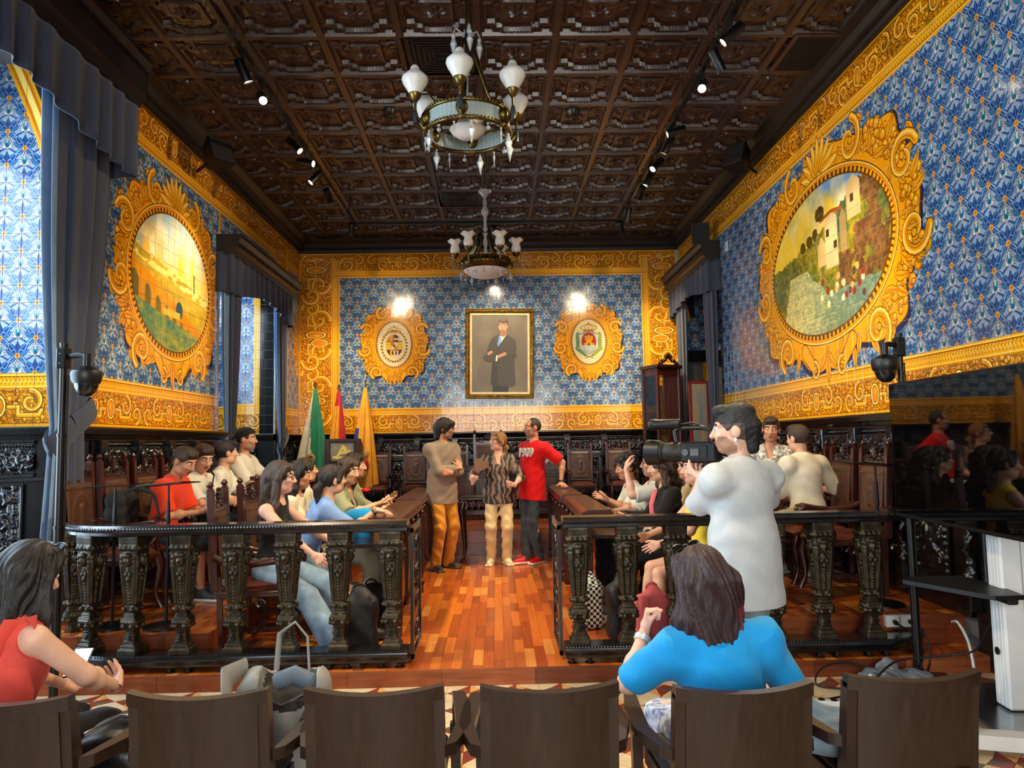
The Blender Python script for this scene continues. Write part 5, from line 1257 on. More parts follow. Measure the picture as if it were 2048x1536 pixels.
frame_part('linen_slip', (.03, .03), -.01, 0, -.03, .0, mat('linen_slip', (.90, .82, .62), .6), .004); frame_part('gilt_frame', (.095, .095), .03, 0, -.05, .02, GILT, .012); frame_part('outer_moulding', (.10, .10), .085, 0, -.068, .02, GILT, .012)
b = MB()
for k in range(64):
    for sg in (-1, 1): b.ball((-pw - .06 + k * (2 * pw + .12) / 63, -.055, sg * (ph + .06)), .016, 5)
for k in range(84):
    for sg in (-1, 1): b.ball((sg * (pw + .06), -.055, -ph - .05 + k * (2 * ph + .1) / 83), .016, 5)
tag(b.build('gilt_ornament', GILT, po), kind='stuff')

# ---------------------------------------------------------------- pelmets and curtains
def pelmet(label, wx, sg, y0, y1, z0, z1, drop, proj=.42, m_=VELVET):
    t = empty('pelmet', (wx, y0, z0), 0, label, 'pelmet'); L = y1 - y0
    b = MB()
    pr = [(0, z1 - z0), (0, 0), (proj - .10, 0), (proj - .09, .08), (proj - .05, .10), (proj - .04, z1 - z0 - .10), (proj, z1 - z0 - .05), (proj, z1 - z0)]
    b.prism([(sg * p, z) for p, z in pr][::1 if sg > 0 else -1], 0, L, 'y'); smooth_by_angle(b.build('cornice_box', CORNICE, t), 20)
    n = int(L / .06); d = MB()
    for k in range(n): d.box(*sorted((sg * (proj - .035), sg * (proj - .02))), .02 + k * L / n, .05 + k * L / n, z1 - z0 - .14, z1 - z0 - .11)
    tag(d.build('dentils', CORNICE, t), kind='stuff')
    P = [(.05 + sg * 0, 0)];  # valance follows the three open sides
    path = []; s_ = 0; N_ = int((L + 2 * (proj - .12)) / .02)
    for k in range(N_ + 1):
        u = k / N_ * (L + 2 * (proj - .12)); a = proj - .12
        if u < a: q = (u, 0, 0, -1)
        elif u < a + L: q = (a, u - a, 1, 0)
        else: q = (a - (u - a - L), L, 0, 1)
        path.append((q, u))
    v = []; NR = 9; Lt = L + 2 * (proj - .12)
    for (x, y, nx, ny), u in path:
        edge = min(u, Lt - u); wave = .5 + .5 * math.cos(2 * math.pi * (u - Lt / 2) / (L * .98)); dr = drop * (1.12 - .34 * wave)
        for j in range(NR):
            f_ = j / (NR - 1); w_ = (.012 + .016 * f_) * math.sin(u * 26 + 1.3 * math.sin(u * 5)); v.append((sg * (x + nx * w_ + .0), y + ny * w_, .03 - dr * f_))
    F_ = [(k * NR + j, k * NR + j + 1, (k + 1) * NR + j + 1, (k + 1) * NR + j) for k in range(len(path) - 1) for j in range(NR - 1)]
    o = mesh_obj('valance', v, np.array(F_, np.int32), m_, t, smooth=True); md = o.modifiers.new('thickness', 'SOLIDIFY'); md.thickness = .008
    return t
pelmet('long dark pelmet with blue valance over the near left window', XL, 1, 2.5, 6.30, 4.60, 5.03, .60, proj=.50)
pelmet('dark pelmet with blue valance over the far left window', XL, 1, 9.09, 11.95, 4.02, 4.28, .46, proj=.32)
pelmet('dark pelmet with grey blue valance over the balcony door on the right', XR, -1, 10.5, 12.93, 4.20, 4.52, .42, proj=.32, m_=VELVETG)
def curtain(label, x, y, wx, wy, z0, z1, zt, dx, dy, m_, folds=9, lining=False, tail=True, pinch=.55):
    """hangs from zt, gathered by a tie at z1 and drawn aside (dx, dy), tail down to z0"""
    t = empty('curtain', (x, y, zt), 0, label, 'curtain', 'blue velvet window curtains'); nu, nv = folds * 12, 40; v = []
    for j in range(nv):
        z = zt + (z0 - zt) * j / (nv - 1)
        if z > z1: s_ = (zt - z) / (zt - z1); g = 1 - pinch * s_ ** 2.2; ox, oy = dx * s_ ** 2, dy * s_ ** 2
        else: s_ = (z1 - z) / max(.01, z1 - z0); g = 1 - pinch + .30 * min(1, s_ * 1.6) * pinch; ox, oy = dx * (1 - .15 * s_), dy * (1 - .15 * s_)
        for i in range(nu):
            a = 2 * math.pi * i / nu; f_ = 1 + .22 * math.sin(folds * a + .4 * math.sin(3 * a)) ; f_ *= g
            v.append((ox + wx * f_ * math.cos(a), oy + wy * f_ * math.sin(a), z - zt))
    F_ = []; mi = []
    for j in range(nv - 1):
        for i in range(nu):
            i2 = (i + 1) % nu; F_.append((j * nu + i2, j * nu + i, (j + 1) * nu + i, (j + 1) * nu + i2)); a = 2 * math.pi * (i + .5) / nu
            mi.append(1 if lining and math.sin(a) < -.30 and math.cos(a) < .55 else 0)
    mesh_obj('drape', v, np.array(F_, np.int32), [m_, LINING], t, smooth=True, mi=mi)
    if tail:
        b = MB(); P = [(dx + wx * (1 - pinch) * 1.30 * math.cos(a), dy + (wy * (1 - pinch) * 1.30 + (.12 if math.sin(a) > 0 else .0)) * math.sin(a), z1 - zt + .17 * math.sin(a)) for a in np.linspace(0, 2 * math.pi, 26)]
        b.tube(P, .095, 8, flat=.2, cap=False); b.build('tieback', m_, t, 60)
    return t
curtain('tall blue curtain with pale lining beside the near left window, gathered low by a tieback', -3.37, 5.86, .085, .40, .35, 1.78, 4.66, .03, -.10, VELVET, 10, True)
curtain('blue curtain at the near side of the far left window', -3.40, 9.40, .06, .25, .45, 1.62, 4.05, -.02, .05, VELVET, 8, True)
curtain('blue curtain at the far left window, next to the green and white flag', -3.40, 11.55, .06, .24, .45, 1.66, 4.05, .0, .12, VELVET, 8, True)
curtain('grey blue curtain at the near side of the balcony door, behind the cameraman', 3.24, 10.78, .06, .24, .45, 1.60, 4.22, -.02, -.05, VELVETG, 8)
curtain('grey blue curtain at the far side of the balcony door, behind the display case', 3.23, 12.45, .06, .22, .45, 1.60, 4.22, .02, .12, VELVETG, 8)
# balcony door recess on the right
b = MB(); b.box(XR + .02, XR + .94, 12.70, 12.749, .32, 1.75); b.box(XR, XR + .94, 12.66, 12.748, 2.95, 3.15); b.build('door_casing', BLACKWOOD, WR)
b = MB(); b.box(XR + .30, XR + .42, 12.70, 12.749, 1.75, 2.95); b.build('jamb_panel', mat('yellow_tile_strip', (.85, .58, .12), .2, var=.3, scale=30), WR)
b = MB(); b.box(XR + .02, XR + .94, 12.735, 12.749, 3.15, 4.45); b.build('jamb_tiles', print_mat('glazed_tile_recess', IM['jamb'], 'XZ', XR - 1.0, TZ0, 1.2, cvJ.H / PPM, .18), WR)
b = MB()
for y in (10.75, 11.7, 12.65): b.box(XR + .86, XR + .93, y - .06, y + .06, .1, 3.1, .008)
for z in (.1, 1.2, 2.95): b.box(XR + .87, XR + .92, 10.75, 12.65, z, z + .15, .008)
o = tag(b.build('door_2', BLACKWOOD), kind='structure'); p = MB(); p.box(XR + .885, XR + .892, 10.8, 12.6, .25, 3.0); p.build('pane', mat('dim_door_glass', (.10, .12, .13), .08, spec=.8), o)

# ---------------------------------------------------------------- ceiling fittings
def track(label, pts):
    t = empty('light_track', pts[0], 0, label, 'track'); o0 = Vector(pts[0]); d = Vector(pts[1]) - o0; b = MB()
    n = Vector((-d.y, d.x, 0)).normalized() * .018; M_ = [Vector((0, 0, 0)) - n, d - n, d + n, n]
    b.prism([(p.x, p.y) for p in M_][::-1] if (M_[1] - M_[0]).cross(M_[2] - M_[1]).z < 0 else [(p.x, p.y) for p in M_], -.022, .022, 'z'); b.build('rail_bar', BLACKM, t)
    k = int(d.length / 1.2)
    for i in range(k + 1): p = d * ((i + .3) / (k + .6)); b = MB(); b.tube([p + Vector((0, 0, .02)), p + Vector((0, 0, ZC - .05 - o0.z))], .004, 5); b.ball(p + Vector((0, 0, .03)), .012, 6); b.build('suspension_rod', BLACKM, t)
track('black lighting track hanging over the left side of the room', [(-2.13, 2.0, 4.97), (-2.13, 10.95, 4.97)]); track('black lighting track hanging over the right side of the room', [(1.93, 2.0, 4.97), (1.93, 10.95, 4.97)]); track('black lighting track crossing the room before the back wall', [(-2.1, 10.97, 4.97), (1.9, 10.97, 4.97)])
LENS = mat('lit_spot_lens', (1, .9, .7), .4, emis=(1, .93, .78, 30)); LENSD = mat('spot_reflector', (.85, .84, .8), .2, .9)
spot_n = [0]
def spot(x, y, aim, label, power=1.0, ang=62, blend=.8):
    t = empty('track_spotlight', (x, y, 4.95), 0, label, 'spotlight', 'black cylinder spotlights on the tracks' if y > 5 else 'added fill spotlights out of view')
    d = (Vector(aim) - Vector((x, y, 4.84))).normalized(); q = d.to_track_quat('-Z', 'Y').to_matrix().to_4x4(); M_ = Matrix.Translation((0, 0, -.13)) @ q
    b = MB(); b.box(-.02, .02, -.06, .06, -.01, .02, .003); b.build('adaptor', BLACKM, t); b = MB(); b.tube([(0, 0, 0), (0, 0, -.07), (0.03, 0, -.10)], .008, 6); b.build('stem', BLACKM, t)
    b = MB(); b.lathe([(.002, .10), (.038, .10), (.042, .095), (.042, -.10), (.036, -.10), (.034, -.085), (.002, -.085)][::-1], n=18, M=M_); lb_ = b.build('lamp_body', BLACKM, t, 40)
    b = MB(); b.lathe([(.001, -.088), (.033, -.088), (.033, -.084), (.001, -.084)], n=14, M=M_); b.build('lens', LENS, lb_)
    l = bpy.data.lights.new('spot_lamp', 'SPOT'); l.energy = SPOT_POWER * power; l.color = SPOT_COLOR; l.spot_size = math.radians(ang); l.spot_blend = blend; l.shadow_soft_size = .03
    lo = bpy.data.objects.new('spot_lamp', l); COL.objects.link(lo); lo.location = Vector((x, y, 4.82)) + d * .115; lo.rotation_euler = d.to_track_quat('-Z', 'Y').to_euler()
o_ = ['%s black spotlight along the left track, counted from the photographer' % s for s in ('first', 'second', 'third', 'fourth', 'fifth', 'sixth', 'seventh')]
aimsL = [(6.08, (-.4, 7.6, .2)), (6.58, (0.2, 2.0, 1.0)), (7.66, (1.6, 7.0, 1.0)), (8.14, (3.3, 7.0, 3.4)), (8.61, (-3.4, 8.0, 3.2)), (9.25, (-1.8, 13, 3.0)), (10.77, (-2.9, 12.9, 2.0))]
for lab, (y, aim) in zip(o_, aimsL): spot(-2.13, y, aim, lab, .75 if y == 9.25 else 1.0)
o_ = ['%s black spotlight along the right track, counted from the photographer' % s for s in ('first', 'second', 'third', 'fourth', 'fifth', 'sixth', 'seventh', 'eighth', 'ninth', 'tenth')]
aimsR = [(5.55, (-2.3, 6.6, 1.1)), (5.96, (3.3, 6.8, 2.6)), (6.40, (.3, 2.2, 1.0)), (7.39, (-3.2, 7.8, 3.3)), (7.74, (.0, 8.9, 1.0)), (8.30, (-1.6, 6.6, 1.0)), (8.75, (0.0, 9.4, 1.2)), (9.25, (1.7, 13, 3.0)), (10.2, (1.5, 12.6, .9)), (10.8, (2.9, 12.9, 2.6))]
for lab, (y, aim) in zip(o_, aimsR): spot(1.93, y, aim, lab, .75 if y == 9.25 else 1.0)
spot(0.0, 10.97, (0.05, 13, 3.2), 'black spotlight in the middle of the cross track facing the portrait', .6)
# spotlights added out of view where the tracks continue, for fill light
for n_, (x, y, aim) in enumerate(((-2.13, 4.4, (0, 6.4, .1)), (1.93, 4.6, (-1.8, 6.0, .9)), (-2.13, 3.2, (1.3, 4.0, .8)), (1.93, 3.0, (-.6, 3.0, .4)))): spot(x, y, aim, ('added unseen black spotlight over the left end of the balustrade, lighting the aisle', 'added unseen black spotlight over the right end of the balustrade, lighting the left desks', 'added unseen black spotlight over the left armchairs, lighting the cameraman', 'added unseen black spotlight over the right armchairs, lighting the tiled floor')[n_], 1.0)

def chandelier(x, y, zr, R, top, label, style):
    t = empty('chandelier', (x, y, zr), 0, label, 'chandelier'); h = .145 if style == 1 else .09
    b = MB(); b.tube([(0, 0, .55 if style == 1 else 1.1), (0, 0, top - zr)], .012 if style == 1 else .008, 6)
    if style == 2:
        for k in range(12): z = 1.15 + k * .035; b.tube([(.012 * math.cos(a) * (k % 2), .012 * math.cos(a) * (1 - k % 2), z + .02 * math.sin(a)) for a in np.linspace(0, 6.28, 9)], .0035, 4)
    b.build('chain', BRASS, t, 60)
    if style == 1:
        for nm, z in (('upper_ring', h), ('lower_ring', 0)):
            b = MB(); b.tube([(R * math.cos(a), R * math.sin(a), z) for a in np.linspace(0, 2 * math.pi, 49)], .016, 8, cap=False)
            for k in range(72): a = 2 * math.pi * k / 72; b.ball((R * math.cos(a) * 1.03, R * math.sin(a) * 1.03, z + .008), .012, 5)
            b.build(nm, BRASS, t, 60)
        pm = None
        for k in range(56):
            if pm is None: b = MB(); b.box(-.0188, .0188, -.004, .004, .01, h - .01, .003); o = b.build('glass_slat', mat('ribbed_glass_slat', (.72, .78, .76), .2, trans=.15, spec=.8), t); pm = o.data
            else: o = link(bpy.data.objects.new('glass_slat', pm), t)
            a = 2 * math.pi * (k + .5) / 56; o.location = (R * .985 * math.cos(a), R * .985 * math.sin(a), 0); o.rotation_euler = (0, 0, a + math.pi / 2)
        b = MB(); b.lathe([(.003, -.04), (.09, -.03), (.14, .01), (.15, .03), (.09, .05), (.085, .09), (.003, .09)], (0, 0, .02), 24); b.build('centre_bowl', FROST, t, 60)
        nA = 6
        for k in range(3): a = 2 * math.pi * k / 3 + .5; b = MB(); b.tube([(R * math.cos(a), R * math.sin(a), h), (R * .55 * math.cos(a), R * .55 * math.sin(a), .40), (.05 * math.cos(a), .05 * math.sin(a), .75), (.03 * math.cos(a), .03 * math.sin(a), top - zr - .35)], .013, 6); b.build('support_rod', BRASS, t, 60)
        b = MB(); b.lathe([(.01, .12), (.04, .13), (.015, .16), (.03, .19), (.014, .22), (.028, .25), (.012, .30), (.012, .5), (.03, .52), (.01, .55)], (0, 0, 0), 12); b.build('crystal_stem', CRYST, t, 60)
    else:
        b = MB(); b.lathe([(R * .72, -.02), (R * .80, -.01), (R * .98, .05), (R * 1.02, .07), (R, .09), (R * .92, .12), (R * .92, .15), (R * .80, .16), (R * .7, .12)], (0, 0, 0), 40)
        for k in range(40): a = 2 * math.pi * k / 40; b.ball((R * 1.0 * math.cos(a), R * 1.0 * math.sin(a), .06 + .02 * (k % 2)), .018, 5); b.ball((R * .93 * math.cos(a), R * .93 * math.sin(a), .13), .013, 5)
        b.build('pierced_ring', BRASS, t, 60)
        b = MB(); b.lathe([(.003, -.095), (R * .3, -.092), (R * .58, -.066), (R * .78, -.02), (R * .84, 0), (.01, .01)], (0, 0, 0), 32); b.build('centre_bowl', FROST, t, 60)
        b = MB(); b.lathe([(.012, .12), (.03, .2), (.018, .3), (.035, .38), (.016, .45), (.045, .52), (.02, .6), (.022, .72), (.05, .76), (.055, .80), (.02, .86), (.03, .92), (.018, .96), (.035, 1.0), (.085, 1.04), (.09, 1.07), (.02, 1.10)], (0, 0, 0), 14); b.build('crystal_stem', CRYST, t, 60)
        nA = 6
        for k in range(6): a = 2 * math.pi * k / 6; b = MB(); b.tube([(.02 * math.cos(a), .02 * math.sin(a), .50), (R * .3 * math.cos(a), R * .3 * math.sin(a), .52), (R * .42 * math.cos(a), R * .42 * math.sin(a), .34), (R * .8 * math.cos(a), R * .8 * math.sin(a), .16)], .011, 6); b.build('support_rod', BRASS, t, 60)
    for k in range(nA):
        a = 2 * math.pi * k / nA + (math.radians(-95) if style == 1 else math.radians(-62)); c, s_ = math.cos(a), math.sin(a); Ro = R * (1.30 if style == 1 else 1.16); zb = h + (.10 if style == 1 else .13)
        b = MB(); b.tube([(R * c, R * s_, .02), (R * 1.12 * c, R * 1.12 * s_, .0 if style == 1 else .06), (Ro * c, Ro * s_, .09), (Ro * c, Ro * s_, zb)], .012, 6)
        if style == 1: b.tube([(R * .72 * c, R * .72 * s_, h + .05), (R * .95 * c, R * .95 * s_, h + .14), (R * 1.2 * c, R * 1.2 * s_, h + .12), (Ro * c, Ro * s_, h + .03)], .009, 6)
        b.build('arm', BRASS, t, 60)
        b = MB(); b.lathe([(.012, -.05), (.03, -.03), (.05, 0), (.052, .015), (.02, .018)], (Ro * c, Ro * s_, zb), 14); b.build('lamp_cup', BRASS, t, 60)
        b = MB()
        if style == 1: pf = [(.042, .015), (.055, .04), (.082, .085), (.092, .112), (.088, .13), (.072, .14), (.07, .148), (.05, .165), (.034, .18), (.03, .2), (.018, .215), (.002, .22)]
        else: pf = [(.03, .01), (.045, .03), (.047, .06), (.036, .09), (.04, .11), (.062, .13), (.075, .138), (.05, .125), (.03, .09), (.02, .02)]
        g_ = 1.16 if style == 1 else 1.35; b.lathe([(r_ * g_, z_ * g_) for r_, z_ in pf], (Ro * c, Ro * s_, zb), 20); o = b.build('globe_shade' if style == 1 else 'tulip_shade', FROST, t, 60)
        if style == 2:
            for vtx in o.data.vertices:
                dz = vtx.co.z - zb
                if dz > .10: an = math.atan2(vtx.co.y - Ro * s_, vtx.co.x - Ro * c); vtx.co.z += .012 * math.cos(6 * an)
        if style == 1:
            b = MB(); b.ball((R * 1.02 * c, R * 1.02 * s_, h * .55), .05, 10, (1, 1, 1.2)); b.ball((R * 1.05 * c, R * 1.05 * s_, .0), .03, 8); b.build('shell_boss', BRASS, t, 60)
            b = MB(); b.lathe([(.004, -.05), (.02, -.05), (.022, .02), (.014, .05), (.004, .08)], (Ro * c, Ro * s_, .07), 8); b.build('tassel_drop', mat('dark_glass_tassel', (.20, .24, .24), .2, spec=.8), t, 60)
    n = 16 if style == 1 else 18
    for k in range(n):
        a = 2 * math.pi * (k + .3) / n; c, s_ = math.cos(a), math.sin(a); L_ = (.14 if k % 3 == 0 else .05 if k % 3 == 1 else .09) * (1 if style == 1 else .5); rr = R if style == 1 else R * .95; z = -.02
        b = MB(); b.ball((rr * c, rr * s_, z - .015), .009, 6)
        if k % 3 == 1: b.ball((rr * c, rr * s_, z - .05), .018, 8)
        else: w_ = .030 if k % 3 == 0 else .010; b.lathe([(.002, -L_ - .03), (w_ * .45, -L_ * .8), (w_, -L_ * .45), (w_ * .45, -L_ * .2), (w_ * .5, -L_ * .1), (.003, 0)], (rr * c, rr * s_, z - .02), 6)
        b.build('crystal_drop', CRYST, t)
    if style == 1:
        for k in range(4): a = k * 1.57 + .3; b = MB(); b.tube([(.03 * math.cos(a), .03 * math.sin(a), .86), (.09 * math.cos(a), .09 * math.sin(a), .90), (.11 * math.cos(a), .11 * math.sin(a), .86)], .008, 5); b.lathe([(.002, -.2), (.012, -.17), (.028, -.10), (.014, -.05), (.018, -.03), (.003, 0)], (.11 * math.cos(a), .11 * math.sin(a), .86), 6); b.build('crystal_drop', CRYST, t)
chandelier(-.20, 5.8, 4.11, .345, ZC, 'large brass chandelier with a glass slat ring and globe shades in the foreground', 1)
chandelier(-.11, 9.4, 3.84, .345, ZC, 'smaller brass chandelier with tulip shades and a white bowl in front of the back wall', 2)

def vent(x, y, label):
    t = empty('ceiling_vent', (x, y, ZC - .045), 0, label, 'vent')
    b = MB(); b.box(-.33, .33, -.325, .325, .02, .04); b.build('backing', CORNICE, t)
    for k in range(6):
        s_ = .30 - k * .045; b = MB()
        for q in ((-s_, s_, -s_, -s_ + .014), (-s_, s_, s_ - .014, s_), (-s_, -s_ + .014, -s_ + .014, s_ - .014), (s_ - .014, s_, -s_ + .014, s_ - .014)): b.box(*q, -.012, .022)
        b.build('louvre', CORNICE, t)
vent(-.464, 6.6475, 'square louvred ceiling vent behind the large chandelier'); vent(-.464, 10.6975, 'square louvred ceiling vent above the small chandelier')
hp = empty('ceiling_grille', (3.0, 6.6, ZC - .075), 0, 'flat brown loudspeaker grille panel in the ceiling by the right wall', 'grille')
b = MB(); b.box(-.24, .24, -.33, .33, -.004, .02, .004); b.build('panel', BROWNCEIL, hp); b = MB()
for k in range(30): b.box(-.20, .20, -.29 + k * .02, -.282 + k * .02, -.009, -.004)
tag(b.build('slots', mat('grille_slots', (.10, .07, .055), .6), hp), kind='stuff')
for x, y, side in ((-1.12, 7.74, 'left'), (.905, 7.8, 'right')):
    t = empty('dome_sensor', (x, y, ZC - .05), 0, 'small black ceiling dome %s of the large chandelier' % side, 'sensor'); b = MB(); b.lathe([(.03, -.07), (.055, -.05), (.065, -.02), (.07, .0), (.07, .03)], (0, 0, 0), 16); b.build('dome', BLACKP, t, 60); b = MB(); b.lathe([(.07, 0), (.085, .005), (.085, .03)], (0, 0, 0), 16); b.build('rim', CORNICE, t, 40)
def speaker(x, y, z, rz, tilt, label, s_=1.0):
    t = empty('loudspeaker', (x, y, z), 0, label, 'speaker'); M_ = Matrix.Rotation(rz, 4, 'Z') @ Matrix.Rotation(tilt, 4, 'X')
    b = MB(); b.prism([(-.09 * s_, -.10 * s_), (.09 * s_, -.10 * s_), (.14 * s_, .10 * s_), (-.14 * s_, .10 * s_)][::1], -.15 * s_, .15 * s_, 'z', M=M_ @ Matrix.Rotation(math.pi, 4, 'Z')); b.build('cabinet', BLACKP, t)
    b = MB(); b.box(-.13 * s_, .13 * s_, -.112 * s_, -.10 * s_, -.14 * s_, .14 * s_, .006, M_); b.build('grille', mat('speaker_grille', (.07, .06, .055), .7, bump=.3, bscale=300), t)
    b = MB(); b.tube([M_ @ Vector((0, .09, 0)), M_ @ Vector((0, .42, .06))], .02, 8); b.build('bracket', BLACKM, t, 40)
speaker(3.02, 8.66, 5.02, -.9, -.35, 'black loudspeaker bracketed under the cornice above the river mural'); speaker(-3.12, 8.1, 4.90, .9, -.35, 'black loudspeaker bracketed under the left cornice above the aqueduct mural')
speaker(3.10, 10.68, 4.665, -.25, 0, 'black loudspeaker standing on the pelmet over the balcony door', .95)

t = empty('wall_plate', (XR - .008, 10.2, 4.34), 0, 'small white sensor plate on the blue tiles beside the balcony door pelmet', 'sensor'); b = MB(); b.box(-.012, .008, -.045, .045, -.07, .07, .004); b.build('cover', WHITEP, t); b = MB(); b.box(-.016, -.011, -.02, .02, -.02, .03, .003); b.build('sensor_window', mat('sensor_window', (.70, .72, .72), .3), t)
# =================================================================== people
def rotz(a): c, s = math.cos(a), math.sin(a); return np.array([[c, -s, 0], [s, c, 0], [0, 0, 1.]])
def rotx(a): c, s = math.cos(a), math.sin(a); return np.array([[1, 0, 0], [0, c, -s], [0, s, c]])
def roty(a): c, s = math.cos(a), math.sin(a); return np.array([[c, 0, s], [0, 1, 0], [-s, 0, c]])
def ik(a, t, l1, l2, pole):
    a, t = np.asarray(a, float), np.asarray(t, float); d = t - a; L = np.linalg.norm(d); L2 = min(max(L, abs(l1 - l2) + .01), (l1 + l2) * .998); u = d / max(L, 1e-6)
    x = (l1 * l1 - l2 * l2 + L2 * L2) / (2 * L2); hh = math.sqrt(max(0, l1 * l1 - x * x)); p = np.asarray(pole, float); p = p - u * p.dot(u); p /= max(np.linalg.norm(p), 1e-6)
    return a + u * x + p * hh, a + u * L2
HANDS = {}
def hand_mesh(style):
    """right hand: wrist at the origin, fingers along +y, back of the hand up, thumb towards -x"""
    if style in HANDS: return HANDS[style]
    s = Solid((-.085, -.03, -.12), (.06, .21, .05), .0042)
    curl = {'relaxed': (22, 28, 20), 'flat': (4, 6, 4), 'fist': (78, 88, 50), 'grip': (48, 55, 30), 'pinch': (40, 60, 30)}[style]; th = {'relaxed': (38, 18, -22), 'flat': (50, 8, -6), 'fist': (14, 30, -42), 'grip': (20, 22, -45), 'pinch': (22, 30, -35)}[style]
    s.cap((0, -.02, 0), (0, .02, 0), .021, .024, .01, ex=((1, 0, 0), 1.25))
    for i, (x, L, w_) in enumerate(((-.030, (.040, .025, .020), .0085), (-.010, (.045, .029, .021), .0088), (.010, (.041, .027, .021), .0084), (.028, (.032, .020, .018), .0072))):
        y0 = .088 - (.004, 0, .004, .013)[i]; s.cap((x * .5, .012, 0), (x, y0, .001), .0145, .0115, .010)
        p = np.array([x, y0, 0.]); a = 0; sp = (i - 1.5) * -.05
        for k in range(3):
            a += math.radians(curl[k] * (1 + .12 * (i - 1.5) * (1 if style != 'flat' else 0))); d = np.array([-math.sin(sp) * math.cos(a), math.cos(sp) * math.cos(a), -math.sin(a)]); q = p + d * L[k]
            s.cap(p, q, w_ * (1 - .07 * k), w_ * (.95 - .1 * k), .003); p = q
    p = np.array([-.020, .022, -.006]); a, b_, c = [math.radians(t) for t in th]
    for k, L in enumerate((.042, .032, .026)):
        an = a - b_ * k * .7; el = c * (.5 + .35 * k); d = np.array([-math.sin(an) * math.cos(el), math.cos(an) * math.cos(el), math.sin(el)]); q = p + d * L
        s.cap(p, q, (.0150, .0108, .0098)[k], (.0112, .0100, .0080)[k], .006); p = q
    s.cap((-.01, .03, -.004), (-.026, .055, -.006), .014, .010, .01)
    HANDS[style] = s.mesh(); return HANDS[style]
def uvsphere(c, r, n=10):
    k = n // 2 + 1; th = np.linspace(0, math.pi, k + 1); ph = np.linspace(0, 2 * math.pi, n, endpoint=False); T_, P_ = np.meshgrid(th, ph, indexing='ij')
    V = np.stack([np.sin(T_) * np.cos(P_), np.sin(T_) * np.sin(P_), np.cos(T_)], -1).reshape(-1, 3) * r + np.asarray(c); I, J = np.meshgrid(np.arange(k), np.arange(n), indexing='ij'); a = I * n + J; b = I * n + (J + 1) % n
    return V, np.stack([a, a + n, b + n, b], -1).reshape(-1, 4)[:, ::-1]
def SKIN(nm, c): return mat('skin_' + nm, c, .5, var=.07, scale=9, subs=.08, spec=.4)
SK = {'warm': SKIN('warm', (.87, .65, .51)), 'pale': SKIN('pale', (.90, .71, .61)), 'tan': SKIN('tan', (.80, .56, .42)), 'olive': SKIN('olive', (.84, .62, .47)), 'pink': SKIN('pink', (.90, .69, .59))}
LIP = mat('lips', (.66, .34, .30), .45, var=.05); EYEW = mat('eye_white', (.90, .88, .85), .2, var=.02); IRIS = mat('iris', (.16, .10, .07), .15, var=.1); STUB = mat('stubble', (.66, .49, .39), .6, var=.15, scale=60)
def HAIR(nm, c, c2=None, rough=.48): return mat('hair_' + nm, c, rough, var=.3, scale=26, rgb2=c2, stretch=(13, 13, .4), bump=.5, bscale=40)
HR = {'black': HAIR('black', (.075, .06, .055)), 'dark': HAIR('dark_brown', (.15, .10, .075)), 'brown': HAIR('brown', (.28, .19, .13)), 'blonde': HAIR('blonde', (.66, .48, .28), (.45, .30, .16)), 'fair': HAIR('fair', (.55, .40, .24)), 'burg': HAIR('burgundy', (.23, .085, .09), (.06, .035, .035), .36), 'grey': HAIR('greying', (.26, .22, .19)), 'ombre': HAIR('long_brown', (.30, .22, .17), (.15, .11, .09)), 'ash': HAIR('ash_black', (.13, .115, .11), (.07, .06, .06), .35)}
def CLOTH(nm, c, rough=.85, **k): return mat('cloth_' + nm, c, rough, var=k.pop('var', .06), scale=k.pop('scale', 12), bump=.1, bscale=240, sheen=.1, spec=.25, **k)
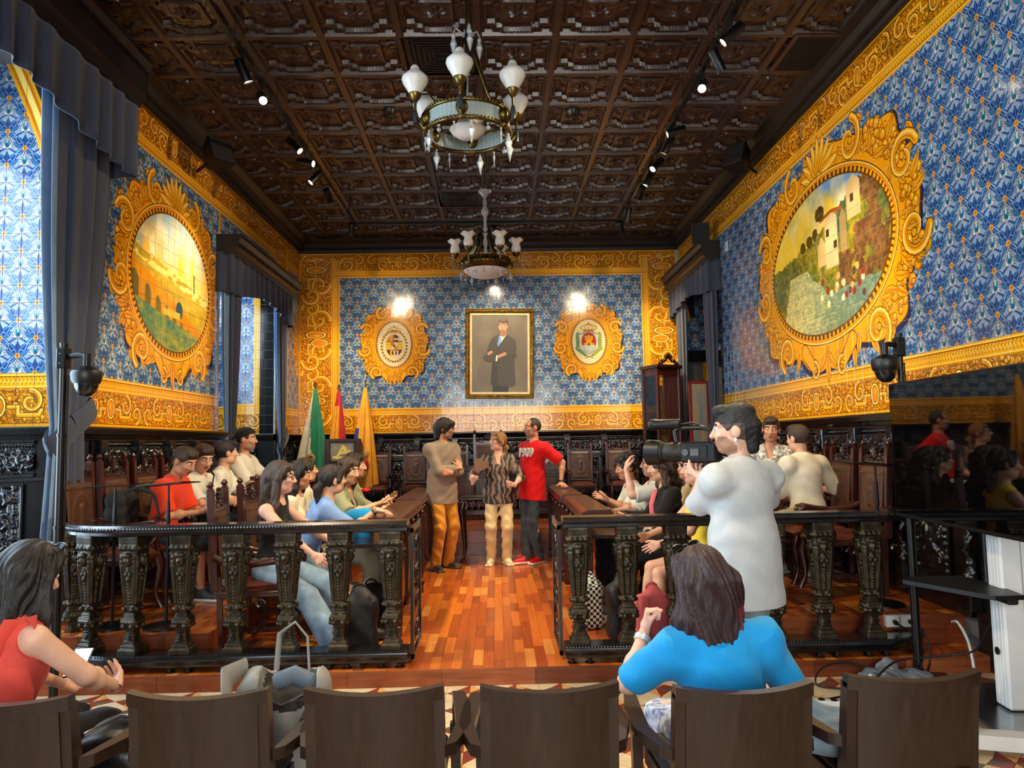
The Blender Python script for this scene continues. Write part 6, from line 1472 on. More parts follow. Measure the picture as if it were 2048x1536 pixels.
def person(label, loc, rz, h=1.7, fem=False, bulk=1.0, sit=None, lean=0, side=0, twist=0, head=(0, 0, 0), R=None, L=None, Rp=None, Lp=None, Rh=('relaxed', None), Lh=('relaxed', None), fR=None, fL=None, kp=None,
           skin='warm', hair=('short', 'dark'), top=None, bottom=None, shoe=((.2, .2, .2), (.8, .8, .8)), glasses=None, fine=.0062, stub=False, detail=.0095, group=None, world=True, hs=1.0, socks=None):
    """sit = seat height above loc; R, L = wrist targets (world when world), Rh = (style, palm direction in the local frame)"""
    t = empty('person', loc, rz, label, 'person', group); s = h / 1.75; D = math.radians
    Wm = np.array(Matrix.Rotation(-rz, 3, 'Z')); lc = lambda p: Wm @ (np.asarray(p, float) - np.asarray(loc)) if world else np.asarray(p, float)
    P = np.array([0, 0, (.962 * s if sit is None else sit + .095)]); Rt = rotz(0) @ roty(D(side)) @ rotx(-D(lean)) @ rotz(D(twist)); r_, f_, u_ = Rt[:, 0], Rt[:, 1], Rt[:, 2]; Rp0 = rotz(D(twist * .25)); pr = Rp0[:, 0]
    N = P + u_ * .50 * s; shw = (.168 if fem else .188) * s * (1 + (bulk - 1) * .5); Sh = {1: P + u_ * .440 * s + r_ * shw - f_ * .01, -1: P + u_ * .440 * s - r_ * shw - f_ * .01}
    Rhd = rotz(D(twist + head[0])) @ rotx(-D(head[1])) @ roty(D(head[2])); nd = u_ * .6 + Rhd[:, 2] * .4; Hc = N + nd * .092 * s + Rhd[:, 2] * .095 * hs + Rhd[:, 1] * .022
    HP = lambda x, y, z: Hc + Rhd @ (np.array([x, y, z]) * hs)
    hip = {q: P + pr * q * .088 * s * (1.05 if fem else 1) - np.array([0, 0, .03 * s]) for q in (1, -1)}
    feet = {}
    for q, ft in ((1, fR), (-1, fL)):
        if ft is None: ft = np.array([q * .105 * s, 0, .085]) if sit is None else np.array([q * .12, .46 * s, .085])
        else: ft = np.asarray(ft, float) if not world else lc(ft)
        feet[q] = ft
    knee = {}
    for q in (1, -1): knee[q], feet[q] = ik(hip[q], feet[q], .445 * s, .425 * s, (q * .1, 1, .25) if kp is None else kp)
    wr = {}; el = {}
    for q, tg, pl in ((1, R, Rp), (-1, L, Lp)):
        tg = (Sh[q] + np.array([q * .09, .03, -.52 * s]) if sit is None else np.array([q * .13, .30 * s, P[2] + .10])) if tg is None else lc(tg)
        el[q], wr[q] = ik(Sh[q], tg, .285 * s, .255 * s, (q * .6, -.8, -.5) if pl is None else pl)
    allp = np.array([P, N, Hc, *Sh.values(), *knee.values(), *feet.values(), *wr.values(), *el.values()])
    A = 1.0 if bulk <= 1 else bulk
    def torso(S, e, k=.055, top_only=False):
        b = bulk
        if fem:
            S.ell(P + u_ * .345 * s, np.array([.138 * b, .098 * b, .165]) * s + e, Rt, k); S.ell(P + u_ * .19 * s + f_ * .012 * (b - 1) * 5, np.array([.118 * b, .092 * b, .14]) * s + e, Rt, k)
            for q in (1, -1): S.ell(P + u_ * .315 * s + r_ * q * .066 * s + f_ * .070 * s * b, np.array([.062, .052, .062]) * s * (b * .5 + .5) + e, Rt, .03)
            S.ell(P + u_ * .02 * s, np.array([.160 * b, .118 * b, .115]) * s + e, Rp0, k)
        else:
            S.ell(P + u_ * .345 * s, np.array([.158 * b, .108 * b, .175]) * s + e, Rt, k); S.ell(P + u_ * .17 * s + f_ * .01, np.array([.138 * b, .108 * b, .155]) * s + e, Rt, k); S.ell(P + u_ * .01 * s, np.array([.150 * b, .115 * b, .11]) * s + e, Rp0, k)
        for q in (1, -1):
            S.cap(N - u_ * .020 * s, Sh[q] - r_ * q * .01, .056 * s + e, (.052 if not fem else .046) * s * (A * .5 + .5) + e, .04)
    # ---- body
    lo, hi = allp.min(0) - .22, allp.max(0) + .22; lo[2] = max(lo[2], -.01)
    B = Solid(lo, hi, detail, fine=[(Hc - .125 * hs, Hc + .135 * hs, fine)])
    torso(B, 0)
    B.cap(N - u_ * .03, HP(0, -.018, -.055), .056 * s, .052 * hs, .03)
    for q in (1, -1):
        B.cap(hip[q], knee[q], .080 * s * (A * .6 + .4), .054 * s, .04); B.cap(knee[q], feet[q], .052 * s, .034 * s, .02); cm = knee[q] * .68 + feet[q] * .32; B.ell(cm - np.array([0, .012, 0]), np.array([.050, .052, .10]) * s, None, .03)
        B.cap(feet[q], feet[q] + np.array([0, .10, -.05]), .028, .018, .02)
        B.cap(Sh[q], el[q], .047 * s * A, .037 * s * A, .03); B.cap(el[q], wr[q], .038 * s * (A * .7 + .3), .0235 * s, .02); B.ell(el[q] * .7 + wr[q] * .3, np.array([.037, .037, .05]) * s * (A * .6 + .4), None, .02)
    g = lambda c, r, k=.012, sub=False: B.ell(HP(*c), np.array(r) * hs, Rhd, k, sub)
    g((0, -.012, .030), (.076, .096, .088)); g((0, .030, -.040), (.060, .068, .080), .02); g((0, .060, -.092), (.026, .024, .020), .02); g((0, .070, .034), (.058, .026, .020), .015)
    for q in (1, -1):
        g((q * .036, .066, -.022), (.026, .026, .024), .015); g((q * .031, .096, .012), (.016, .013, .011), .008, True); g((q * .080, -.010, -.004), (.011, .024, .034), .006); g((q * .050, .015, -.075), (.018, .04, .025), .02)
    B.cap(HP(0, .090, .020), HP(0, .112, -.022), .0095 * hs, .0125 * hs, .010); g((0, .112, -.028), (.0165, .014, .011), .006)
    for q in (1, -1): g((q * .013, .104, -.030), (.009, .010, .008), .005)
    g((0, .090, -.056), (.023, .011, .0075), .006); g((0, .088, -.068), (.021, .011, .008), .006); g((0, .100, -.0615), (.020, .005, .0018), .003, True)
    V, Fq = B.mesh(); C = (V[Fq].mean(1) - Hc) @ Rhd / hs; mi = np.zeros(len(Fq), np.int32)
    x, y, z = np.abs(C[:, 0]), C[:, 1], C[:, 2]
    mi[(x < .024) & (y > .075) & (z > -.078) & (z < -.050) & ((x / .024) ** 2 + ((z + .063) / .013) ** 2 < 1)] = 1
    mi[(y > .055) & (x > .012) & (x < .052) & (np.abs(z - .036 + .16 * np.maximum(x - .034, 0)) < .0055)] = 2
    if stub: mi[(z < -.026 - .9 * np.maximum(0, .045 - y) + .004 * np.sin(C[:, 1] * 400) * np.sin(C[:, 2] * 500)) & (z > -.125 + .3 * np.maximum(0, .03 - y)) & (y > -.01) & (mi == 0) & (np.abs(C[:, 0]) < .09) & ~((y > .085) & (z > -.045) & (x > .026))] = 5
    parts = [(V, Fq, mi)]
    for q in (1, -1):
        v, f = uvsphere(HP(q * .031, .0815, .012), .0120 * hs); parts.append((v, f, np.full(len(f), 3))); v, f = uvsphere(HP(q * .0305, .0895, .0115), .0062 * hs, 8); parts.append((v, f, np.full(len(f), 4)))
    for q, (st, palm) in ((1, Rh), (-1, Lh)):
        hv, hf = hand_mesh(st); hv = hv * (.95 if fem else 1.03) * (s * .5 + .5); hv = hv * np.array([q, 1, 1]); hf = hf if q == 1 else hf[:, ::-1]
        d = wr[q] - el[q]; d /= np.linalg.norm(d); pd = None
        if palm is not None and len(palm) == 6: d = Wm @ np.array(palm[3:], float); d /= np.linalg.norm(d)
        pm = Wm @ np.asarray(palm[:3], float) if palm is not None else np.array([-q * .9, .1, -.35]); zz = -pm + d * pm.dot(d); zz /= max(np.linalg.norm(zz), 1e-6); xx = np.cross(d, zz)
        parts.append((wr[q] + hv @ np.stack([xx, d, zz]), hf, np.zeros(len(hf))))
    VV = []; FF = []; MM = []; o_ = 0
    for v, f, m_ in parts: VV.append(v); FF.append(f + o_); MM.append(m_); o_ += len(v)
    hm = HR[hair[1]]
    mesh_obj('body', np.concatenate(VV), np.concatenate(FF).astype(np.int32), [SK[skin], LIP, hm, EYEW, IRIS, STUB], t, smooth=True, mi=np.concatenate(MM))
    wn = lambda a_, fr: (lambda X, Y, Z: a_ * (np.sin(X * fr + Z * fr * .7 + 2 * np.sin(Y * 17)) * np.sin(Z * fr * 1.3 + Y * fr * .5 + 1.5 * np.sin(X * 13))))
    # ---- garments
    if top:
        sl, cut = top.get('sleeve', .5), top.get('hem', .10); e = top.get('fit', .012); pts = np.array([P, N, *Sh.values(), *el.values(), *wr.values()])
        S = Solid(pts.min(0) - .20, pts.max(0) + .20, detail * .9); torso(S, e)
        if sit is None: S.cap(P + u_ * .12, P - u_ * (cut + .05), .120 * s * bulk + e, .140 * s * bulk + e, .05, ex=(r_, 1.36))
        for q in (1, -1):
            if sl > 0:
                a = Sh[q]; d1 = el[q] - a; w0 = (.052 + top.get('loose', .012)) * s * A
                S.ell(a - np.array([0, 0, .012]), np.full(3, w0 * .90), None, .05)
                if sl <= .55: S.cap(a - d1 * .05, a + d1 * min(1, sl / .5), w0, w0 * (.96 + .22 * top.get('loose', .012) / .012 * .25), .055, flat=True)
                else:
                    S.cap(a - d1 * .05, el[q], w0, w0 * .92, .03); S.cap(el[q], el[q] + (wr[q] - el[q]) * min(.97, (sl - .5) / .5), w0 * .88, w0 * .70, .02, flat=True)
            elif sl < 0:
                c = Sh[q] + r_ * q * .012; S.ell(c, np.array([.05, .085, .085]) * s, Rt, .015, True)
        nk = top.get('neck', .0); S.cap(N - u_ * .01 + f_ * .02, N + u_ * .25 + f_ * .05, .060 * s + nk, .075 * s + nk, .01, True)
        if top.get('v'): S.ell(N + f_ * .10 - u_ * .03, np.array([.035, .06, .075]) * s, Rt, .01, True)
        S.cut(P - u_ * cut, -u_); S.disp(wn(top.get('wr', .004), 26)); col = top['mat']; mats_ = col if isinstance(col, (list, tuple)) else [col]
        o = S.obj(top.get('name', 'shirt'), mats_, t, classify=(lambda c_: top['cls']((c_ - P) @ Rt / s)) if top.get('cls') else None)
        if top.get('collar'):
            b = MB(); ring = [N + (r_ * math.cos(a) * .068 + f_ * (math.sin(a) * .062 + .012)) * s + u_ * (.012 - .02 * math.sin(a)) for a in np.linspace(.5 * math.pi + .35, 2.5 * math.pi - .35, 20)]; b.tube([tuple(p) for p in ring], .014, 6, flat=.6); b.build('collar', mats_[0], t, 60)
    if bottom:
        ln, wd = bottom.get('len', 1.0), bottom.get('wide', 1.0); e = .010; pts = np.array([P, *hip.values(), *knee.values(), *feet.values()]); S = Solid(pts.min(0) - .17, pts.max(0) + .17, detail * .9)
        S.ell(P + np.array([0, 0, .0]), np.array([.158 * bulk, .122 * bulk, .125]) * s + e, Rp0, .03)
        for q in (1, -1):
            k_, f2 = knee[q], feet[q]; w1 = .086 * s * (A * .6 + .4) * (wd * .3 + .7) + .004; w2 = .064 * s * wd
            if ln <= .5: S.cap(hip[q], hip[q] + (k_ - hip[q]) * ln / .5, w1, w1 * .92, .03, flat=True); S.ell(hip[q], np.full(3, w1), None, .03)
            else: S.cap(hip[q], k_, w1, w2, .04); S.cap(k_, k_ + (f2 + np.array([0, 0, -.02]) - k_) * (ln - .5) / .5, w2, w2 * bottom.get('flare', .86), .025, flat=ln < .95)
        S.cut(P + u_ * .115 * s, u_); wa = bottom.get('wr', .005)
        S.disp(lambda X, Y, Z: wa * np.sin(Z * 46 + 3 * np.sin(X * 19) + 2.2 * np.sin(Y * 15)) * (.5 + .5 * np.sin(X * 31 + Y * 23)))
        S.obj(bottom.get('name', 'trousers'), bottom['mat'], t)
    if shoe:
        up_, so = shoe; mu = mat('shoe_%02d%02d%02d' % tuple(int(c * 99) for c in up_), up_, .5, var=.1); ms = mat('sole_%02d%02d%02d' % tuple(int(c * 99) for c in so), so, .6, var=.05)
        for q in (1, -1):
            a = feet[q].copy(); td = (knee[q] - feet[q]) * 0; fd = np.array([q * .22, 1, 0]) if sit is not None else np.array([q * .25, 1, 0]); fd /= np.linalg.norm(fd); fx = np.array([fd[1], -fd[0], 0])
            gz = max(0.0, a[2] - .085); a[2] = gz; S = Solid(a - .22, a + .24, .007 if fine > .005 else .006)
            S.ell(a + fd * .045 + np.array([0, 0, .034]), (.046, .140, .038), np.stack([fx, fd, [0, 0, 1]], 1), .01); S.ell(a - fd * .02 + np.array([0, 0, .058]), (.038, .062, .042), np.stack([fx, fd, [0, 0, 1]], 1), .02)
            S.cap(a + np.array([0, 0, .05]) + fd * .05, a + np.array([0, 0, .088]), .033, .040, .02); S.box(a + fd * .045 + np.array([0, 0, .012]), (.046, .142, .014), np.stack([fx, fd, [0, 0, 1]], 1), .012, .004); S.cut(a + np.array([0, 0, .108]), (0, 0, 1)); S.cut(a + np.array([0, 0, .0]), (0, 0, -1))
            S.obj('shoe', [mu, ms], t, classify=lambda c_: (c_[:, 2] < a[2] + .026).astype(int))
    # ---- hair
    st = hair[0]; ln = hair[2] if len(hair) > 2 else .3
    ext = {'long': ln, 'bob': .27, 'wavy': ln, 'pony': .20}.get(st, .06); lo = Hc - np.array([.17, .19, .16 + ext]); hi = Hc + np.array([.17, .19, .19])
    S = Solid(lo, hi, max(.0058, fine * .95)); g = lambda c, r, k=.015, sub=False: S.ell(HP(*c), np.array(r) * hs, Rhd, k, sub)
    cp = lambda a, b, ra, rb, k=.02, sub=False, ex=None: S.cap(HP(*a), HP(*b), ra * hs, rb * hs, k, sub, ex=None if ex is None else (Rhd @ np.array(ex[0], float), ex[1]))
    th_ = {'short': .009, 'fade': .010, 'bald': .004, 'mop': .017, 'pony': .009}.get(st, .013)
    g((0, -.014, .034), (.077 + th_, .097 + th_, .089 + th_))
    if st in ('short', 'fade', 'bald'):
        g((0, .090, -.045), (.110, .085, .098), .012, True); g((0, .02, -.135), (.16, .17, .075), .01, True); g((0, -.03, -.145), (.15, .16, .072), .01, True)
        for q in (1, -1): g((q * .085, .012, -.030), (.030, .030, .045), .008, True)
        if st != 'bald': g((0, .035, .105), (.062, .060, .028), .02); g((.01, .075, .088), (.055, .026, .022), .015)
        else: g((0, .10, .07), (.075, .085, .06), .02, True)
        if st == 'fade': g((0, -.03, .10), (.075, .085, .045), .02); cp((0, -.095, .02), (0, -.085, -.09), .045, .035, .03, ex=((1, 0, 0), 1.5)); g((0, .06, .115), (.06, .04, .022), .02)
    elif st == 'mop':
        g((0, .095, -.065), (.080, .065, .095), .012, True); g((0, .065, .070), (.078, .052, .036), .02); cp((0, -.085, 0), (0, -.085, -.10), .065, .045, .03, ex=((1, 0, 0), 1.35))
        for q in (1, -1): cp((q * .075, .03, .05), (q * .082, .0, -.05), .026, .018, .02); cp((q * .035, .085, .075), (q * .05, .095, .04), .022, .012, .015)
        S.cut(HP(0, 0, -.145), -Rhd[:, 2])
    elif st == 'curly':
        rr = np.random.RandomState(int(abs(loc[0] * 100)))
        for q in range(46):
            a, b_ = rr.uniform(0, 6.28), rr.uniform(-.35, 1.5); c = (math.cos(a) * math.cos(b_) * .095, -.02 + math.sin(a) * math.cos(b_) * .11, .035 + math.sin(b_) * .105); rd = rr.uniform(.020, .032); g(c, (rd, rd, rd), .006)
        g((0, .105, -.045), (.080, .065, .090), .01, True); g((0, .02, -.15), (.13, .13, .075), .01, True)
    else:
        g((0, .105, -.040), (.066, .068, .100), .012, True)
        for q in (1, -1): cp((q * .052, .062, .085), (q * .086, .012, .0), .022, .022, .02)
        if st in ('long', 'wavy', 'bob'):
            L_ = ext; dn = np.array([0, 0, -1.0]); wv = .02 if st == 'wavy' else 0
            for q in (1, -1): 
                a = HP(q * .074, .0, .0); b_ = a + dn * L_ * .92 - f_ * .03 + r_ * q * (.022 + wv); S.cap(a, (a + b_) / 2 + r_ * q * .012, .030, .034, .025); S.cap((a + b_) / 2 + r_ * q * .012, b_, .034, .020, .025)
            a = HP(0, -.075, .0); b_ = a + dn * L_ - f_ * (.01 + .05 * (L_ > .3)); S.cap(a, b_, .062, .042 if st != 'bob' else .055, .03, ex=(r_, 1.75 if not fem or True else 1.5))
            if st == 'bob': S.cut(HP(0, 0, -ext + .03), (0, 0, -1))
        if st == 'pony':
            cp((0, -.10, -.03), (0, -.135, -.055), .030, .034, .02); cp((0, -.135, -.055), (0, -.13, -.20), .032, .016, .015)
    X, Y, Z = S.ax[0][:, None, None] - Hc[0], S.ax[1][None, :, None] - Hc[1], S.ax[2][None, None, :] - Hc[2]
    hx = X * Rhd[0, 0] + Y * Rhd[1, 0] + Z * Rhd[2, 0]; hy = X * Rhd[0, 1] + Y * Rhd[1, 1] + Z * Rhd[2, 1]; hz = X * Rhd[0, 2] + Y * Rhd[1, 2] + Z * Rhd[2, 2]
    if st in ('short', 'fade', 'bald', 'mop'): S.f = S.f + (.0022 * np.sin(hx * 170 + 4 * np.sin(hz * 40)) * np.sin(hy * 120 + hz * 90)).astype(np.float32)
    else:
        an = np.arctan2(hx, -hy + .02); S.f = S.f + (.0026 * np.sin(an * 34 + 3 * np.sin(hz * 22 + an * 5)) + .0035 * np.sin(an * 11 + 2 * np.sin(hz * 13))).astype(np.float32)
        if st == 'wavy': S.f = S.f + (.007 * np.sin(hz * 70 + an * 6)).astype(np.float32)
    if st == 'fade': S.obj('hair', [hm, mat('hair_faded_sides', (.33, .26, .23), .55, var=.1, scale=60)], t, classify=lambda c_: (((c_ - Hc) @ Rhd / hs)[:, 2] < .035) & (((c_ - Hc) @ Rhd / hs)[:, 1] > -.055))
    elif st == 'bob' and hair[1] == 'burg': S.obj('hair', [hm, mat('hair_red_ends', (.52, .15, .18), .4, var=.3, scale=26, stretch=(13, 13, .4), bump=.5, bscale=40)], t, classify=lambda c_: (((c_ - Hc) @ Rhd)[:, 2] < -.10) & (((c_ - Hc) @ Rhd)[:, 0] > .04) & (((np.sin(c_[:, 0] * 160) + np.sin(c_[:, 1] * 140)) > -.3)))
    else: S.obj('hair', hm, t)
    if glasses:
        b = MB(); gm = mat('spectacle_frame', (.10, .08, .08), .3); up2 = 0
        if glasses == 'up': off = (0, .0, .075); tl = -.2
        else: off = (0, 0, 0)
        def G_(x, y, z):
            if glasses == 'up': return tuple(HP(x * 1.12, y * .62 - .006, z * .55 + .112 + (.012 if y > .08 else -.03 * (.1 - y) / .1)))
            return tuple(HP(x, y, z))
        for q in (1, -1):
            b.tube([G_(q * .034 + .025 * math.cos(a), .108 - .006 * abs(math.cos(a)), .008 + .020 * math.sin(a)) for a in np.linspace(0, 6.28, 17)], .0024 * hs, 5, cap=False); b.tube([G_(q * .058, .100, .012), G_(q * .078, .05, .012), G_(q * .082, -.01, .006)], .0025 * hs, 5)
        b.tube([G_(-.010, .112, .012), G_(.010, .112, .012)], .0024, 5); b.build('sunglasses' if glasses == 'up' else 'glasses', gm, t, 60)
        if glasses == 'up':
            for q in (1, -1): b = MB(); b.add([G_(q * .034 + .023 * math.cos(a), .107, .008 + .018 * math.sin(a)) for a in np.linspace(0, 6.28, 14, endpoint=False)], [tuple(range(14))]); b.build('lens', BLACKP, t)
    M_ = t.matrix_basis
    return dict(root=t, wr=wr, el=el, Hc=Hc, HP=HP, Rh=Rhd, P=P, N=N, Rt=Rt, s=s, Sh=Sh, knee=knee, feet=feet)
def band(pr, q, r, w_, m_, name='watch', face=True, at=.93):
    """strap round a wrist, child of the person"""
    c = pr['el'][q] + (pr['wr'][q] - pr['el'][q]) * at; d = Vector(pr['wr'][q] - pr['el'][q]).normalized(); a = d.orthogonal().normalized(); e = d.cross(a); b = MB()
    for k in (-1, 1): b.tube([Vector(c) + d * k * w_ * .4 + (a * math.cos(t) + e * math.sin(t)) * r for t in np.linspace(0, 6.28, 17)], w_ * .5, 6, cap=False)
    if face: b.lathe([(.002, -.005), (.017, -.005), (.017, .006), (.002, .006)], n=12, M=Matrix.Translation(Vector(c) + a * (r + .004)) @ a.to_track_quat('Z', 'Y').to_matrix().to_4x4())
    b.build(name, m_, pr['root'], 60)
# =================================================================== foreground chairs, screen, stands, cables
WENGE = mat('dark_brown_chair_wood', (.19, .125, .088), .36, var=.22, scale=7, stretch=(9, 9, .5), coat=.15)
def armchair():
    t = empty('armchair', label='x', cat='chair', group='row of dark wooden armchairs in the foreground'); W_ = .225
    def bowed(z0, z1, x, d0, d1, n=12, rake=.12, bow=.05, zref=.40):
        v = []; f = []
        for i in range(n + 1):
            u = -x + 2 * x * i / n; yb = -bow * (1 - (u / W_) ** 2)
            for z in (z0, z1):
                y = -(z - zref) * rake + yb; v += [(u, y + d0, z + .012 * (1 if z > .7 else 0) * ((u / W_) ** 2)), (u, y + d1, z + .012 * (1 if z > .7 else 0) * ((u / W_) ** 2))]
        for i in range(n):
            a = 4 * i; c = a + 4; f += [(a, c, c + 2, a + 2), (a + 1, a + 3, c + 3, c + 1), (a + 2, c + 2, c + 3, a + 3), (a, a + 1, c + 1, c)]
        f += [(0, 2, 3, 1), (4 * n, 4 * n + 1, 4 * n + 3, 4 * n + 2)]; return v, f
    b = MB(); b.add(*bowed(.745, .79, W_ + .005, -.022, .018)); smooth_by_angle(b.build('top_rail', WENGE, t), 30)
    b = MB(); b.add(*bowed(.47, .748, W_ - .03, -.004, .010)); smooth_by_angle(b.build('back_panel', WENGE, t), 30)
    b = MB(); b.add(*bowed(.435, .475, W_ - .03, -.016, .012)); smooth_by_angle(b.build('lower_rail', WENGE, t), 30)
    for sg in (-1, 1):
        b = MB(); x = sg * (W_ - .018); b.prism([(-.02 - .034, .775), (.02 - .02 - .012, .775), (.055, .40), (.03, 0), (-.015, 0), (-.012, .40)][::-1], x - .023, x + .023, 'x'); b.build('rear_leg', WENGE, t)
        b = MB(); x = sg * (W_ + .01); b.prism([(x - .021, .48), (x + .021, .48), (x + .018, 0), (x - .014, 0)], .47, .51, 'y'); b.build('front_leg', WENGE, t)
        b = MB(); pl = [(sg * (W_ + .002), .0), (sg * (W_ + .040), .03), (sg * (W_ + .085), .20), (sg * (W_ + .075), .40), (sg * (W_ + .045), .54), (sg * (W_ - .005), .545), (sg * (W_ + .012), .40), (sg * (W_ + .03), .20)]
        b.prism(pl if sg > 0 else pl[::-1], .545, .585, 'z'); b.prism([(x_, y_) for x_, y_ in ((sg * (W_ + .0), .46), (sg * (W_ + .04), .46), (sg * (W_ + .04), .52), (sg * (W_ + .0), .52))][::1 if sg > 0 else -1], .47, .56, 'z'); b.build('armrest', WENGE, t)
        b = MB(); b.box(sg * (W_ - .03) - .012, sg * (W_ - .03) + .012, .03, .48, .34, .40); b.build('side_rail', WENGE, t)
    b = MB(); b.box(-W_ + .02, W_ - .02, .03, .50, .40, .45, .02); b.build('seat', mat('dark_seat_pad', (.09, .07, .06), .6), t)
    b = MB(); b.box(-W_ + .02, W_ - .02, .465, .485, .34, .40); b.build('front_rail', WENGE, t)
    return t
ac = armchair()
for k, (x, y, rz, lab) in enumerate(((-1.63, 2.545, -.05, 'dark wooden armchair of the woman in coral, cut by the picture edge'), (-1.0, 2.56, 0, 'empty dark wooden armchair between the coral woman and the grey rucksack'), (-.42, 2.555, 0, 'empty dark wooden armchair just right of the grey rucksack'), (.16, 2.54, .02, 'empty dark wooden armchair in the middle, left of the woman in blue'), (.79, 2.49, .05, 'dark wooden armchair under the woman in bright blue'), (1.39, 2.56, .03, 'dark wooden armchair with a denim jacket on its seat, farthest right of the row'))):
    o = ac if k == 0 else copy_tree(ac); o.location = (x, y, 0); o.rotation_euler = (0, 0, rz); o['label'] = lab
# big screen on a white column stand
sc_ = empty('screen', (2.66, 4.19, 1.505), math.radians(-3.5), 'large switched off black television screen on a white stand at the right', 'television')
SCR = mat('dark_glossy_screen', (.018, .019, .022), .028, var=.02, spec=.7)
b = MB(); b.box(.0, .035, -.79, .79, -.45, .45, .006); b.build('case', BLACKP, sc_); b = MB(); b.box(-.003, .001, -.775, .775, -.425, .437, .001); b.build('display', SCR, sc_); b = MB(); b.box(.035, .07, -.45, .45, -.3, .3, .01); b.build('rear_cover', BLACKP, sc_)
sd = empty('screen_stand', (2.93, 4.22, 0), math.radians(-6), 'white column stand with a black shelf and floor foot under the big screen', 'stand')
b = MB(); b.box(-.075, .045, -.07, .075, .05, 1.02, .012); b.box(.05, .085, -.06, .06, .05, 1.55, .006)
for y in (-.035, .0, .035): b.box(-.079, -.073, y - .004, y + .004, .06, 1.0)
b.build('column', WHITEP, sd); b = MB(); b.box(-.09, .09, -.085, .085, 1.02, 1.10, .012); b.build('column_cap', BLACKP, sd); b = MB(); b.box(-.20, .0, -.25, .25, 1.30, 1.40, .008); b.box(-.20, -.06, -.05, .05, 1.25, 1.75, .006); b.build('mount', BLACKM, sd)
b = MB(); b.box(-.30, .15, -.45, .45, .0, .045, .01); b.build('base_plate', STEEL, sd); b = MB(); b.lathe([(.002, 0), (.022, 0), (.022, .006), (.002, .006)], n=14, M=Matrix.Translation((-.079, .01, .36)) @ Matrix.Rotation(-math.pi / 2, 4, 'Y')); b.build('cable_port', BLACKP, sd)
b = MB(); b.prism([(-.62, -.52), (-.20, -.60), (-.18, -.50), (-.60, -.43)], .03, .10, 'z'); b.build('foot', WHITEP, sd); b = MB(); b.lathe([(.01, -.02), (.035, -.02), (.04, -.012), (.04, .012), (.035, .02), (.01, .02)], n=14, M=Matrix.Translation((-.60, -.55, .04)) @ Matrix.Rotation(math.pi / 2, 4, 'X')); b.build('caster', RUBBER, sd)
b = MB(); b.prism([(-.42, .30), (-.50, .20), (-.22, -.27), (-.06, -.25), (-.04, .02), (-.10, .34)], .70, .725, 'z'); b.box(-.12, -.06, -.2, -.05, .66, .70, .008); b.build('shelf', BLACKP, sd)
# security-style dome cameras on poles
def dome_pole(x, y, top, arm, label, base=True):
    t = empty('camera_pole', (x, y, 0), 0, label, 'camera pole'); b = MB(); r0 = .021; zz = 0
    for k, r_ in enumerate((.027, .025, .023, .021)): z1 = top * (k + 1) / 4; b.tube([(0, 0, zz), (0, 0, z1)], r_, 12); b.tube([(0, 0, z1 - .02), (0, 0, z1)], r_ + .004, 12); zz = z1
    b.build('pole', BLACKM, t, 40); b = MB(); b.lathe([(.002, 0), (.20, 0), (.20, .012), (.05, .025), (.03, .06), (.002, .06)], n=24); b.build('base', BLACKM, t, 40)
    b = MB(); ax, ay = arm; b.box(-.03, .03, -.035, .035, top - .16, top - .03, .006); b.build('bracket', BLACKM, t); b = MB(); 
    for z in (top - .13, top - .07): b.tube([(.031 * math.cos(a), .031 * math.sin(a), z) for a in np.linspace(0, 6.28, 15)], .006, 5, cap=False)
    b.build('hose_clamp', STEEL, t, 60)
    b = MB(); b.tube([(0, 0, top - .085), (ax * .7, ay * .7, top - .075), (ax, ay, top - .085)], .018, 8); b.tube([(ax, ay, top - .07), (ax, ay, top - .15)], .024, 10); b.build('arm', BLACKM, t, 40)
    b = MB(); b.lathe([(.002, -.01), (.035, -.01), (.065, -.03), (.085, -.04), (.09, -.06), (.085, -.10), (.075, -.12), (.002, -.12)][::-1], (ax, ay, top - .14), 24); hs_ = b.build('housing', BLACKP, t, 40)
    b = MB(); b.lathe([(.002, -.20), (.03, -.195), (.052, -.175), (.066, -.145), (.070, -.12), (.002, -.119)], (ax, ay, top - .14), 24); b.build('dome', mat('smoked_dome', (.10, .10, .11), .05, spec=.9), hs_, 60); b = MB(); b.tube([(.03, 0, top - .2), (.034, .005, top * .5), (.028, 0, .3)], .005, 5); b.build('cable', RUBBER, t, 60)
dome_pole(-2.715, 4.62, 2.27, (.155, -.02), 'tall black pole with a dome camera, in front of the left end of the balustrade')
dome_pole(2.775, 4.93, 2.30, (-.125, -.04), 'tall black pole with a dome camera, behind the big screen')
def tray_stand(x, y, top, rz, label, z0=ZP, tl=.05):
    t = empty('tray_stand', (x, y, z0), rz, label, 'stand'); b = MB(); b.lathe([(.002, 0), (.155, 0), (.155, .012), (.14, .018), (.02, .026), (.002, .026)], n=28); b.build('base', BLACKM, t, 40); h_ = top - z0
    b = MB(); b.tube([(0, 0, .02), (0, 0, h_ * .72)], .011, 10); b.tube([(0, 0, h_ * .70), (0, 0, h_ - .01)], .008, 8); b.tube([(0, 0, h_ * .70), (0, 0, h_ * .88)], .016, 10, r2=.012); b.build('pole', BLACKM, t, 50)
    b = MB(); M_ = Matrix.Translation((0, 0, h_)) @ Matrix.Rotation(tl, 4, 'Y') @ Matrix.Rotation(-.05, 4, 'X'); b.box(-.18, .18, -.12, .12, -.004, .004, .002, M_); b.build('tray', BLACKM, t)
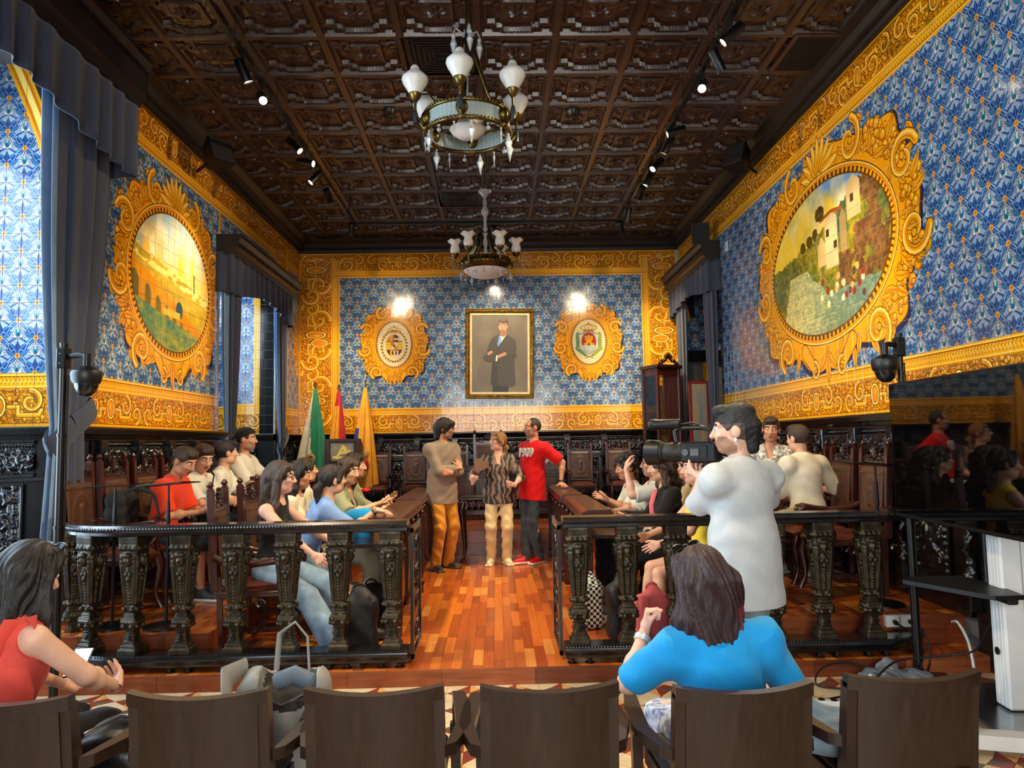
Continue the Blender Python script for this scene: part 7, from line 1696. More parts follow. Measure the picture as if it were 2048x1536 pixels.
tray_stand(-2.80, 5.45, 1.33, .1, 'thin black stand with a flat tray, left of a pair, beside the empty chair', tl=.0); tray_stand(-2.40, 5.42, 1.34, -.2, 'thin black stand with a tilted tray, right of a pair, before the orange red boy', tl=-.08); tray_stand(2.92, 5.62, 1.38, .1, 'thin black stand with a flat tray behind the big screen', tl=.1)
# power outlets and cables
for k, x in enumerate((2.79, 2.90)):
    t = empty('power_outlet', (x, 5.30 - .012, .285), 0, 'white wall socket on the platform riser, %s of a pair' % ('left', 'right')[k], 'outlet'); b = MB(); b.box(-.05, .05, -.045, 0, -.042, .042, .006); cs_ = b.build('case', WHITEP, t); b = MB(); b.lathe([(.018, 0), (.03, 0), (.03, .006), (.018, .006)], n=16, M=Matrix.Translation((.008, -.044, 0)) @ Matrix.Rotation(math.pi / 2, 4, 'X')); b.build('socket_ring', WHITEP, cs_, 40)
    b = MB(); b.tube([(.008, -.044, 0), (.008, -.075, -.005)], .016, 10); b.build('plug', BLACKP, t, 40)
def cable(label, pts, r, m_):
    P = [np.array(p, float) for p in pts]; Q = []
    for i in range(len(P) - 1):
        a, b_, c, d = P[max(i - 1, 0)], P[i], P[i + 1], P[min(i + 2, len(P) - 1)]
        for t in np.linspace(0, 1, 7)[:-1]: Q.append(.5 * (2 * b_ + (c - a) * t + (2 * a - 5 * b_ + 4 * c - d) * t * t + (3 * b_ - a - 3 * c + d) * t ** 3))
    b = MB(); b.tube([(q[0], q[1], max(q[2], r + .001)) for q in Q + [P[-1]]], r, 7); tag(b.build('power_cable', m_, None, 60), label, 'cable', 'cables on the floor under the screen')
cable('black cable from the left wall socket sagging to the floor', [(2.80, 5.21, .28), (2.84, 5.0, .20), (2.72, 4.85, .05), (2.4, 4.75, .012), (2.15, 4.6, .012), (1.9, 4.5, .012)], .006, RUBBER)
cable('black cable from the right wall socket dropping beside the camera pole', [(2.91, 5.21, .28), (2.90, 5.02, .22), (2.86, 4.95, .05), (2.7, 4.8, .012), (2.5, 4.5, .012)], .006, RUBBER)
cable('black looped cable slung between the camera pole and the white stand', [(2.2, 4.55, .012), (2.5, 4.72, .16), (2.80, 4.70, .20), (2.95, 4.60, .26), (2.96, 4.45, .45), (2.95, 4.3, .62)], .007, RUBBER)
cable('black cable coiled in a ring by the platform edge', [(2.25 + .22 * math.cos(a), 4.80 + .10 * math.sin(a), .012 + .10 * max(0, math.sin(a))) for a in np.linspace(0, 6.0, 14)], .006, RUBBER)
cable('thick white cable plugged into the wall at the right and falling to the floor', [(3.22, 5.25, .27), (3.17, 5.1, .30), (3.14, 4.95, .20), (3.10, 4.85, .02), (2.9, 4.6, .012), (2.3, 4.5, .012), (1.9, 4.45, .012), (1.62, 4.2, .012), (1.8, 4.0, .012)], .010, WHITEP)
t = empty('power_strip', (1.95, 4.42, 0), -.25, 'white power strip lying on the tiles behind the last armchair', 'power strip'); b = MB(); b.box(-.16, .16, -.028, .028, .002, .045, .008); b.build('case', WHITEP, t)
for k in range(4): b = MB(); b.lathe([(.012, 0), (.02, 0), (.02, .004), (.012, .004)], (-.12 + .07 * k, 0, .045), 12); b.build('socket', BLACKP, t, 40)
s = Solid((-.35, -.25, -.01), (.35, .25, .18), .012); s.ell((-.1, 0, .04), (.13, .10, .06), k=.02); s.ell((.12, .03, .03), (.14, .09, .05), k=.02); s.ell((-.02, .05, .09), (.06, .05, .06), k=.03); s.disp(lambda X, Y, Z: .014 * np.sin(X * 47 + 6 * np.sin(Y * 30)) * np.sin(Z * 60 + X * 22)); s.cut((0, 0, 0.0), (0, 0, -1))
o = s.obj('plastic_bag', mat('clear_plastic_film', (.80, .82, .84), .15, trans=.7, spec=.8, var=.03)); o.location = (2.55, 4.80, .0); tag(o, 'crumpled clear plastic bag among the cables by the stage edge', 'bag')
# =================================================================== the people in the room
R90 = math.radians
TAUPE = CLOTH('taupe', (.56, .49, .42)); MUST = CLOTH('mustard', (.80, .53, .16)); CREAMC = CLOTH('cream', (.88, .78, .58)); REDC = CLOTH('red', (.86, .06, .08)); DENIMD = CLOTH('dark_denim', (.24, .26, .29), var=.15); DENIM = CLOTH('denim', (.55, .65, .74), var=.2); LGREY = CLOTH('pale_grey', (.73, .75, .76)); WHITEC = CLOTH('white', (.86, .84, .78)); OFFW = CLOTH('offwhite', (.90, .85, .74)); ORNG = CLOTH('orange_red', (.90, .24, .10)); NAVY = CLOTH('navy', (.20, .22, .28)); BLACKC = CLOTH('black', (.085, .075, .075)); SKY = CLOTH('sky', (.47, .60, .80)); OLIVE = CLOTH('olive', (.55, .55, .42)); BEIGE = CLOTH('beige', (.66, .62, .52)); YELC = CLOTH('yellow', (.94, .84, .25)); CORAL = CLOTH('coral', (.88, .32, .28)); AZURE = CLOTH('azure', (.10, .58, .84)); PINK = CLOTH('pink', (.90, .42, .42)); KHAKI = CLOTH('khaki', (.80, .70, .52)); WHT = mat('white_print', (.92, .90, .86), .7); TATT = mat('tattoo_ink', (.35, .37, .38), .6)
def swirl_mat():
    m = mat('swirled_print', (.10, .105, .13), .6, scale=5, wave=9.0, rgb2=(.52, .42, .34)); return m
def floral_mat(): return mat('floral_print', (.12, .26, .24), .75, scale=38, rgb2=(.93, .88, .82), var=.2)
SG, GC, BK = ((.82, .82, .80), (.9, .9, .88)), ((.2, .2, .22), (.85, .85, .82)), ((.10, .10, .10), (.14, .13, .12))
# ---- the three speakers
p = person('standing man with crossed arms in a taupe long sleeved shirt and mustard trousers', (-.67, 8.86, ZS), R90(-136), 1.77, lean=2, head=(44, 4, 0), world=False, R=(-.075, .245, 1.20), L=(.06, .235, 1.145), Rp=(1, -.25, -.7), Lp=(-1, -.25, -.7), Rh=('relaxed', (-.55, .86, 0, -.13, .57, .6)), Lh=('relaxed', (-.7, .72, 0, -.86, -.41, .1)),
       fR=(.13, .02, .085), fL=(-.10, -.02, .085), skin='tan', hair=('mop', 'dark'), top=dict(mat=TAUPE, sleeve=.90, hem=.26, fit=.022, loose=.016, collar=True, wr=.005), bottom=dict(mat=MUST, wide=1.12, wr=.007), shoe=((.24, .20, .14), (.30, .26, .2)), glasses='on', stub=True)
band(p, -1, .033, .012, STEEL, at=.86)
p = person('standing blonde woman in a swirled sheer blouse and cream trousers holding a fan', (.01, 9.16, ZS), R90(182), 1.58, fem=True, bulk=1.10, head=(-58, -10, 0), R=(-.30, 8.90, 1.12), L=(.20, 8.90, 1.08), Rp=(.8, -.1, -.8), Lp=(-.8, -.2, -.8), Rh=('fist', (.2, -.3, .2, .25, -.1, .95)), Lh=('fist', (-.6, .3, .2, -.75, -.4, .25)),
       fR=(-.09, 9.12, ZS + .085), fL=(.10, 9.12, ZS + .085), skin='pink', hair=('pony', 'blonde'), top=dict(mat=swirl_mat(), sleeve=.62, hem=.13, fit=.016, loose=.014, v=True), bottom=dict(mat=CREAMC, wide=1.20, wr=.007), shoe=((.93, .90, .74), (.95, .93, .84)), glasses='on')
t = empty('hand_fan', (-.285, 8.87, 1.22), 0, 'brown folding fan held open by the blonde woman', 'fan')
for k in range(13):
    a = R90(4 + 6.4 * k); b = MB(); M_ = Matrix.Rotation(-a + R90(40), 4, 'Y'); b.prism([(-.003, 0), (.003, 0), (.010, .20), (-.010, .20)], -.0012 + .0012 * (k % 2), .0008 + .0012 * (k % 2), 'y', M=Matrix.Rotation(R90(62 - 4.5 * k), 4, 'Y')); b.build('blade', mat('fan_wood', (.55, .36, .24), .5), t)
p = person('standing man in a red t-shirt printed 1909 and dark jeans leaning on the desk', (.44, 9.24, ZS), R90(126), 1.77, lean=-2, side=-3, head=(-20, 0, 0), L=(.775, 9.02, 1.085), Lp=(-.4, -.9, .0), R=(.30, 9.42, 1.02), Lh=('flat', (0, 0, -1, .25, -.95, -.12)), fR=(.34, 9.10, ZS + .085), fL=(.50, 9.13, ZS + .085), kp=(0, 1, .1), skin='tan', hair=('bald', 'grey'), stub=True,
       top=dict(mat=REDC, sleeve=.42, hem=.20, fit=.018, loose=.02), bottom=dict(mat=DENIMD, wide=.98, wr=.006), shoe=((.84, .05, .08), (.93, .90, .86)))
band(p, -1, .029, .014, BLACKP, at=.90)
# the printed number follows the chest
def text_on(txt, size, loc, rot, m_, parent, name='printed_number', ext=.001, off=.0):
    cu = bpy.data.curves.new(name, 'FONT'); cu.body = txt; cu.size = size; cu.extrude = ext; cu.offset = off; cu.align_x = 'CENTER'; cu.align_y = 'CENTER'; cu.materials.append(m_); o = bpy.data.objects.new(name, cu); COL.objects.link(o); bpy.context.view_layer.update(); me = bpy.data.meshes.new_from_object(o.evaluated_get(bpy.context.evaluated_depsgraph_get())); bpy.data.objects.remove(o); o = bpy.data.objects.new(name, me); link(o, parent); o.location = loc; o.rotation_euler = rot; return o
s_ = p['s']; c_ = p['P'] + p['Rt'] @ np.array([0.0, .131, .375]) * s_
text_on('1909', .150, tuple(c_), (math.pi / 2 + R90(-6), 0, math.pi), WHT, p['root'], off=.005, ext=.006)
# ---- cameraman
p = person('standing cameraman seen from behind in a pale grey t-shirt and light jeans', (1.26, 3.78, 0), R90(30), 1.74, bulk=1.06, head=(42, 2, 0), L=(1.14, 4.10, 1.39), R=(1.34, 4.14, 1.43), Lp=(-.6, -.1, -1), Rp=(.7, -.2, -.8), Lh=('grip', (0, 0, 1, -.1, .95, .25)), Rh=('grip', (-.9, 0, .3, -.2, .9, .2)), skin='pale', hair=('fade', 'black'), stub=True, fine=.0045, detail=.008,
       top=dict(mat=LGREY, sleeve=.50, hem=.28, fit=.024, loose=.008, wr=.003), bottom=dict(mat=CLOTH('washed_jeans', (.56, .63, .66), var=.15), wide=1.25), shoe=GC)
b = MB(); b.lathe([(.006, -.003), (.010, -.003), (.010, .003), (.006, .003)], n=10, M=Matrix.Translation(Vector(p['HP'](-.086, -.006, -.046))) @ Matrix.Rotation(math.pi / 2, 4, 'Y')); b.build('earring', STEEL, p['root'])
b = MB(); e_ = p['el'][-1] * .62 + p['Sh'][-1] * .38; b.ball(tuple(e_ + np.array([-.012, -.030, -.035])), .03, 10, (.7, .35, 1.0)); b.build('tattoo', TATT, p['root'], 60)
t = empty('video_camera', (1.10, 4.24, 1.525), R90(52), 'large black shoulder video camera with a top handle, held by the cameraman', 'video camera')
def cyl_y(b, prof, n=20, c=(0, 0, 0)): b.lathe(prof, n=n, M=Matrix.Translation(c) @ Matrix.Rotation(-math.pi / 2, 4, 'X'))
b = MB(); b.box(-.055, .055, -.20, .02, -.06, .06, .012); b.box(-.06, -.05, -.15, -.02, -.04, .04, .004); b.build('camera_body', BLACKP, t)
b = MB(); cyl_y(b, [(.002, .0), (.056, .0), (.056, .05), (.060, .055), (.060, .09), (.055, .095), (.055, .13), (.062, .135), (.064, .15), (.002, .15)]); lb_ = b.build('lens_barrel', mat('lens_rubber', (.05, .05, .052), .5, bump=.2, bscale=200), t, 40)
b = MB(); cyl_y(b, [(.050, .15), (.070, .15), (.078, .24), (.074, .24), (.066, .16), (.050, .16)]); b.build('lens_hood', BLACKP, t, 40); b = MB(); cyl_y(b, [(.002, .165), (.05, .165), (.05, .17), (.002, .172)]); b.build('front_element', SCR, lb_)
b = MB(); b.tube([(0, -.16, .06), (0, -.15, .125), (0, -.10, .14), (0, .04, .14), (0, .07, .125), (0, .06, .06)], .014, 8); b.build('top_handle', BLACKP, t, 60)
b = MB(); cyl_y(b, [(.002, .0), (.028, .0), (.030, .02), (.030, .15), (.034, .155), (.034, .19), (.002, .19)], 16, (0, .03, .165)); mc_ = b.build('shotgun_microphone', BLACKP, t, 40); b = MB(); cyl_y(b, [(.002, 0), (.026, 0), (.026, .003), (.002, .003)], 14, (0, .222, .165)); b.build('microphone_grille', mat('lamp_front', (.75, .78, .74), .3), mc_)
b = MB(); b.box(-.045, .045, -.30, -.20, .02, .09, .012); b.box(-.03, .03, -.36, -.29, .03, .08, .012); b.build('viewfinder', BLACKP, t); b = MB(); b.lathe([(.002, 0), (.02, 0), (.02, .008), (.002, .008)], n=14, M=Matrix.Translation((-.06, -.02, 0)) @ Matrix.Rotation(-math.pi / 2, 4, 'Y')); b.box(-.066, -.06, -.10, -.05, -.02, .02); b.build('control_dial', mat('camera_dial', (.45, .46, .46), .3, .5), t)
b = MB(); b.tube([(0, .06, .16), (0, -.05, .17), (.01, -.14, .13), (0, -.20, .10)], .006, 6); b.build('microphone_cable', RUBBER, t, 60)
def seat_person(label, x, y, z, face, **k):
    return person(label, (x, y, z), R90(face), **k)
# ---- boys by the left wall (they face the aisle, +x)
p = seat_person('seated boy in an orange red polo with a rucksack, bent over a phone', -2.92, 6.42, ZP, -92, h=1.62, sit=.47, lean=16, head=(-14, 26, 0), R=(-2.52, 6.30, 1.06), L=(-2.50, 6.44, 1.06), Rh=('pinch', (0, .5, 1, 1, .2, .2)), Lh=('pinch', (0, -.5, 1, 1, -.2, .2)), skin='tan', hair=('short', 'brown'), top=dict(mat=ORNG, sleeve=.45, hem=.10, fit=.016, loose=.016, collar=True), bottom=dict(mat=NAVY, len=.58, wide=1.3), shoe=GC)
t = empty('rucksack', (-3.16, 6.30, ZP + .52), R90(-92), 'dark grey rucksack on the back of the boy in orange red', 'bag'); s = Solid((-.22, -.14, -.02), (.22, .18, .48), .011); s.box((0, -.02, .20), (.15, .09, .21), None, .07); s.box((0, -.10, .14), (.11, .03, .11), None, .03, .02); s.disp(lambda X, Y, Z: .004 * np.sin(Z * 60 + X * 30)); s.obj('pack', mat('dark_grey_canvas', (.14, .14, .14), .8), t); b = MB()
for q in (-.10, .10): b.tube([(q, .06, .40), (q, .16, .44), (q * 1.1, .31, .38), (q * 1.2, .36, .22), (q * 1.2, .22, .08)], .016, 6, flat=.5)
b.build('strap', mat('grey_webbing', (.20, .19, .18), .8), t, 60)
def phone(x, y, z, rot, label, on=False):
    t = empty('mobile_phone', (x, y, z), 0, label, 'phone'); t.rotation_euler = rot; b = MB(); b.box(-.038, .038, -.078, .078, -.004, .004, .003); pc_ = b.build('case', BLACKP, t); b = MB(); b.box(-.034, .034, -.073, .073, .0041, .0048); b.build('screen', mat('phone_screen_on', (.75, .80, .86), .15, emis=(.75, .82, .92, .9)) if on else mat('phone_screen', (.08, .09, .10), .1), pc_)
phone(-2.42, 6.37, 1.12, (.7, 0, -1.57), 'phone in the hands of the boy in orange red')
seat_person('seated boy in white with a dark shoulder strap looking down towards the camera', -2.90, 6.96, ZP, -98, h=1.64, sit=.47, lean=12, head=(-34, 22, 0), R=(-2.45, 6.78, 1.10), L=(-2.48, 7.05, 1.08), skin='warm', hair=('short', 'brown'), top=dict(mat=WHITEC, sleeve=.45, hem=.1, fit=.016, loose=.018), bottom=dict(mat=NAVY, len=.58, wide=1.3), shoe=SG)
t = empty('shoulder_bag', (-2.72, 6.88, ZP + .50), R90(-98), 'small black bag with a diagonal strap worn by the boy in white', 'bag'); b = MB(); b.box(-.10, .10, -.03, .05, .05, .22, .03); b.build('pouch', BLACKC, t); b = MB(); b.tube([(-.13, -.06, .62), (-.08, .05, .52), (.0, .07, .38), (.09, .06, .20)], .015, 6, flat=.35); b.build('strap', mat('dark_strap', (.16, .19, .21), .7), t, 60)
seat_person('seated dark haired boy in a white t-shirt turned away from the camera', -2.92, 7.55, ZP, -80, h=1.70, sit=.47, lean=14, head=(30, -2, 0), R=(-2.48, 7.36, 1.10), L=(-2.42, 7.58, 1.12), skin='warm', hair=('short', 'black'), top=dict(mat=WHITEC, sleeve=.45, hem=.1, fit=.018, loose=.018, bulk=1.1), bottom=dict(mat=NAVY, len=.55, wide=1.3), shoe=SG)
p = seat_person('seated young man in a black backwards cap and white football shirt', -2.82, 8.12, ZP, -92, h=1.80, sit=.56, lean=4, head=(4, 0, 0), R=(-2.40, 7.95, 1.28), L=(-2.38, 8.25, 1.28), skin='tan', hair=('bald', 'black'), stub=True, top=dict(mat=WHITEC, sleeve=.5, hem=.1, fit=.018, loose=.018), bottom=dict(mat=NAVY, wide=1.1), shoe=SG)
s = Solid(p['Hc'] - .2, p['Hc'] + .2, .008); s.ell(p['HP'](0, -.010, .052), (.096, .116, .092), p['Rh'], .01); s.cut(p['HP'](0, .02, .048), -(p['Rh'][:, 2] * .94 - p['Rh'][:, 1] * .34)); s.ell(p['HP'](0, -.135, .02), (.07, .075, .012), p['Rh'] @ rotx(.5), .012); s.obj('cap', BLACKC, p['root'])
b = MB()
for q in (-1, 1): b.tube([tuple(p['Sh'][q] + p['Rt'] @ np.array(v)) for v in ((-q * .09, .02, .075), (-q * .02, .02, .080), (q * .045, .02, .045), (q * .062, .02, -.10))], .018, 6, flat=.4)
b.build('shirt_stripe', mat('green_black_stripe', (.10, .22, .14), .7, rgb2=(.55, .62, .5), scale=60), p['root'], 60)
# ---- girls in front of the left desks
p = seat_person('seated girl with very long hair, glasses, black top and pale jeans', -1.74, 5.70, ZS, -98, h=1.66, fem=True, sit=.50, lean=5, head=(6, 2, 0), R=(-1.34, 5.42, .80), L=(-1.25, 5.80, .82), fR=(-1.16, 5.33, ZS + .09), fL=(-1.12, 5.72, ZS + .09), skin='pink', hair=('long', 'ombre', .46), fine=.0055, top=dict(mat=BLACKC, sleeve=-1, hem=.10, fit=.008), bottom=dict(mat=DENIM, wide=1.45, flare=1.05), shoe=((.55, .54, .52), (.85, .84, .8)), glasses='on')
seat_person('seated dark haired girl between the long haired girl and the girl with the ponytail', -1.86, 6.62, ZS, -90, h=1.63, fem=True, sit=.49, lean=6, head=(-4, 4, 0), skin='tan', hair=('bob', 'black'), top=dict(mat=OFFW, sleeve=.45, hem=.1), bottom=dict(mat=BEIGE, wide=1.2), shoe=SG)
p = seat_person('seated girl with low ponytail in pale blue t-shirt stretching her arm onto the desk', -1.62, 6.14, ZS, -62, h=1.66, fem=True, sit=.50, lean=24, side=8, head=(10, -4, 6), R=(-.98, 5.98, 1.075), Rp=(.3, -.3, -1), L=(-1.18, 6.52, .98), Rh=('relaxed', (0, 0, -1, 1, -.1, -.2)), skin='warm', hair=('pony', 'dark'), top=dict(mat=SKY, sleeve=.42, hem=.12, fit=.014, loose=.016), bottom=dict(mat=DENIM, len=.34, wide=1.35, name='shorts'), shoe=BK, fR=(-.98, 5.72, ZS + .09), fL=(-1.0, 6.05, ZS + .09), glasses='up')
band(p, 1, .0245, .010, BRASS, 'bracelet', False, .88); band(p, 1, .0245, .008, STEEL, 'bracelet', False, .97)
p = seat_person('seated girl in an olive top with a lanyard holding a phone over the desk', -1.50, 6.88, ZS, -96, h=1.67, fem=True, bulk=1.12, sit=.50, lean=9, head=(-22, 6, 0), R=(-1.08, 6.62, 1.07), L=(-1.06, 6.95, 1.08), Rh=('pinch', (0, .4, 1, 1, .2, .1)), Lh=('pinch', (0, -.4, 1, 1, -.2, .1)), skin='olive', hair=('long', 'brown', .24), top=dict(mat=OLIVE, sleeve=.45, hem=.1, fit=.012, v=True), bottom=dict(mat=BEIGE, wide=1.45, flare=1.1), shoe=SG, fR=(-1.10, 6.50, ZS + .09), fL=(-1.08, 6.9, ZS + .09))
b = MB(); P_ = lambda x, y, z: tuple(p['N'] + p['Rt'] @ np.array([x, y, z])); b.tube([P_(-.07, .02, .03), P_(-.06, .12, -.10), P_(0, .165, -.28)], .006, 5, flat=.4); b.tube([P_(.07, .02, .03), P_(.06, .12, -.10), P_(0, .165, -.28)], .006, 5, flat=.4); b.build('lanyard', BLACKC, p['root'], 60)
phone(-.985, 6.76, 1.13, (.5, .1, -1.3), 'dark phone in the hands of the girl in the olive top')
t = empty('handbag', (-1.22, 6.42, .74), -.4, 'bright blue cloth bag on a lap behind the outstretched arm', 'bag'); s = Solid((-.2, -.14, -.02), (.2, .14, .36), .011); s.box((0, 0, .14), (.15, .07, .15), None, .06); s.ell((.05, 0, .26), (.09, .05, .06), k=.04); s.disp(lambda X, Y, Z: .006 * np.sin(X * 34 + Z * 22)); s.obj('pouch', AZURE, t)
seat_person('seated girl with sunglasses pushed up on brown hair, far behind the long haired girl', -2.00, 7.52, ZS, -72, h=1.66, fem=True, sit=.49, lean=4, head=(10, -4, 0), skin='warm', hair=('pony', 'brown'), top=dict(mat=OFFW, sleeve=.45, hem=.1), bottom=dict(mat=BEIGE, wide=1.2), shoe=SG, glasses='up')
p = seat_person('seated girl holding a red rose, behind the girl in the olive top', -1.52, 7.46, ZS, -88, h=1.70, fem=True, sit=.52, lean=5, head=(0, 2, 0), R=(-1.18, 7.25, .98), L=(-1.15, 7.5, .98), skin='warm', hair=('long', 'dark', .26), top=dict(mat=OLIVE, sleeve=.45, hem=.1), bottom=dict(mat=BEIGE, wide=1.2), shoe=SG)
t = empty('red_rose', (-1.29, 7.22, 1.16), 0, 'red rose with a pale stem beside the girl in the olive top', 'flower'); b = MB()
for q in range(16): a = q * 2.4; rr = .004 + .0022 * q; b.ball((rr * math.cos(a), rr * math.sin(a), .006 * math.cos(q * .4)), .018, 7, (1, 1, .8))
b.build('bloom', mat('rose_red', (.80, .04, .12), .5), t, 60); b = MB(); b.tube([(0, 0, -.01), (-.05, -.02, .02), (-.12, -.01, .07)], .005, 6); b.build('stem', mat('pale_stem', (.80, .72, .55), .6), t, 60)
# ---- people in front of the right desks (they face the aisle, -x)
seat_person('seated girl in yellow smiling in profile under the video camera', 1.62, 5.76, ZS, 88, h=1.66, fem=True, sit=.50, lean=4, head=(4, -2, 0), L=(1.22, 5.55, .82), R=(1.20, 5.9, .84), skin='pink', hair=('pony', 'brown'), top=dict(mat=YELC, sleeve=-1, hem=.1, fit=.010), bottom=dict(mat=KHAKI, len=.34, wide=1.35, name='shorts'), shoe=SG, fL=(1.16, 5.50, ZS + .09), fR=(1.12, 5.82, ZS + .09))
p = seat_person('seated girl with wavy brown hair in a black jacket with a pink top', 1.50, 6.30, ZS, 90, h=1.66, fem=True, sit=.51, lean=6, head=(4, 6, 0), L=(1.08, 6.10, .95), R=(1.10, 6.40, .95), skin='warm', hair=('wavy', 'brown', .30), top=dict(mat=BLACKC, sleeve=1.0, hem=.12, fit=.016, loose=.014, v=True), bottom=dict(mat=BLACKC, wide=1.2), shoe=SG, fL=(1.0, 6.12, ZS + .09), fR=(1.02, 6.42, ZS + .09))
P_ = lambda x, y, z: tuple(p['N'] + p['Rt'] @ np.array([x, y, z])); b = MB(); b.tube([P_(-.02, .10, .0), P_(-.025, .155, -.12), P_(-.02, .165, -.30)], .022, 6, flat=.35); b.build('pink_front', PINK, p['root'], 60)
seat_person('seated person with long light brown hair, behind the girl in black and under the camera', 1.78, 6.62, ZS, 90, h=1.66, fem=True, sit=.50, lean=2, head=(0, 4, 0), skin='warm', hair=('wavy', 'ombre', .34), top=dict(mat=KHAKI, sleeve=.5, hem=.1), bottom=dict(mat=NAVY, wide=1.2), shoe=SG)
p = seat_person('seated woman with glasses in a white t-shirt resting her hand over her mouth', 1.52, 6.98, ZS, 92, h=1.68, fem=True, bulk=1.12, sit=.50, lean=2, head=(0, -2, 0), L=(1.205, 6.86, 1.33), Lp=(-.2, .3, -1), R=(1.1, 7.1, .92), Lh=('relaxed', (1, .3, 0, .25, .25, .95)), skin='pink', hair=('pony', 'brown'), top=dict(mat=WHITEC, sleeve=.45, hem=.12, fit=.014, loose=.016), bottom=dict(mat=NAVY, wide=1.2), shoe=SG, glasses='on')
seat_person('seated person with dark curly hair leaning forward, farthest in the right front row', 1.50, 7.62, ZS, 92, h=1.64, sit=.48, lean=14, head=(14, 8, 0), L=(1.08, 7.38, 1.02), R=(1.12, 7.7, .98), skin='tan', hair=('curly', 'dark'), top=dict(mat=WHITEC, sleeve=.45, hem=.1), bottom=dict(mat=NAVY, wide=1.2), shoe=SG)
phone(1.04, 7.30, 1.06, (.6, .2, 1.2), 'blue phone held by the curly haired person at the right desk')
# ---- boys by the right wall
seat_person('seated boy in a cream t-shirt seen from behind by the right wall', 2.80, 6.60, ZP, 18, h=1.66, sit=.52, lean=6, head=(8, 4, 0), R=(2.98, 6.92, 1.10), L=(2.62, 6.92, 1.08), skin='warm', hair=('short', 'brown'), top=dict(mat=OFFW, sleeve=.56, hem=.14, fit=.028, loose=.026), bottom=dict(mat=KHAKI, wide=1.2), shoe=SG, fR=(2.92, 6.98, ZP + .09), fL=(2.66, 7.0, ZP + .09))
seat_person('seated boy in a floral shirt facing the boy in cream', 2.76, 7.32, ZP, 150, h=1.70, sit=.60, lean=3, head=(8, 6, -4), skin='tan', hair=('short', 'brown'), top=dict(mat=floral_mat(), sleeve=.5, hem=.1, fit=.018, loose=.018, v=True), bottom=dict(mat=NAVY, wide=1.2), shoe=SG, R=(2.50, 7.10, 1.12), L=(2.86, 6.98, 1.10), fR=(2.6, 6.95, ZP + .09), fL=(2.9, 6.92, ZP + .09))
seat_person('seated fair haired boy half hidden behind the cameraman', 2.70, 7.92, ZP, 110, h=1.64, sit=.56, lean=6, head=(20, 10, 0), skin='warm', hair=('mop', 'fair'), top=dict(mat=BLACKC, sleeve=.5, hem=.1), bottom=dict(mat=NAVY, wide=1.2), shoe=SG)
# ---- foreground
p = person('seated woman in a sleeveless coral top with long dark hair, left foreground', (-1.90, 2.84, 0), R90(-22), 1.54, fem=True, bulk=1.14, sit=.42, lean=9, head=(-4, 18, 0), R=(-1.60, 3.16, .62), L=(-1.90, 3.28, .60), Rp=(.9, -.5, -.3), Rh=('pinch', (-.5, .1, .8, -.5, .8, .2)), Lh=('pinch', (.5, .1, .8)), skin='pale', hair=('long', 'ash', .34), fine=.0045, detail=.0075, top=dict(mat=CORAL, sleeve=-1, hem=.12, fit=.016, wr=.005), bottom=dict(mat=BLACKC, wide=1.3, len=.95), shoe=BK, glasses='up')
b = MB(); q_ = p['Sh'][1] + p['Rt'] @ np.array([-.075, -.01, .055]); b.ball(tuple(q_), .03, 8, (1, 1, .7)); b.tube([tuple(q_), tuple(q_ + np.array([.02, -.06, .01])), tuple(q_ + np.array([.0, -.10, -.10]))], [.012, .028, .034], 8, flat=.3); b.tube([tuple(q_), tuple(q_ + np.array([.07, .0, .01])), tuple(q_ + np.array([.09, -.02, -.05]))], [.012, .028, .02], 8, flat=.3); b.build('shoulder_bow', CORAL, p['root'], 60)
phone(-1.79, 3.22, .70, (.55, 0, .15), 'lit phone in the hands of the coral woman', True)
t = empty('handbag', (-1.42, 2.86, .30), .1, 'black embroidered handbag with silver zips between the first two armchairs', 'bag'); s = Solid((-.24, -.2, -.06), (.26, .24, .38), .011); s.box((0, .02, .10), (.17, .13, .15), None, .07); s.ell((.05, .08, .24), (.13, .09, .07), k=.04); s.disp(lambda X, Y, Z: .007 * np.sin(X * 30 + Z * 25 + Y * 12)); s.obj('pouch', mat('black_leather_bag', (.06, .065, .07), .4, bump=.15, bscale=60), t); b = MB(); b.tube([(-.1, -.08, .27), (0, -.02, .31), (.12, .04, .27)], .008, 6); b.build('zip', STEEL, t, 60)
b = MB()
for q in range(7): a = q * .9; b.ball((.06 + .016 * math.cos(a), -.115, .05 + .028 * math.sin(a)), .012, 6, (1, .4, 1.6))
b.build('embroidered_flower', mat('red_embroidery', (.80, .14, .22), .7), t, 60)
p = person('large seated woman in bright blue with burgundy bobbed hair, sunglasses on her head', (.85, 2.76, 0), R90(6), 1.54, fem=True, bulk=1.28, sit=.36, lean=6, side=-5, head=(16, 4, -9), L=(.585, 3.0, .84), Lp=(-.7, -.1, -1), R=(1.04, 3.06, .60), Lh=('fist', (.9, -.2, .1, .15, -.05, 1)), skin='pink', hair=('bob', 'burg'), fine=.0045, detail=.0075, glasses='up', top=dict(mat=AZURE, sleeve=.46, hem=.12, fit=.016, loose=.008, wr=.005), bottom=dict(mat=mat('blue_white_print_trousers', (.14, .24, .50), .8, rgb2=(.85, .88, .92), scale=30), wide=1.5, len=.95), shoe=BK)
band(p, -1, .0275, .014, mat('white_metal_watch', (.86, .85, .84), .3, .4), at=.82)
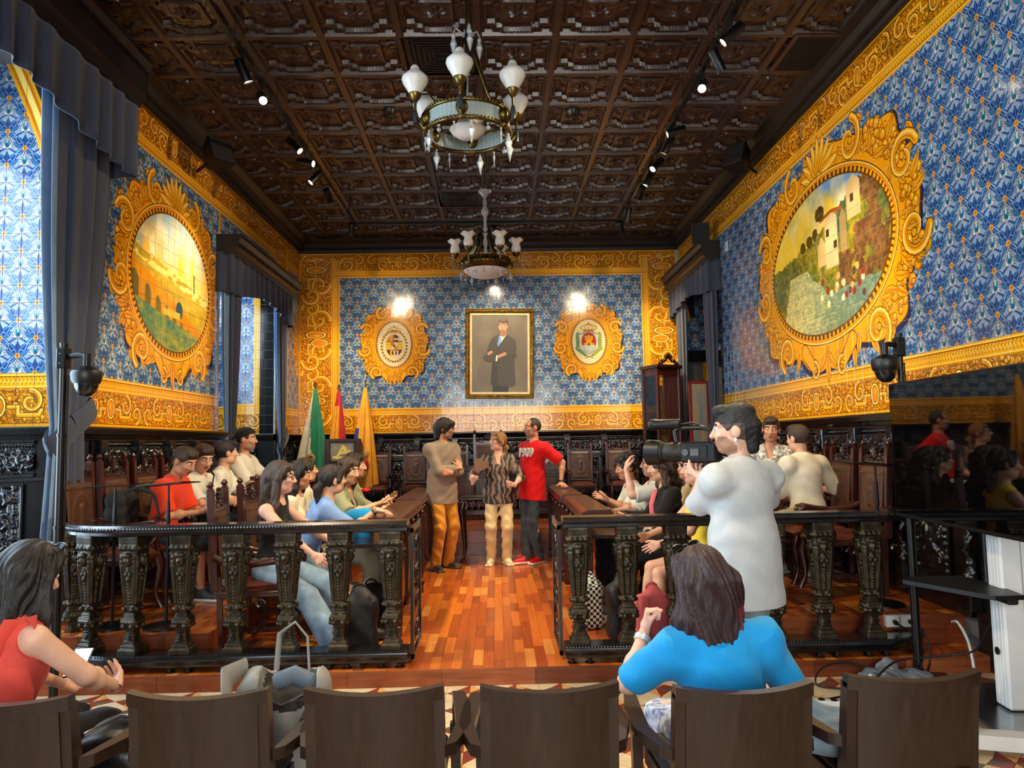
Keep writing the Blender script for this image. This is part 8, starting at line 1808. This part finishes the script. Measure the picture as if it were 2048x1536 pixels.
t = empty('denim_jacket', (1.36, 2.80, .45), .1, 'pale denim jacket dropped on the seat of the farthest right armchair', 'jacket'); s = Solid((-.32, -.24, -.02), (.26, .26, .24), .012); s.ell((-.10, .02, .05), (.19, .16, .07), k=.03); s.ell((-.20, .10, .09), (.09, .10, .07), k=.04); s.ell((.08, -.02, .04), (.12, .14, .05), k=.03); s.disp(lambda X, Y, Z: .009 * np.sin(X * 33 + 5 * np.sin(Y * 18)) * np.sin(Y * 29 + Z * 31)); s.cut((0, 0, 0), (0, 0, -1)); s.obj('cloth', DENIM, t)
# ---- bags
def checker(nm, c1, c2, sc):
    m = mat(nm, c1, .85); N = m.node_tree.nodes; k = N.new('ShaderNodeTexChecker'); k.inputs['Color1'].default_value = (*sr(c1), 1); k.inputs['Color2'].default_value = (*sr(c2), 1); k.inputs['Scale'].default_value = sc
    tc = N.new('ShaderNodeTexCoord'); m.node_tree.links.new(tc.outputs['Object'], k.inputs[0]); m.node_tree.links.new(k.outputs[0], N['Principled BSDF'].inputs['Base Color']); return m
t = empty('rucksack', (-.86, 3.02, 0), .15, 'large open pale grey rucksack standing on the floor behind the second and third armchairs', 'bag'); GRB = mat('pale_grey_canvas', (.60, .60, .58), .75, var=.1, bump=.15, bscale=160); s = Solid((-.26, -.24, -.01), (.28, .24, .82), .0095)
s.box((0, 0, .36), (.18, .12, .36), None, .08); s.box((.0, .13, .25), (.13, .05, .17), None, .04, .03); s.box((.02, -.03, .74), (.11, .13, .13), rotx(.5), .05, .0, True); s.box((.16, .02, .28), (.06, .08, .16), None, .04, .03); s.disp(lambda X, Y, Z: .006 * np.sin(Z * 27 + X * 30) * np.sin(X * 24 + Y * 20)); s.obj('pack', [GRB, mat('dark_bag_lining', (.16, .15, .14), .8)], t, classify=lambda c_: (np.abs(np.linalg.norm((c_ - np.array([.02, -.03, .74])) * np.array([1, 1, .9]), axis=1)) < .165) & (c_[:, 2] > .55) & (np.abs(c_[:, 0] - .02) < .105))
b = MB(); b.tube([(-.04, .04, .70), (-.03, .05, .84), (.03, .06, .88), (.08, .05, .82), (.09, .03, .68)], .014, 6, flat=.4); b.build('carry_loop', GRB, t, 60); b = MB(); b.tube([(-.16, .07, .72), (-.22, -.02, .70), (-.20, -.10, .60), (-.17, -.13, .45)], [.03, .06, .06, .03], 8, flat=.25); b.build('flap', GRB, t, 60)
b = MB(); b.tube([(-.11, -.09, .66), (0, -.12, .61), (.11, -.10, .65)], .006, 5); b.build('zip', STEEL, t, 60); b = MB(); b.box(-.10, .08, -.135, -.115, .16, .36, .01); b.build('front_pocket', GRB, t); b = MB(); b.tube([(.10, -.02, .66), (.04, -.04, .70), (-.03, -.02, .67)], .035, 7); b.build('folded_jumper', mat('grey_blue_jumper', (.40, .46, .52), .85), t, 60)
def bag(x, y, z, w_, d_, h_, m_, label, strap=True, rz=.2, name='rucksack'):
    t = empty(name, (x, y, z), rz, label, 'bag'); s = Solid((-w_, -d_, -.01), (w_, d_, h_ * 1.3), .012); s.box((0, 0, h_ * .45), (w_ * .78, d_ * .72, h_ * .46), None, min(w_, d_) * .45); s.ell((0, 0, h_ * .85), (w_ * .5, d_ * .5, h_ * .2), k=.04); s.disp(lambda X, Y, Z: .008 * np.sin(Z * 24 + X * 28)); s.cut((0, 0, 0), (0, 0, -1)); s.obj('pack', m_, t)
    if strap: b = MB(); b.tube([(-w_ * (.4 + .08 * math.sin(q * .45)), -d_ * (.66 + .26 * math.sin(q * .45)), h_ * (.85 - .105 * q)) for q in range(8)], .011, 6, flat=.5); b.tube([(.045 * math.cos(a), 0, h_ * 1.0 + .04 * math.sin(a)) for a in np.linspace(0, math.pi, 9)], .008, 6); b.build('strap', m_, t, 60)
BLB = mat('black_nylon', (.05, .05, .052), .6, bump=.1)
bag(-1.02, 5.45, ZS, .17, .14, .44, BLB, 'black rucksack with a red edge on the floor behind the balusters left of the aisle'); bag(-1.06, 6.18, ZS, .18, .15, .34, mat('dark_patterned_bag', (.09, .07, .06), .7, rgb2=(.02, .02, .02), var=.3), 'dark slouching bag on the floor under the outstretched arm')
bag(.93, 5.62, ZS, .15, .12, .46, BLB, 'black rucksack with long straps behind the right balusters'); bag(.72, 5.95, ZS, .13, .12, .40, checker('houndstooth_cloth', (.88, .86, .80), (.06, .055, .05), 42), 'black and white houndstooth bag behind the right balusters', name='handbag'); bag(1.10, 5.36, ZS, .15, .11, .42, PINK, 'pink rucksack on the floor behind the woman in bright blue')
t = empty('water_bottle', (.72, 11.45, ZD + .80), 0, 'clear water bottle lying on the presidential desk beside the man in red', 'bottle'); b = MB(); b.lathe([(.002, 0), (.035, .004), (.037, .08), (.034, .10), (.037, .14), (.030, .19), (.014, .215), (.014, .24), (.002, .24)], n=14, M=Matrix.Translation((0, 0, .04)) @ Matrix.Rotation(1.2, 4, 'Y')); b.build('bottle', CRYST, t, 50)
t = empty('red_jacket', (-.98, 8.20, ZS + .34), 0, 'red jacket hanging by the desk behind the man with crossed arms', 'jacket'); s = Solid((-.14, -.2, -.02), (.14, .2, .46), .014); s.ell((0, 0, .22), (.05, .12, .20), k=.02); s.disp(lambda X, Y, Z: .008 * np.sin(Y * 40 + Z * 20)); s.obj('cloth', mat('crimson_jacket', (.72, .08, .14), .8), t)
